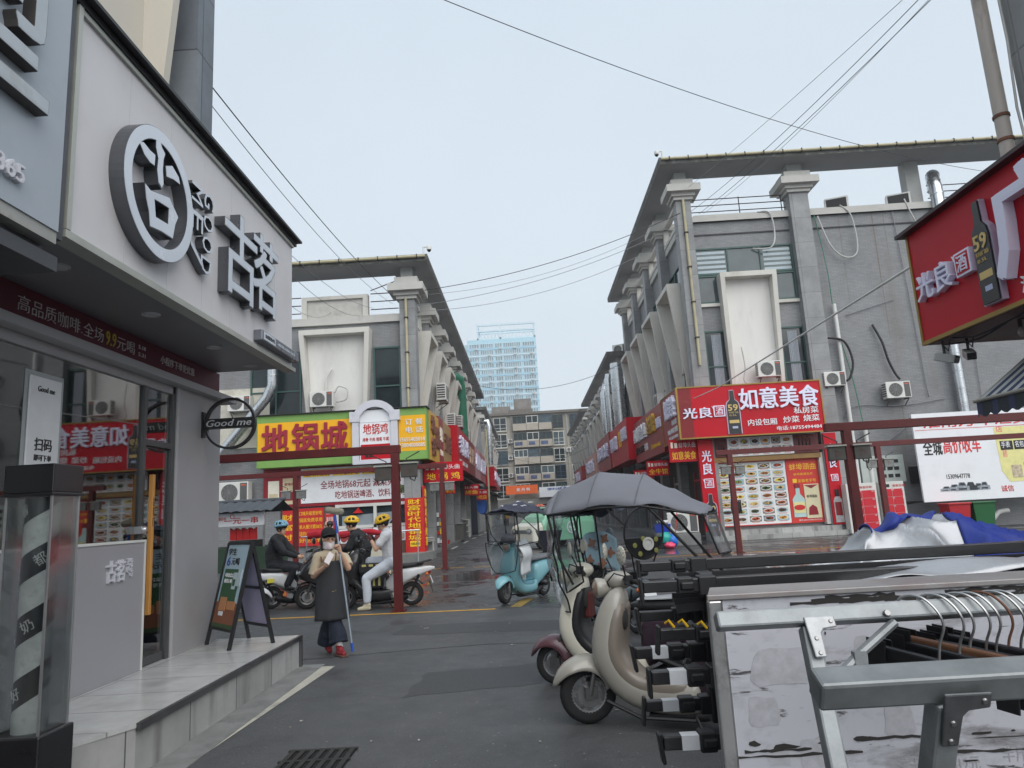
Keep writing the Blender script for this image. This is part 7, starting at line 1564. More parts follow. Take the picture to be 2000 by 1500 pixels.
for s_ in (-1, 1): q.tube([(.0, s_ * .35, 1.65), (-.12, s_ * .33, 1.25), (-.30, s_ * .2, .92)], .011, 8); q.tube([(.0, s_ * .36, 1.64), (-.6, s_ * .42, 1.62), (-1.25, s_ * .33, 1.52)], .011, 8); q.tube([(-1.2, s_ * .34, 1.52), (-1.62, s_ * .25, 1.2), (-1.60, s_ * .14, .72)], .012, 8); q.tube([(-.62, s_ * .41, 1.62), (-.70, s_ * .36, 1.05)], .009, 6)
obj('canopy_frame', q, black_m, sC)
sheet(sC, lambda u_, v_: (.02 + .06 * math.sin(v_ * 3.14) - .02 * u_, (v_ - .5) * .66, 1.64 - .52 * u_), 6, 8, clear_pl, 'rain_sheet')
sheet(sC, lambda u_, v_: (.02 + .09 * math.sin(v_ * 3.14) - .05 * u_ + .015 * math.sin(v_ * 17 + u_ * 4), (v_ - .5) * (.74 - .2 * u_ * u_), 1.11 - .52 * u_ - .05 * math.sin(v_ * 3.14)), 8, 16, clear_pl, 'rain_sheet')
for s_ in (-1, 1): sheet(sC, lambda u_, v_: (-.05 - .62 * v_, s_ * (.35 + .05 * v_), 1.63 - (.60 - .05 * v_) * u_), 5, 5, clear_pl, 'side_sheet')
sheet(sC, lambda u_, v_: (-1.28 - .32 * u_ - .05 * math.sin(v_ * 3.14), (v_ - .5) * .68, 1.52 - .28 * u_), 5, 8, clear_pl, 'rear_sheet', False)
sheet(sC, lambda u_, v_: (-1.60 - .03 * u_ - .06 * math.sin(v_ * 3.14), (v_ - .5) * (.66 - .35 * u_), 1.24 - .46 * u_), 8, 10, navy, 'rear_skirt', False)
quilt = M('white quilted cover', rgb(198, 202, 204), .7, var=.06, scale=14, bump=.5, bscale=26)
for s_ in (-1, 1): 
    q = MB(); q.grid(lambda u_, v_: (-.10 - .35 * v_ + .02 * math.sin(u_ * 9), s_ * (.24 + .16 * math.sin(min(1, u_ * 1.6) * 2.4) * (1 - .3 * v_)), 1.10 - .62 * u_ + .05 * v_), 12, 6); obj('hand_cover', q, quilt, sC, smooth=True, solid=.02)
q = MB(); q.ball((-.20, 0, 1.16), (.13, .15, .10), 16, 10); obj('grey_hood', q, M('grey hood', rgb(98, 100, 106), .6), sC, smooth=True)
# floral scooter: wind cover in front, round rear curtain with smiling badge
flor = M('pale blue floral cloth', rgb(150, 178, 190), .8, var=.05)
q = MB(); q.grid(lambda u_, v_: (-.42 - .10 * u_ + .06 * math.cos((v_ - .5) * 3) + .015 * math.sin(v_ * 12), (v_ - .5) * (.62 - .06 * u_), 1.30 - .5 * u_ - .12 * (abs(v_ - .5) * 2) ** 3), 10, 16); fc = obj('wind_cover', q, flor, sD, smooth=True, solid=.02)
q = MB(); random.seed(11)
for (y_2, z_2) in ((.12, 1.15), (-.16, 1.0), (-.1, 1.2), (.2, .92), (.0, .86)):
    q.lathe([(.05, 0), (0, .006)], (-.415 - .1 * (1.3 - z_2) / .5, y_2, z_2), (-1, 0, 0), 9)
    for k in range(4): a = k * 1.57 + y_2 * 9; q.lathe([(.02, 0), (0, .006)], (-.415 - .1 * (1.3 - z_2) / .5, y_2 + .06 * math.cos(a), z_2 + .06 * math.sin(a)), (-1, 0, 0), 7)
o = obj('printed_flower', q, M('brown print', rgb(150, 104, 84), .7), sD); o.parent = fc
oval = lambda a, k=1.0: (-1.60 - .03 * math.sin(a), .30 * k * math.cos(a), 1.29 + .33 * k * math.sin(a))
q = MB(); pts = [oval(2 * math.pi * i / 32) for i in range(33)]; q.tube(pts, .013, 6); q.tube([(-1.58, -.2, 1.05), (-1.5, -.12, .8)], .012, 6); q.tube([(-1.58, .2, 1.05), (-1.5, .12, .8)], .012, 6); obj('curtain_frame', q, black_m, sD)
up_ = [oval(2 * math.pi * i / 32, .98) for i in range(-1, 18)]; q = MB(); q.add(up_, [tuple(range(len(up_)))]); obj('rear_sheet', q, clear_pl, sD)
lo_ = [oval(2 * math.pi * i / 32, .98) for i in range(17, 32)]; q = MB(); q.add(lo_, [tuple(range(len(lo_)))]); rk = obj('rear_skirt', q, black_m, sD)
q = MB(); q.lathe([(.055, 0), (0, .006)], (-1.605, -.05, 1.15), (-1, 0, .05), 18); q.ring((-1.604, -.05, 1.15), (0, 1, 0), (0, 0, 1), (-.01, 0, 0), .085, .056, 18); o = obj('round_badge', q, M('badge white', rgb(190, 190, 186), .5), sD); o.parent = rk
q = MB()
for (y_2, z_2) in ((.15, 1.14), (-.17, 1.06), (.08, 1.03), (.02, 1.22), (-.18, 1.2)): q.lathe([(.035, 0), (0, .004)], (-1.603, y_2, z_2), (-1, 0, .05), 7)
o = obj('leaf_print', q, M('leaf print', rgb(120, 120, 60), .6), sD); o.parent = rk
q = MB(); q.tube([(-1.58, .27, 1.40), (-1.2, .36, 1.68), (-.6, .38, 1.72), (-.1, .3, 1.55)], .012, 6); q.tube([(-1.58, -.27, 1.40), (-1.2, -.36, 1.68), (-.6, -.38, 1.72), (-.1, -.3, 1.55)], .012, 6); obj('canopy_frame', q, black_m, sD)
smooth_roof(sD, [(-.05, 1.55, 1.5, .3), (-.6, 1.76, 1.68, .38), (-1.2, 1.74, 1.66, .37), (-1.58, 1.63, 1.58, .3)], navy)
# ---------------------------------------------------------------- people
skin = M('skin', rgb(206, 164, 138), .55, var=.04, scale=20)
hair_m = M('black hair', (.012, .010, .009), .5, var=.2, scale=40)
def blob(name, mb, mat, par, voxel=.012, it=6, cloth=0):
    """overlapping rounded volumes fused into one continuous surface"""
    o = bpy.data.objects.new(name, mesh(name, mb, mat, None, True)); COL.objects.link(o); o.parent = par
    md = o.modifiers.new('fuse', 'REMESH'); md.mode = 'VOXEL'; md.voxel_size = voxel; md.use_smooth_shade = True
    md = o.modifiers.new('soften', 'SMOOTH'); md.factor = .5; md.iterations = it
    if cloth:
        tx = bpy.data.textures.get('folds') or bpy.data.textures.new('folds', 'CLOUDS'); tx.noise_scale = .20; tx.noise_depth = 2
        md = o.modifiers.new('folds', 'DISPLACE'); md.texture = tx; md.strength = cloth; md.mid_level = .5
    return o
def limb(q, pts, rs, n=12):
    for i in range(len(pts) - 1): q.capsule(V(pts[i]), rs[i], V(pts[i + 1]), rs[i + 1], n)
def hand(q, wr, fd, nd, curl=.9, k=1.0, thumb=1):
    """palm, four fingers and thumb; fd along the hand, nd out of the palm"""
    wr, fd, nd = V(wr), V(fd).normalized(), V(nd).normalized(); sd = fd.cross(nd).normalized() * thumb; nd = (nd - fd * nd.dot(fd)).normalized()
    q.capsule(wr, .026 * k, wr + fd * .05 * k, .034 * k, 10); q.capsule(wr + fd * .04 * k + sd * .02 * k, .02 * k, wr + fd * .07 * k - sd * .02 * k, .02 * k, 8)
    for i, ln in enumerate((.9, 1.05, 1, .8)):
        b = wr + fd * .08 * k + sd * (.03 - i * .02) * k; d1 = fd * math.cos(curl * .7) + nd * math.sin(curl * .7); d2 = fd * math.cos(curl * 1.9) + nd * math.sin(curl * 1.9)
        m_ = b + d1 * .038 * ln * k; q.capsule(b, .0105 * k, m_, .0098 * k, 8); q.capsule(m_, .0098 * k, m_ + d2 * .034 * ln * k, .008 * k, 8)
    b = wr + fd * .03 * k + sd * .03 * k; m_ = b + (fd * .5 + sd * .6 + nd * .4).normalized() * .045 * k; q.capsule(b, .014 * k, m_, .011 * k, 8); q.capsule(m_, .011 * k, m_ + (fd * .7 + nd * .7).normalized() * .03 * k, .009 * k, 8)
def head(q, c, f, k=1.0):
    """cranium, jaw, nose and ears at head centre c looking along f"""
    c, f = V(c), V(f).normalized(); up = V((0, 0, 1)); s = up.cross(f).normalized(); up = f.cross(s)
    mt = Matrix((f, s, up)).transposed()
    q.ball(c - f * .012 * k + up * .025 * k, (.095 * k, .075 * k, .092 * k), 16, 12, mt); q.ball(c + f * .025 * k - up * .045 * k, (.062 * k, .056 * k, .07 * k), 14, 10, mt); q.ball(c + f * .05 * k - up * .09 * k, (.03 * k, .034 * k, .026 * k), 10, 8, mt)
    q.capsule(c + f * .084 * k + up * .012 * k, .009 * k, c + f * .10 * k - up * .022 * k, .014 * k, 8)
    q.capsule(c + f * .078 * k - up * .052 * k - s * .016 * k, .009 * k, c + f * .078 * k - up * .052 * k + s * .016 * k, .009 * k, 8)
    for a in (-1, 1): q.ball(c + s * a * .076 * k - f * .005 * k, (.022 * k, .012 * k, .034 * k), 8, 8, mt); q.ball(c + f * .075 * k + s * a * .03 * k + up * .03 * k, (.012 * k, .02 * k, .008 * k), 8, 6, mt)
    return f, s, up
def face(par, c, f, k=1.0):
    c, f = V(c), V(f).normalized(); s = V((0, 0, 1)).cross(f).normalized(); up = f.cross(s); q = MB()
    for a in (-1, 1): q.ball(c + f * .080 * k + s * a * .03 * k + up * .012 * k, (.010, .012, .006), 8, 6); q.capsule(c + f * .086 * k + s * a * .018 * k + up * .03 * k, .004, c + f * .076 * k + s * a * .044 * k + up * .03 * k, .003, 6)
    obj('eyes', q, hair_m, par, smooth=True)
def shoe(q, heel, toe, h=.055):
    heel, toe = V(heel), V(toe); q.capsule(heel + V((0, 0, .045)), .042, heel.lerp(toe, .5) + V((0, 0, .042)), .046, 12); q.capsule(heel.lerp(toe, .45) + V((0, 0, .045)), .046, toe + V((0, 0, .034)), .034, 12); q.capsule(heel + V((0, 0, .10)), .04, heel.lerp(toe, .4) + V((0, 0, .08)), .04, 10)
def sole(par, pairs, m):
    q = MB()
    for h_, t_ in pairs:
        h_, t_ = V(h_), V(t_); d = (t_ - h_).normalized(); q.bar(h_ - d * .05 + V((0, 0, .012)), t_ + d * .045 + V((0, 0, .012)), .085, .024)
    obj('sole', q, m, par, bevel=.008)
def helmet(par, c, f, mat, k=1.0):
    c, f = V(c), V(f).normalized(); s = V((0, 0, 1)).cross(f).normalized(); up = f.cross(s); mt = Matrix((f, s, up)).transposed()
    q = MB()
    for a in (-2, -1, 0, 1, 2):        # ribs with open slots between them
        def rib(u_, v_, a=a):
            th = math.pi * (.04 + .92 * u_); y_ = a * .036 + (v_ - .5) * .026; r_ = math.sqrt(max(.0004, 1 - (y_ / .115) ** 2))
            return c + mt @ V((-math.cos(th) * .155 * r_ - .01, y_, math.sin(th) * .115 * r_ + .03))
        q.grid(rib, 18, 2)
    def band(u_, v_):
        th = 2 * math.pi * u_; return c + mt @ V((math.cos(th) * .150 - .01, math.sin(th) * .118, .03 + (v_ - .5) * .045 + .012 * math.cos(th)))
    q.grid(band, 32, 2)
    for x_ in (-.08, .0, .08):
        def cross_(u_, v_, x_=x_): th = math.pi * u_; r_ = math.sqrt(1 - (x_ / .16) ** 2); return c + mt @ V((x_ + (v_ - .5) * .03 - .01, math.cos(th) * .117 * r_, math.sin(th) * .113 * r_ + .03))
        q.grid(cross_, 16, 1)
    h = obj('helmet', q, mat, par, smooth=True, solid=.012)
    q = MB(); q.ball(c + mt @ V((-.01, 0, .03)), (.138, .106, .098), 18, 10, mt); o = obj('helmet_liner', q, black_m, par, smooth=True); o.parent = h
    q = MB()
    for a in (-1, 1): q.tube([c + mt @ V((.02, a * .112, .02)), c + mt @ V((.03, a * .08, -.07)), c + mt @ V((.045, a * .02, -.125))], .006, 6)
    o = obj('chin_strap', q, black_m, par); o.parent = h
GP = 'people'
# woman with mop
w_ = L('person', 'masked woman in black cap and dark apron carrying a mop and looking at a phone', 'person', (-2.6, 9.4, 0))
f = V((.50, -.84, -.16)); hc = V((-.045, -.02, 1.43))
q = MB(); head(q, hc, f, .98); limb(q, [(-.05, .0, 1.34), (-.04, .0, 1.24)], [.048, .052])
shI, shJ, elI, elJ, haI, haJ = V((-.175, -.06, 1.215)), V((.135, .06, 1.19)), V((-.225, -.08, .985)), V((.205, -.02, 1.055)), V((-.03, -.26, 1.10)), V((.135, -.16, 1.275))
limb(q, [shI, elI, haI], [.05, .042, .026]); limb(q, [shJ, elJ, haJ], [.05, .042, .026]); limb(q, [(-.02, 0, 1.2), (-.01, 0, .85)], [.10, .11])
hipI, hipJ, knI, knJ, anI, anJ = V((-.085, -.02, .80)), V((.07, .03, .80)), V((-.05, -.02, .45)), V((.04, -.05, .45)), V((-.12, .12, .13)), V((.115, -.13, .07))
limb(q, [hipI, knI, anI], [.085, .06, .04]); limb(q, [hipJ, knJ, anJ], [.085, .06, .04])
hand(q, haI, (.6, -.35, .5), (-.2, -.5, .8), .75, .95, 1); hand(q, haJ, (-.15, -.2, .9), (-.5, -.6, -.2), 1.25, .95, -1)
blob('body', q, skin, w_, .0065, 4)
face(w_, hc, f, .98)
q = MB(); q.grid(lambda u_, v_: hc + f * (.092 - .10 * (abs(u_ - .5) * 2) ** 2.2 + .014 * math.sin(v_ * 3.1) * (1 - abs(u_ - .5))) + V((0, 0, 1)).cross(f).normalized() * (u_ - .5) * .152 + V((0, 0, 1)) * (-.112 + .092 * v_), 14, 8); obj('face_mask', q, M('white mask', rgb(222, 210, 212), .7, var=.02), w_, smooth=True, solid=.003)
q = MB(); q.ball(hc + V((0, 0, .04)) - f * .03, (.086, .086, .085), 16, 10); s_ = V((0, 0, 1)).cross(f).normalized(); q.capsule(hc - f * .07 + V((0, 0, -.02)), .07, hc - f * .085 + V((0, 0, -.14)), .045, 10); q.capsule(hc - f * .035 - s_ * .07, .032, hc - f * .03 - s_ * .075 + V((0, 0, -.13)), .024, 8); q.capsule(hc - f * .045 + s_ * .065, .03, hc - f * .05 + s_ * .065 + V((0, 0, -.1)), .02, 8); blob('hair', q, hair_m, w_, .009, 3)
cap_m = M('black cap', (.013, .013, .014), .8, var=.2)
q = MB(); mt = Matrix((f, s_, f.cross(s_))).transposed(); q.ball(hc - f * .014 + V((0, 0, .068)), (.112, .098, .092), 18, 10, mt); cp_ = blob('cap', q, cap_m, w_, .009, 2)
q = MB(); q.grid(lambda u_, v_: hc + V((0, 0, .082)) + f * (.07 + .11 * v_ * math.cos((u_ - .5) * 1.9)) + s_ * math.sin((u_ - .5) * 2.4) * .098 + V((0, 0, 1)) * (.012 * v_ - .022 * (abs(u_ - .5) * 2) ** 2), 14, 5); o = obj('brim', q, cap_m, w_, smooth=True, solid=.006); o.parent = cp_
beige = M('beige polo cloth', rgb(184, 170, 146), .85, var=.06, scale=10, bump=.15, bscale=60)
q = MB(); limb(q, [(-.02, -.01, 1.18), (-.015, 0, 1.0), (-.01, 0, .82)], [.112, .115, .125]); limb(q, [shI, shI.lerp(elI, .3)], [.068, .07]); limb(q, [shJ, shJ.lerp(elJ, .3)], [.068, .07]); q.tube([shI, shI.lerp(elI, .5), shI.lerp(elI, .98)], [.066, .072, .078], 14); q.tube([shJ, shJ.lerp(elJ, .5), shJ.lerp(elJ, .85)], [.066, .070, .076], 14); limb(q, [shI, (-.02, -.01, 1.22), shJ], [.068, .09, .068]); limb(q, [(-.045, -.01, 1.25), (-.045, -.02, 1.29)], [.075, .066]); blob('shirt', q, beige, w_, .010, 3, .035)
q = MB()
for sg in (-1, 1): q.add([(-.045 + sg * .005, -.085, 1.27), (-.045 + sg * .07, -.04, 1.295), (-.045 + sg * .085, -.075, 1.235), (-.03 + sg * .03, -.12, 1.21)], [(0, 1, 2, 3)])
obj('collar', q, beige, w_, solid=.008)
apron = M('charcoal apron', (.030, .031, .035), .8, var=.15, scale=6, bump=.2, bscale=70)
q = MB()
def apf(u_, v_):
    z_ = 1.16 - .73 * v_; hw = .10 + .10 * min(1, v_ * 3) + .02 * v_; a = (u_ - .5) * 2; ang = a * (1.15 if v_ > .2 else .9)
    r_ = .15 + .055 * v_ + .006 * math.sin(a * 9 + v_ * 3) * v_; c_ = V((-.015 - .01 * v_, 0, z_)); fx = V((.38, -.92, 0)); sx = V((.92, .38, 0))
    return c_ + fx * math.cos(ang) * r_ + sx * math.sin(ang) * (hw + .02 * v_)
q.grid(apf, 24, 24); ap_ = obj('apron', q, apron, w_, smooth=True, solid=.006)
q = MB(); q.tube([(-.10, -.14, 1.15), (-.13, -.10, 1.24), (-.10, .03, 1.30)], .009, 6); q.tube([(.06, -.10, 1.15), (.06, -.06, 1.25), (.0, .05, 1.29)], .009, 6); o = obj('apron_strap', q, M('brown strap', rgb(110, 66, 50), .6), w_); o.parent = ap_
q = MB(); q.text('Good me', (.005, -.172, .775), .06, .014, (.9, -.05, .1), (0, 0, 1), .002, .0); q.ball((.075, -.15, .795), .006, 8, 6); o = obj('apron_lettering', q, M('tan print', rgb(196, 180, 130), .5), w_); o.parent = ap_
denim = M('navy trousers', (.012, .018, .034), .85, var=.25, scale=8, bump=.2, bscale=50)
q = MB(); limb(q, [(-.01, 0, .80), hipI, knI], [.12, .10, .082]); q.tube([hipI, knI, anI + V((0, 0, -.005))], [.10, .085, .115], 16); limb(q, [(-.01, 0, .80), hipJ, knJ], [.12, .10, .082]); q.tube([hipJ, knJ, anJ + V((-.02, .02, .08))], [.10, .085, .118], 16); blob('trousers', q, denim, w_, .010, 3, .05)
redsh = M('red shoe', rgb(128, 18, 28), .6, var=.15, scale=12)
q = MB(); shoe(q, (-.12, .12, .05), (-.055, .02, .005)); shoe(q, (.10, -.13, 0), (.195, -.25, 0)); blob('shoes', q, redsh, w_, .008, 3)
sole(w_, [((.10, -.13, 0), (.195, -.25, 0))], M('brown sole', rgb(96, 66, 56), .7))
q = MB(); limb(q, [anJ + V((0, 0, .02)), anJ + V((-.01, .01, .10))], [.04, .042]); blob('sock', q, M('white sock', rgb(200, 200, 200), .8), w_, .01, 2)
q = MB(); q.cbox((.045, -.33, 1.205), (.075, .010, .155), R(30), R(36), R(-20)); single('mobile_phone', MB().add([tuple(V(v) + V((-2.6, 9.4, 0))) for v in q.v], q.f), M('white phone', rgb(214, 206, 206), .3), 'white mobile phone held by the woman with the mop', 'phone', bevel=.004)
t = W('mop', 'long mop carried upright with blue grips and a grey sponge head', 'mop', (-2.45, 9.2, 0))
mp, mq = V((-2.31, 9.22, .05)), V((-2.525, 9.24, 1.74))
q = MB(); q.tube([mp, mq], .012, 10); obj('stick', q, M('silver blue stick', rgb(170, 184, 194), .35, .5), t, smooth=True)
q = MB(); q.tube([mp, mp.lerp(mq, .06)], .018, 10); q.tube([mp.lerp(mq, .86), mq], .018, 10); q.tube([mp.lerp(mq, .71), mp.lerp(mq, .74)], .016, 10); obj('blue_grip', q, M('blue grip', rgb(40, 84, 176), .5), t, smooth=True)
q = MB(); q.cbox((-2.53, 9.24, 1.79), (.25, .10, .085), 0, R(10)); obj('sponge', q, M('grey sponge', rgb(140, 136, 122), .95, var=.2, scale=30, bump=.8, bscale=50), t, bevel=.035)

def rider(label, base, f, hc, sh, el, ha, hip, kn, an, toe, kn2, an2, top, low, helm, long_sleeve=True, shoem=None, glove=None, cls=1.0, lean=0):
    """seated rider; near-side joints given, the far side mirrored in depth; f is where the head looks"""
    t = L('person', label, 'person', base); hc = V(hc); f = V(f)
    P = lambda p, dy: V((p[0], dy, p[1])); D_ = .19
    sN, sF_, eN, eF, hN, hF = P(sh, -D_), P(sh, D_), P(el, -D_ - .05), P(el, D_ + .04), P(ha, -.12), P(ha, .10)
    pN, pF, kN, kF, aN, aF, tN = P(hip, -.10), P(hip, .10), P(kn, -.19), P(kn2, .15), P(an, -.22), P(an2, .15), P(toe, -.24); tF = aF + V((tN.x - aN.x, .0, -.06))
    mid = V(((sh[0] + hip[0]) / 2, 0, (sh[1] + hip[1]) / 2)) + V((lean, 0, 0)); S_ = V((sh[0], 0, sh[1])); H_ = V((hip[0], 0, hip[1]))
    q = MB(); head(q, hc, f, 1.05); limb(q, [hc - V((0, 0, .07)) - f * .02, S_ + V((0, 0, .06))], [.055, .06]); limb(q, [S_, mid, H_], [.11, .12, .12])
    limb(q, [sN, eN, hN], [.055, .045, .028]); limb(q, [sF_, eF, hF], [.055, .045, .028]); limb(q, [pN, kN, aN], [.085, .06, .042]); limb(q, [pF, kF, aF], [.085, .06, .042])
    hand(q, hN, (hN - eN), f * .5 + V((0, .6, -.2)), 1.0, 1.0, 1); hand(q, hF, (hF - eF), f * .5 + V((0, -.6, -.2)), 1.0, 1.0, -1)
    blob('body', q, skin, t, .009, 4); face(t, hc, f, 1.05)
    q = MB(); q.ball(hc - f * .02 + V((0, 0, .03)), (.10, .10, .09), 14, 10); blob('hair', q, hair_m, t, .012, 2)
    if helm: helmet(t, hc + V((0, 0, .05)), f + V((0, 0, .1)), helm)
    q = MB(); limb(q, [S_ + V((0, 0, -.03)), mid, H_ + V((0, 0, .03))], [.15 * cls, .155 * cls, .165 * cls]); limb(q, [sN, S_, sF_], [.085, .12, .085]); e_ = 1.0 if long_sleeve else .62
    limb(q, [sN, sN.lerp(eN, e_)], [.085 * cls, .078 * cls]); limb(q, [sF_, sF_.lerp(eF, e_)], [.085 * cls, .078 * cls])
    if long_sleeve: limb(q, [eN, eN.lerp(hN, .92)], [.07, .045]); limb(q, [eF, eF.lerp(hF, .92)], [.07, .045])
    limb(q, [S_ + V((0, 0, .05)), hc - V((0, 0, .13)) - f * .04], [.085, .07]); blob('top', q, top, t, .012, 4, .045)
    q = MB(); limb(q, [H_, pN, kN, aN + V((0, 0, .05))], [.15, .12, .09, .07]); limb(q, [H_, pF, kF, aF + V((0, 0, .05))], [.15, .12, .09, .07]); blob('trousers', q, low, t, .012, 4, .032)
    q = MB(); hl = aN + V((.03 if f.x < 0 else -.03, 0, -aN.z + tN.z)); shoe(q, hl, tN); shoe(q, aF + V((0, 0, -.10)), tF); blob('shoes', q, shoem or black_m, t, .01, 3)
    if glove:
        q = MB()
        for a_, e_2 in ((hN, eN), (hF, eF)): q.capsule(a_.lerp(e_2, .1), .036, a_, .036, 10); hand(q, a_, a_ - e_2, f * .5 + V((0, .6 if a_ is hN else -.6, -.2)), 1.0, 1.16, 1 if a_ is hN else -1)
        blob('gloves', q, glove, t, .009, 3)
    return t
white_c = M('white cotton', rgb(222, 224, 228), .85, var=.03, bump=.15, bscale=40); white_j = M('pale grey jeans', rgb(206, 212, 222), .85, var=.05, scale=7, bump=.2, bscale=40)
dark_c, dark_j = M('black jacket', (.014, .015, .018), .75, var=.25, scale=7, bump=.25, bscale=40), M('dark trousers', (.016, .018, .024), .85, var=.2, scale=7)
yel_h, blue_h = M('yellow helmet', rgb(246, 196, 10), .3, var=.03, coat=.3), M('light blue helmet', rgb(126, 176, 200), .3, var=.03, coat=.3)
r1 = rider('rider dressed in white with a yellow helmet looking at a phone on his scooter', (-3.0, 13.8, 0), (-.84, -.25, -.48), (.16, -.02, 1.545), (.235, 1.345), (.07, 1.10), (-.055, 1.29), (.32, .84), (-.13, .58), (-.12, .13), (-.27, .0), (-.13, .86), (-.22, .42), white_c, white_j, yel_h, False, M('cream shoe', rgb(206, 196, 168), .6, var=.1), M('dark red glove', rgb(70, 34, 36), .7))
q = MB(); q.grid(lambda u_, v_: V((.16, -.02, 1.57)) + V((-.84, -.25, -.25)) * (.10 + .07 * v_) + V((-.28, .96, 0)) * (u_ - .5) * .15, 8, 3); obj('helmet_peak', q, black_m, r1, solid=.008)
q = MB(); q.cbox((-3.12, 13.78, 1.34), (.012, .075, .15), 0, R(-40)); single('mobile_phone', q, black_g, 'dark mobile phone held by the rider dressed in white', 'phone', bevel=.004)
r2 = rider('rider in black jacket with a yellow helmet facing left on the black scooter', (-3.6, 14.8, 0), (-.95, -.22, -.15), (-.10, -.02, 1.56), (.02, 1.36), (-.11, 1.12), (-.26, 1.05), (.08, .84), (-.22, .70), (-.26, .42), (-.36, .32), (-.22, .70), (-.26, .42), dark_c, dark_j, yel_h, True, None, None, 1.12, .09)
q = MB(); q.grid(lambda u_, v_: (.04 + .16 * math.cos(-2.4 + u_ * 2.6), -.02 + .19 * math.sin(-2.4 + u_ * 2.6), 1.235 + .02 * v_), 14, 1); obj('reflective_stripe', q, M('grey reflector', rgb(130, 134, 138), .4), r2, solid=.004)
r3 = rider('rider in black coat with a light blue helmet turned to the right', (-5.2, 14.9, 0), (.93, -.28, -.1), (.02, -.02, 1.555), (-.06, 1.35), (.14, 1.10), (.38, 1.0), (-.12, .84), (.36, .76), (.22, .42), (.34, .34), (.36, .76), (.22, .42), dark_c, dark_j, blue_h, True, None, None, 1.14, -.07)
r4 = rider('bareheaded man in black partly hidden behind the masked woman', (-5.0, 17, 0), (-.75, -.6, -.1), (.2, 0, 1.57), (.28, 1.32), (.14, 1.06), (-.02, .95), (.34, .84), (-.06, .72), (-.06, .36), (-.18, .25), (-.06, .72), (-.06, .36), dark_c, dark_j, None, True)
# passers-by far down the street
for i, (x, y, tc, lc, lab) in enumerate(((-3.9, 88, (.03, .03, .04), rgb(120, 144, 166), 'distant passer-by in dark top and pale jeans with a beige bag'), (-3.3, 92, (.05, .04, .04), (.03, .03, .03), 'distant passer-by in black standing by the far shops'), (-2.9, 90, rgb(170, 130, 50), (.03, .03, .04), 'distant passer-by in a mustard jacket by the far shops'))):
    t = L('person', lab, 'person', (x, y, 0)); q = MB(); head(q, (0, 0, 1.55), (.2, -1, 0), 1.0); limb(q, [(0, 0, 1.47), (0, 0, .9)], [.07, .14]); limb(q, [(-.1, 0, .85), (-.1, -.05, .05)], [.08, .05]); limb(q, [(.1, 0, .85), (.1, .1, .05)], [.08, .05]); limb(q, [(-.18, 0, 1.35), (-.24, -.05, .9)], [.06, .04]); limb(q, [(.18, 0, 1.35), (.24, -.05, .9)], [.06, .04]); blob('body', q, skin, t, .025, 3)
    q = MB(); limb(q, [(0, 0, 1.36), (0, 0, .9)], [.15, .17]); limb(q, [(-.19, 0, 1.36), (-.25, -.05, .98)], [.085, .07]); limb(q, [(.19, 0, 1.36), (.25, -.05, .98)], [.085, .07]); blob('top', q, M('passer top %d' % i, tc, .8), t, .025, 3)
    q = MB(); limb(q, [(-.09, 0, .85), (-.1, -.05, .1)], [.11, .08]); limb(q, [(.09, 0, .85), (.1, .1, .1)], [.11, .08]); blob('trousers', q, M('passer legs %d' % i, lc, .8), t, .025, 3)
    q = MB(); q.ball((0, .02, 1.6), (.1, .1, .1), 12, 8); obj('hair', q, hair_m, t, smooth=True)
    if i == 0: q = MB(); q.cbox((.3, -.15, 1.0), (.25, .12, .25)); single('shoulder_bag', MB().add([tuple(V(v) + V((x, y, 0))) for v in q.v], q.f), M('beige bag', rgb(190, 176, 150), .7), 'beige shoulder bag of the distant passer-by', 'bag', bevel=.04)

# sandwich board on the step
t = W('sandwich_board', 'black framed folding board with blue and green student drink offer', 'sandwich board', (-3.35, 8.25, .36))
bl_, br_, tl_, tr_ = V((-3.75, 8.32, .36)), V((-3.30, 7.86, .36)), V((-3.57, 8.48, 1.47)), V((-3.125, 8.03, 1.47)); rl_, rr_ = V((-3.39, 8.64, .36)), V((-2.95, 8.21, .36))
uu = (br_ - bl_).normalized(); vv = ((tl_ + tr_) - (bl_ + br_)).normalized(); nn_ = uu.cross(vv)
q = MB()
for a, b in ((bl_, tl_), (br_, tr_), (rl_, tl_), (rr_, tr_), (tl_, tr_)): q.bar(a, b, .035)
for k in (.17,): q.bar(bl_.lerp(tl_, k), br_.lerp(tr_, k), .03); q.bar(rl_.lerp(tl_, k), rr_.lerp(tr_, k), .03)
q.bar(rl_.lerp(tl_, .55), rr_.lerp(tr_, .55), .03); obj('frame', q, black_m, t)
o0 = bl_.lerp(tl_, .18); Wd, Hd = (br_ - bl_).length, (tl_ - o0).length - .02
def pan(x0, x1, y0, y1, d): 
    q = MB(); p = [o0 + uu * a * Wd + vv * b * Hd + nn_ * (d - k * .012 if k else d) for a, b in ((x0, y0), (x1, y0), (x1, y1), (x0, y1)) for k in (0, 1)]; p = p[0::2] + p[1::2]; q.add(p, [(0, 1, 2, 3), (7, 6, 5, 4), (0, 4, 5, 1), (1, 5, 6, 2), (2, 6, 7, 3), (3, 7, 4, 0)]); return q
ps_ = obj('poster', pan(.04, .96, 0, 1, .005), M('pale blue poster', rgb(178, 204, 218), .45, var=.03), t)
def onp(name, q, m): o = obj(name, q, m, t); o.parent = ps_
onp('brown_field', pan(.04, .96, .02, .30, .008), M('brown poster field', rgb(136, 84, 60), .5)); onp('green_field', pan(.12, .80, .30, .70, .009), M('green poster field', rgb(48, 92, 60), .5)); onp('dark_green_edge', pan(.04, .96, .0, .05, .010), M('dark green poster edge', rgb(60, 84, 52), .5))
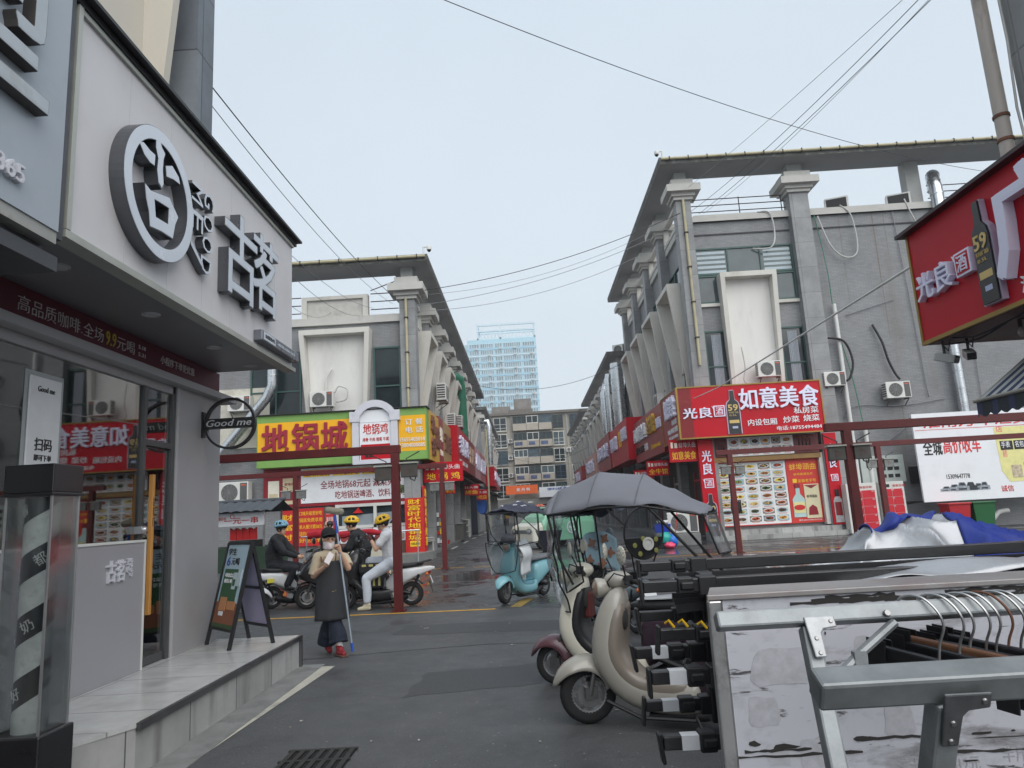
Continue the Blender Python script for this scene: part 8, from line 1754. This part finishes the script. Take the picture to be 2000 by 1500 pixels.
q = MB(); T = lambda s, x, y, a, b: q.text(s, o0 + uu * x * Wd + vv * y * Hd + nn_ * .009, a * Wd, b * Hd, uu, vv, .002, .02)
T('学生', .10, .87, .36, .085); T('元喝', .32, .75, .34, .085); onp('lettering', q, black_m)
q = MB(); T('6', .12, .74, .15, .11); onp('number', q, M('blue print', rgb(50, 80, 170), .5))
q = MB(); T('喝奶放盒盒', .18, .60, .36, .05); T('做朋友啦', .18, .53, .34, .05); onp('white_lettering', q, paper_w)
onp('cup_print', pan(.56, .70, .46, .66, .013), M('cup print', rgb(190, 206, 214), .4)); onp('cup_print', pan(.73, .88, .50, .70, .014), M('cup print', rgb(190, 206, 214), .4)); onp('cup_label', pan(.58, .68, .50, .58, .015), M('green poster field', (.1, .2, .1))); onp('orange_shape', pan(.20, .48, .20, .36, .012), M('tan print shape', rgb(196, 136, 90), .5)); onp('orange_shape', pan(.52, .86, .22, .32, .012), M('tan print shape', rgb(196, 136, 90), .5)); onp('white_shape', pan(.24, .42, .14, .19, .013), paper_w)
q = MB(); a, b, c, d = rl_.lerp(tl_, .18), rr_.lerp(tr_, .18), rr_.lerp(tr_, .98), rl_.lerp(tl_, .98); q.add([a, b, c, d], [(3, 2, 1, 0)]); obj('rear_panel', q, M('lavender backing', rgb(176, 168, 194), .6), t, solid=.006)
# ---------------------------------------------------------------- stall cart, clothes rack, folded canopy and tarp in front on the right
def worn_panel():
    m = M('worn white panel', rgb(188, 188, 196), .38, var=.04, scale=1.5); n, l = m.node_tree.nodes, m.node_tree.links; b = n['Principled BSDF']; geo = n.new('ShaderNodeNewGeometry')
    src = b.inputs['Base Color'].links[0].from_socket
    for (sc_v, s_, lo, hi, col, amt) in (((1, 1, 3.2), 1.9, .565, .70, (.09, .085, .08), .85), ((1.5, 1, 9), 3.2, .60, .645, (.03, .028, .026), .9), ((2, 2, 2.2), 4.5, .55, .72, rgb(140, 140, 146), .55)):
        mp = n.new('ShaderNodeMapping'); mp.inputs['Scale'].default_value = sc_v; l.new(geo.outputs['Position'], mp.inputs[0]); nz = n.new('ShaderNodeTexNoise'); nz.inputs['Scale'].default_value = s_; nz.inputs['Detail'].default_value = 9; nz.inputs['Roughness'].default_value = .68; nz.inputs['Distortion'].default_value = .4; l.new(mp.outputs[0], nz.inputs['Vector'])
        mr = n.new('ShaderNodeMapRange'); mr.inputs[1].default_value = lo; mr.inputs[2].default_value = hi; mr.inputs[4].default_value = amt; l.new(nz.outputs[0], mr.inputs[0]); mx = n.new('ShaderNodeMixRGB'); mx.inputs[2].default_value = (*col, 1); l.new(mr.outputs[0], mx.inputs[0]); l.new(src, mx.inputs[1]); src = mx.outputs[0]
    l.new(src, b.inputs['Base Color']); return m
steel = M('dull stainless', (.42, .41, .40), .38, .85, var=.2, scale=6, dirt=((.10, .08, .07), .6, 7), rvar=.15)
galv = M('galvanised tube', (.27, .29, .30), .45, .45, var=.25, scale=12, dirt=((.24, .24, .23), .5, 20), rvar=.12, bump=.06, bscale=120)
ct = W('stall_cart', 'battered stall cart with stained white panel and stainless edges', 'cart', (1.6, 2.5, 0))
x0, yF, zT = .545, 2.3, 1.36
q = MB(); q.prism([(x0, yF + .02), (3.6, yF + .02), (3.6, 2.5), (x0 + .06, 2.5)], (0, 0, .42), (1, 0, 0), (0, 1, 0), (0, 0, zT - .432)); obj('body', q, steel, ct)
q = MB(); q.prism([(x0 - .012, yF - .012), (3.6, yF - .012), (3.6, 2.51), (x0 + .05, 2.51)], (0, 0, zT - .01), (1, 0, 0), (0, 1, 0), (0, 0, .01)); q.box(x0 - .013, 3.6, yF - .016, yF - .002, zT - .014, zT + .003); obj('top_edge', q, M('rust tinged steel', rgb(150, 147, 146), .45, .4, var=.15, dirt=(rgb(120, 70, 66), .5, 4)), ct, bevel=.003)
wp = worn_panel()
q = MB(); q.box(x0 + .035, 3.6, yF - .004, yF + .019,   .40, zT - .016); pn = obj('front_panel', q, wp, ct)
q = MB(); q.box(x0 - .01, x0 + .033, yF - .012, yF + .02, .42, zT - .015); obj('corner_strip', q, M('dirty bright steel', (.5, .5, .5), .3, .9, var=.2, dirt=((.08, .07, .06), .7, 9)), ct, bevel=.006)
fad = M('faded print', rgb(174, 174, 180), .5, var=.16, scale=30, dirt=(rgb(188, 188, 196), .95, 16)); fadt = M('faded print text', rgb(158, 158, 164), .5, var=.05)
for (a, b, c, d) in ((.64, .84, 1.08, 1.20), (.62, .72, .97, 1.06), (.66, .74, .86, .93), (.76, .84, .84, .94), (.96, 1.06, 1.13, 1.22), (1.02, 1.12, .92, 1.02)):
    q = MB(); n2 = 14; pts = [(a + (b - a) * (.5 + .5 * max(-1, min(1, 1.3 * math.cos(i * 6.283 / n2))) * random.uniform(.8, 1)), c + (d - c) * (.5 + .5 * max(-1, min(1, 1.3 * math.sin(i * 6.283 / n2))) * random.uniform(.8, 1))) for i in range(n2)]; q.prism(pts, (0, yF - .0045, 0), (1, 0, 0), (0, 0, 1), (0, -.0006, 0)); sub('faded_photo', q, fad, pn, ct)
q = MB()
for s, a, c, w2, h2 in (('12元', .68, .79, .10, .045), ('芝士 小12元 大14元', .84, .79, .28, .045), ('芝士蛋糕小12元', 1.05, .82, .24, .045), ('半斤 八两橙16元', 1.36, .84, .27, .045), ('芋圆 红豆', 1.0, 1.14, .24, .07), ('奶茶', 1.4, 1.08, .2, .08)): q.text(s, (a, yF - .0045, c), w2, h2, YF, (0, 0, 1), .0006, .01)
sub('faded_lettering', q, fadt, pn, ct)
q = MB(); random.seed(21); tear = M('torn dark patch', (.028, .026, .024), .8, var=.3)
for k in range(46):
    a = random.uniform(.62, 2.2); c = random.choice((random.uniform(.6, 1.3), random.uniform(.78, .86), random.uniform(.9, .93))); w2 = random.uniform(.01, .10) * random.random(); h2 = random.uniform(.002, .009)
    q.prism([(a + w2 * math.cos(i * .785) * random.uniform(.6, 1.2), c + h2 * math.sin(i * .785) * random.uniform(.5, 1.3)) for i in range(8)], (0, yF - .0052, 0), (1, 0, 0), (0, 0, 1), (0, -.0004, 0))
for k in range(16):
    a = random.uniform(.6, 1.9); b = a + random.uniform(.08, .35); c = random.uniform(1.315, 1.337); n2 = 9
    q.prism([(a + (b - a) * i / n2, c + random.uniform(.001, .009)) for i in range(n2 + 1)] + [(b - (b - a) * i / n2, c - random.uniform(.0, .010)) for i in range(n2 + 1)], (0, yF - .0050 - k * .00002, 0), (1, 0, 0), (0, 0, 1), (0, -.0004, 0))
for (a, b, c) in ((.60, .80, .905), (.58, .95, .89), (.95, 1.2, .925), (1.22, 1.5, .875), (.66, .74, .775), (1.0, 1.12, .755)):
    n2 = 10; q.prism([(a + (b - a) * i / n2, c + random.uniform(.001, .007)) for i in range(n2 + 1)] + [(b - (b - a) * i / n2, c - random.uniform(.001, .006)) for i in range(n2 + 1)], (0, yF - .0056, 0), (1, 0, 0), (0, 0, 1), (0, -.0004, 0))
o = sub('torn_patch', q, tear, pn, ct); o['kind'] = 'stuff'
q = MB(); q.box(x0 - .10, x0 + .0, yF + .1, 2.6, .66, .70); q.box(x0 - .1, x0 - .06, yF + .1, yF + .14, .0, .66); obj('side_shelf', q, steel, ct, bevel=.004)
q = MB(); q.box(x0 - .12, x0 - .015, 2.55, 2.6, .05, .66); obj('blue_leg', q, M('blue steel', rgb(54, 92, 140), .5), ct)
for xx in (.8, 3.2): q = MB(); q.lathe([(0, -.04), (.17, -.04), (.19, 0), (.17, .04), (0, .04)], (xx, 2.45, .19), (0, 1, 0), 20); obj('wheel', q, black_r, ct)
# folded canopy: square telescopic legs lying on each other
fc = W('folded_canopy', 'folded black canopy frame with white banded leg ends lying behind the cart', 'canopy frame', (1.5, 2.9, 0))
legb = M('black enamel tube', (.016, .016, .018), .35, var=.15, coat=.2); bandw = M('white tape', rgb(214, 216, 220), .5)
random.seed(9)
for i, (xe, y, z, sz, wh, xr) in enumerate(((.44, 3.15, 1.385, .046, 0, 2.6), (.40, 2.85, 1.335, .05, 0, 2.7), (.40, 3.0, 1.205, .045, 0, .9), (.44, 2.80, 1.165, .05, 0, .9), (.37, 3.0, 1.065, .05, 1, .9), (.395, 2.80, 1.015, .056, 1, .9), (.39, 2.98, .87, .046, 1, .9), (.415, 2.78, .795, .056, 1, .9))):
    q = MB(); q.box(xe + .02, xe + .16, y - sz * .42, y + sz * .42, z - sz * .42, z + sz * .42); q.box(xe + .155, xr, y - sz / 2, y + sz / 2, z - sz / 2, z + sz / 2); lg_ = obj('leg', q, legb, fc, bevel=.004)
    q = MB(); q.cbox((xe + .012, y, z - .018), (.014, sz * .95, .105), 0, R(random.uniform(-8, 8))); sub('foot_plate', q, black_m, lg_, fc, bevel=.005)
    q = MB(); q.box(xe + .15, xe + .21, y - sz * .62, y + sz * .62, z - sz * .62, z + sz * .62); q.box(xe + .23, xe + .30, y - sz * .7, y + sz * .7, z - sz * .8, z + sz * .66); q.cbox((xe + .185, y - sz * .7, z), (.05, .02, .03)); sub('leg_clamp', q, black_m, lg_, fc, bevel=.006)
    if wh: q = MB(); q.box(xe + .085, xe + .148, y - sz * .44, y + sz * .44, z - sz * .44, z + sz * .44); sub('white_band', q, bandw, lg_, fc)
for y, z0, z1 in ((2.83, .76, 1.12), (2.98, .80, 1.37), (2.86, 1.12, 1.33)):
    q = MB(); q.box(.66, .72, y - .035, y + .035, z0, z1); q.box(.72, .76, y - .02, y + .02, z0 + .04, z1 - .04); obj('corner_bracket', q, black_m, fc, bevel=.008)
q = MB()
for k in range(3): q.bar((.55, 2.9 + k * .03, 1.24 + k * .02), (1.5, 2.84 + k * .04, 1.31 - k * .03), .012, .03)
q.bar((.6, 2.98, 1.30), (2.4, 3.05, 1.31), .03); q.bar((.6, 3.07, 1.345), (2.5, 3.1, 1.345), .03); obj('scissor_bar', q, legb, fc)
q = MB()
for (x, y, z) in ((.48, 2.77, 1.21), (.53, 2.77, 1.21), (.60, 2.77, 1.20)): q.tube([(x, y, z), (x + .01, y - .015, z + .012), (x + .03, y - .01, z - .015)], .005, 6)
obj('yellow_pull', q, M('yellow pull', rgb(220, 176, 30), .5), fc)
# tarp thrown over it
silv, bluet = M('silver tarp coating', (.40, .41, .43), .38, .45, var=.08, scale=6, rvar=.1, bump=.12, bscale=50), M('blue tarp cloth', rgb(26, 48, 132), .6, var=.12, scale=8, bump=.2, bscale=120)
def th(x, y):
    k = x - 2.02; sx = .26 if k < 0 else .48
    n1, n2 = noise.noise(V((x * 3.2, y * 3.2, .3))), noise.noise(V((x * 7, y * 6, 4.1)))
    pk = math.exp(-(k / sx) ** 2 - ((y - 3.65) / .26) ** 2); lobe = math.exp(-((x - 1.70) / .17) ** 2 - ((y - 3.70) / .15) ** 2)
    fold = math.sin(11 * (x * .7 + y * 1.3) + 4 * n1) * .5 + .5; crease = 1 - abs(noise.noise(V((x * 5 + y * 3, y * 4 - x * 2, 9))))
    h = 1.265 + .235 * pk + .13 * lobe + .040 * fold ** 2 * (1 - .6 * pk) + .085 * (crease ** 5 - .4) * (1 - .6 * pk) + .018 * n1 + .007 * n2
    return h - .16 * max(0, 1.58 - x) - .05 * max(0, x - 2.5) - .16 * max(0, 3.25 - y) - (1.2 * (y - 3.85) if y > 3.85 else 0)
tp = W('tarpaulin', 'crumpled silver tarpaulin with blue outside heaped on the folded canopy', 'tarpaulin', (2, 3.5, 1.25))
xb = lambda y: 2.09 - .30 * (3.65 - y) - .25 * max(0, y - 3.62)
def sil_f(u_, v_): y = 3.05 + .82 * v_ + .03 * noise.noise(V((u_ * 7, v_ * 3, 5))); x0_ = 1.40 + .06 * noise.noise(V((v_ * 7, 1, 2))); x = x0_ + (xb(y) - x0_) * u_; return (x, y, th(x, y))
def blu_f(u_, v_): y = 3.02 + 1.0 * v_; x = xb(y) + (2.95 - xb(y)) * u_; return (x, y, th(x, y) + .004 + .012 * math.sin(math.pi * min(1, u_ * 8)) * (u_ < .125))
q = MB(); q.grid(sil_f, 70, 70); obj('silver_side', q, silv, tp, smooth=True, angle=180)
q = MB(); q.grid(blu_f, 60, 60); obj('blue_side', q, bluet, tp, smooth=True, angle=180, solid=.006)
q = MB(); q.grid(lambda u_, v_: (1.67 + .36 * u_, 3.66 + .06 * u_ + .07 * math.cos(v_ * 3.9) + .02 * math.sin(u_ * 13), th(1.67 + .36 * u_, 3.71) + .004 + .030 * math.sin(v_ * 3.4) * (1.2 - .6 * u_) + .012 * math.sin(u_ * 17 + v_ * 4)), 30, 14); obj('blue_fold', q, bluet, tp, smooth=True, angle=180, solid=.006)
q = MB(); q.grid(lambda u_, v_: (1.15 + 1.5 * u_, 2.70 + .25 * v_ + .02 * math.sin(u_ * 11), 1.335 + .035 * math.sin(u_ * 3.2) * math.sin(v_ * 3.14) + .012 * math.sin(u_ * 17 + v_ * 5) - .06 * max(0, .15 - u_) * 4 + .02 * u_), 50, 10); obj('loose_flap', q, silv, tp, smooth=True, angle=180, solid=.004)
q = MB(); q.grid(lambda u_, v_: (2.0 + .95 * u_, 2.78 + .12 * v_ - .05 * math.sin(v_ * 3.1), 1.37 - .09 * v_ * v_ + .03 * math.sin(v_ * 3.14 + u_) + .03 * u_), 30, 10); obj('blue_flap', q, bluet, tp, smooth=True, angle=180, solid=.005)
# clothes rack
rk = W('clothes_rack', 'folding galvanised clothes rack with crossed legs in front of the cart', 'clothes rack', (1.2, 1.6, 0))
ra, rb_, fa, fb = V((.458, 1.9, 1.345)), V((2.4, 1.9, 1.352)), V((.452, 1.25, 1.335)), V((2.2, 1.25, 1.345))
ld, fd_ = V((0, -.42, -.907)), V((0, .42, -.907))
def sq(p, q_, n_, wd, mat, name, parent=rk, bev=.006, hh=None):
    b = MB(); b.bar(p, q_, wd, hh or wd, n_); return obj(name, b, mat, parent, bevel=bev)
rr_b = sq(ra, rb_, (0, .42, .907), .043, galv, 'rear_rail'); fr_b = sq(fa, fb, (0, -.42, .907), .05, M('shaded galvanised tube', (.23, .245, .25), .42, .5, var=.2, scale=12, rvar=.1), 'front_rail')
for xx in (.69, 2.1): sq(V((xx, 1.9, 1.32)), V((xx - .1, 1.9, 1.32)) + ld * 1.42, (1, 0, 0), .042, galv, 'leg')
for xx in (.66, 1.95): sq(V((xx, 1.25, 1.31)), V((xx, 1.25, 1.31)) + fd_ * 1.40, (1, 0, 0), .042, galv, 'leg')
q = MB(); q.tube([V((.90, 1.88, 1.325)), V((.80, 1.865, 1.26)), V((.70, 1.84, 1.19))], .012, 8); q.cbox((.79, 1.855, 1.25), (.03, .02, .03)); obj('brace', q, galv, rk, smooth=True)
def lbr(p, n_, along, down, m, nm):
    q = MB(); p, n_, along, down = V(p), V(n_), V(along), V(down)
    q.prism([(-.018, .014), (.058, .014), (.058, -.014), (.024, -.018), (.016, -.028), (.014, -.085), (-.014, -.085)], p, along, -down, n_ * .006); b_ = obj(nm, q, m, rk, bevel=.005)
    q = MB()
    for a, c in ((.046, 0), (0, -.04), (0, -.075)): q.lathe([(.0055, .006), (.004, .009), (0, .009)], p + along * a - down * c, n_, 12)
    o = obj('bolt', q, M('bolt steel', (.3, .3, .3), .4, .9), rk); o.parent = b_
lbr((.69, 1.873, 1.335), (0, -.907, .42), (1, 0, 0), (0, -.42, -.907), M('zinc plate', (.36, .37, .38), .42, .5, var=.2, scale=30), 'corner_plate'); lbr((.66, 1.222, 1.315), (0, -.907, -.42), (1, 0, 0), (0, .42, -.907), M('worn steel plate', rgb(96, 98, 100), .5, .5, var=.3, scale=18), 'corner_plate')
q = MB(); q.lathe([(.009, 0), (.007, .006), (0, .006)], (.88, 1.872, 1.348), (0, -.907, .42), 12); obj('rivet', q, M('bolt steel'), rk)
def cat(P):
    P = [V(p) for p in P]; out = []
    for i in range(len(P) - 1):
        p0, p1, p2, p3 = P[max(0, i - 1)], P[i], P[i + 1], P[min(len(P) - 1, i + 2)]
        for k in range(5): t_ = k / 5; out.append(.5 * ((2 * p1) + (p2 - p0) * t_ + (2 * p0 - 5 * p1 + 4 * p2 - p3) * t_ ** 2 + (3 * p1 - p0 - 3 * p2 + p3) * t_ ** 3))
    return out + [P[-1]]
wire_h, wood = M('hanger wire', (.42, .42, .42), .3, .95, var=.2), M('worn wood', rgb(104, 70, 48), .6, var=.25, scale=14)
for i, (xx, wood_, tw_) in enumerate(((.97, 0, .42), (1.02, 0, .40), (1.045, 1, .5), (1.085, 0, .44), (1.11, 0, .5), (1.14, 0, .46), (1.17, 0, .5), (1.19, 0, .55))):
    t = W('coat_hanger', ('black clip hanger hooked nearest the rack corner', 'black clip hanger hooked second from the rack corner', 'brown wooden hanger between the black clip hangers', 'black hanger right of the brown wooden one', 'black hanger in the middle of the hanger row', 'black hanger with a rusty hook', 'black hanger right beside the rusty hook', 'last black hanger of the row on the rear rail')[i], 'hanger', (xx, 1.9, 1.3), 'hangers on the rear rail of the clothes rack')
    q = MB(); q.tube(cat([(xx - .035, 1.93, 1.335), (xx - .03, 1.925, 1.372), (xx - .01, 1.905, 1.384), (xx + .012, 1.88, 1.376), (xx + .03, 1.858, 1.345), (xx + .036, 1.855, 1.31), (xx + .026, 1.865, 1.27), (xx + .02, 1.87, 1.225)]), .0035, 6); obj('hook', q, rust if i == 5 else wire_h, t, smooth=True)
    d = V((tw_, -.85, -.08)).normalized(); c = V((xx + .02, 1.87, 1.212 + .012 * (i % 3))); q = MB(); q.bar(c - d * .19, c + d * .19, .022, .042); obj('bar', q, wood if wood_ else black_m, t, bevel=.006)
    for sg in (-1, 1):
        q = MB(); e = c + d * .165 * sg; s2 = d.cross(V((0, 0, 1))).normalized()
        for a in (-1, 1): q.add([e - d * .028 + s2 * a * .012 + V((0, 0, .035)), e + d * .028 + s2 * a * .012 + V((0, 0, .035)), e + d * .024 + s2 * a * .022 + V((0, 0, -.05)), e - d * .024 + s2 * a * .022 + V((0, 0, -.05))], [(0, 1, 2, 3)])
        obj('clip', q, black_m if i != 6 else white_pl, t, solid=.005)
    q = MB(); q.tube([c - d * .19 + V((0, 0, .012)), c - d * .21, c - d * .19 - V((0, 0, .02))], .003, 5); obj('clip_wire', q, wire_h, t)

# ---------------------------------------------------------------- wires overhead
WN = [('long dark cable sagging across the whole sky', (-1.6, 11, 10.9), (17.5, 24, 12.6), .55, .012, wire_m), ('dark cable dropping from the upper left shop to the left eave', (-4.7, 10, 8.62), (-5.2, 29.4, 10.95), .25, .016, wire_m), ('second cable beside the one dropping to the left eave', (-4.7, 10.1, 8.3), (-5.4, 29.4, 10.8), .4, .011, wire_g),
      ('thin line falling from the shop roof to the left parapet', (-4.5, 9, 6.9), (-6.2, 29.2, 10.6), .5, .010, wire_g), ('thin line next to the one on the left parapet', (-4.5, 9.1, 6.75), (-6.8, 29.2, 10.3), .6, .010, wire_g), ('slack thin line ending on the white parapet panel', (-4.5, 9.2, 6.5), (-8.0, 29.1, 10.5), .9, .010, wire_g),
      ('upper cable spanning the street between both eaves', (-4.3, 28.8, 11.1), (7.5, 30, 14.4), .5, .022, wire_m), ('middle cable spanning the street between both eaves', (-4.3, 28.9, 10.5), (7.5, 30.1, 13.9), .55, .016, wire_g), ('lower slack cable spanning the street between both eaves', (-4.3, 28.7, 10.2), (7.5, 30.2, 13.5), .8, .014, wire_g), ('fourth thin cable spanning the street between both eaves', (-4.3, 28.7, 10.9), (7.5, 30.2, 14.3), .75, .012, wire_g),
      ('dark cable rising steeply over the right roof', (8.0, 30.2, 14.5), (8.4, 12, 11.2), .25, .013, wire_m), ('second dark cable rising steeply over the right roof', (8.4, 30.2, 14.4), (8.55, 12, 11.1), .2, .013, wire_m), ('thin cable rising over the right roof further left', (7.9, 30.2, 15.6), (7.9, 12, 11.0), .1, .010, wire_g), ('grey cable rising over the right roof beside the dark pair', (8.6, 30.2, 14.4), (8.8, 12, 11.4), .3, .010, wire_g),
      ('distant cable crossing between the far terraces', (-3.8, 50, 10.9), (6.6, 46, 10.9), 1.0, .022, wire_m), ('low distant cable crossing before the apartment block', (-4, 72, 8.2), (6.6, 80, 9.6), 1.2, .022, wire_m), ('second low distant cable before the apartment block', (-4, 78, 7.0), (6.6, 75, 8.0), 1.0, .022, wire_m), ('third low distant cable before the apartment block', (-4, 85, 9.0), (6.6, 88, 7.2), .8, .022, wire_m)]
for lab, a, b, d, r_, m in WN:
    q = MB(); q.tube(sag(a, b, d, 28), r_ * .7, 5); single('overhead_wire', q, m, lab, 'cable', 'overhead cables', smooth=True)
# ---------------------------------------------------------------- damp air
hz = bpy.data.materials.new('damp air'); hz.use_nodes = True
hn, hl_ = hz.node_tree.nodes, hz.node_tree.links; hn.remove(hn['Principled BSDF'])
pv = hn.new('ShaderNodeVolumePrincipled'); pv.inputs['Color'].default_value = (0.93, 0.96, 1, 1); pv.inputs['Density'].default_value = 0.0006; pv.inputs['Anisotropy'].default_value = 0.2
hl_.new(pv.outputs[0], hn['Material Output'].inputs['Volume'])
q = MB(); q.box(-204, 204, -44, 424, -1.0, 92)
o = obj('haze', q, hz); o['kind'] = 'stuff'
sc.cycles.volume_bounces = 1
# helper marks used while building are dropped
for o in bpy.data.objects:
    for k in ('_w',):
        if k in o: del o[k]
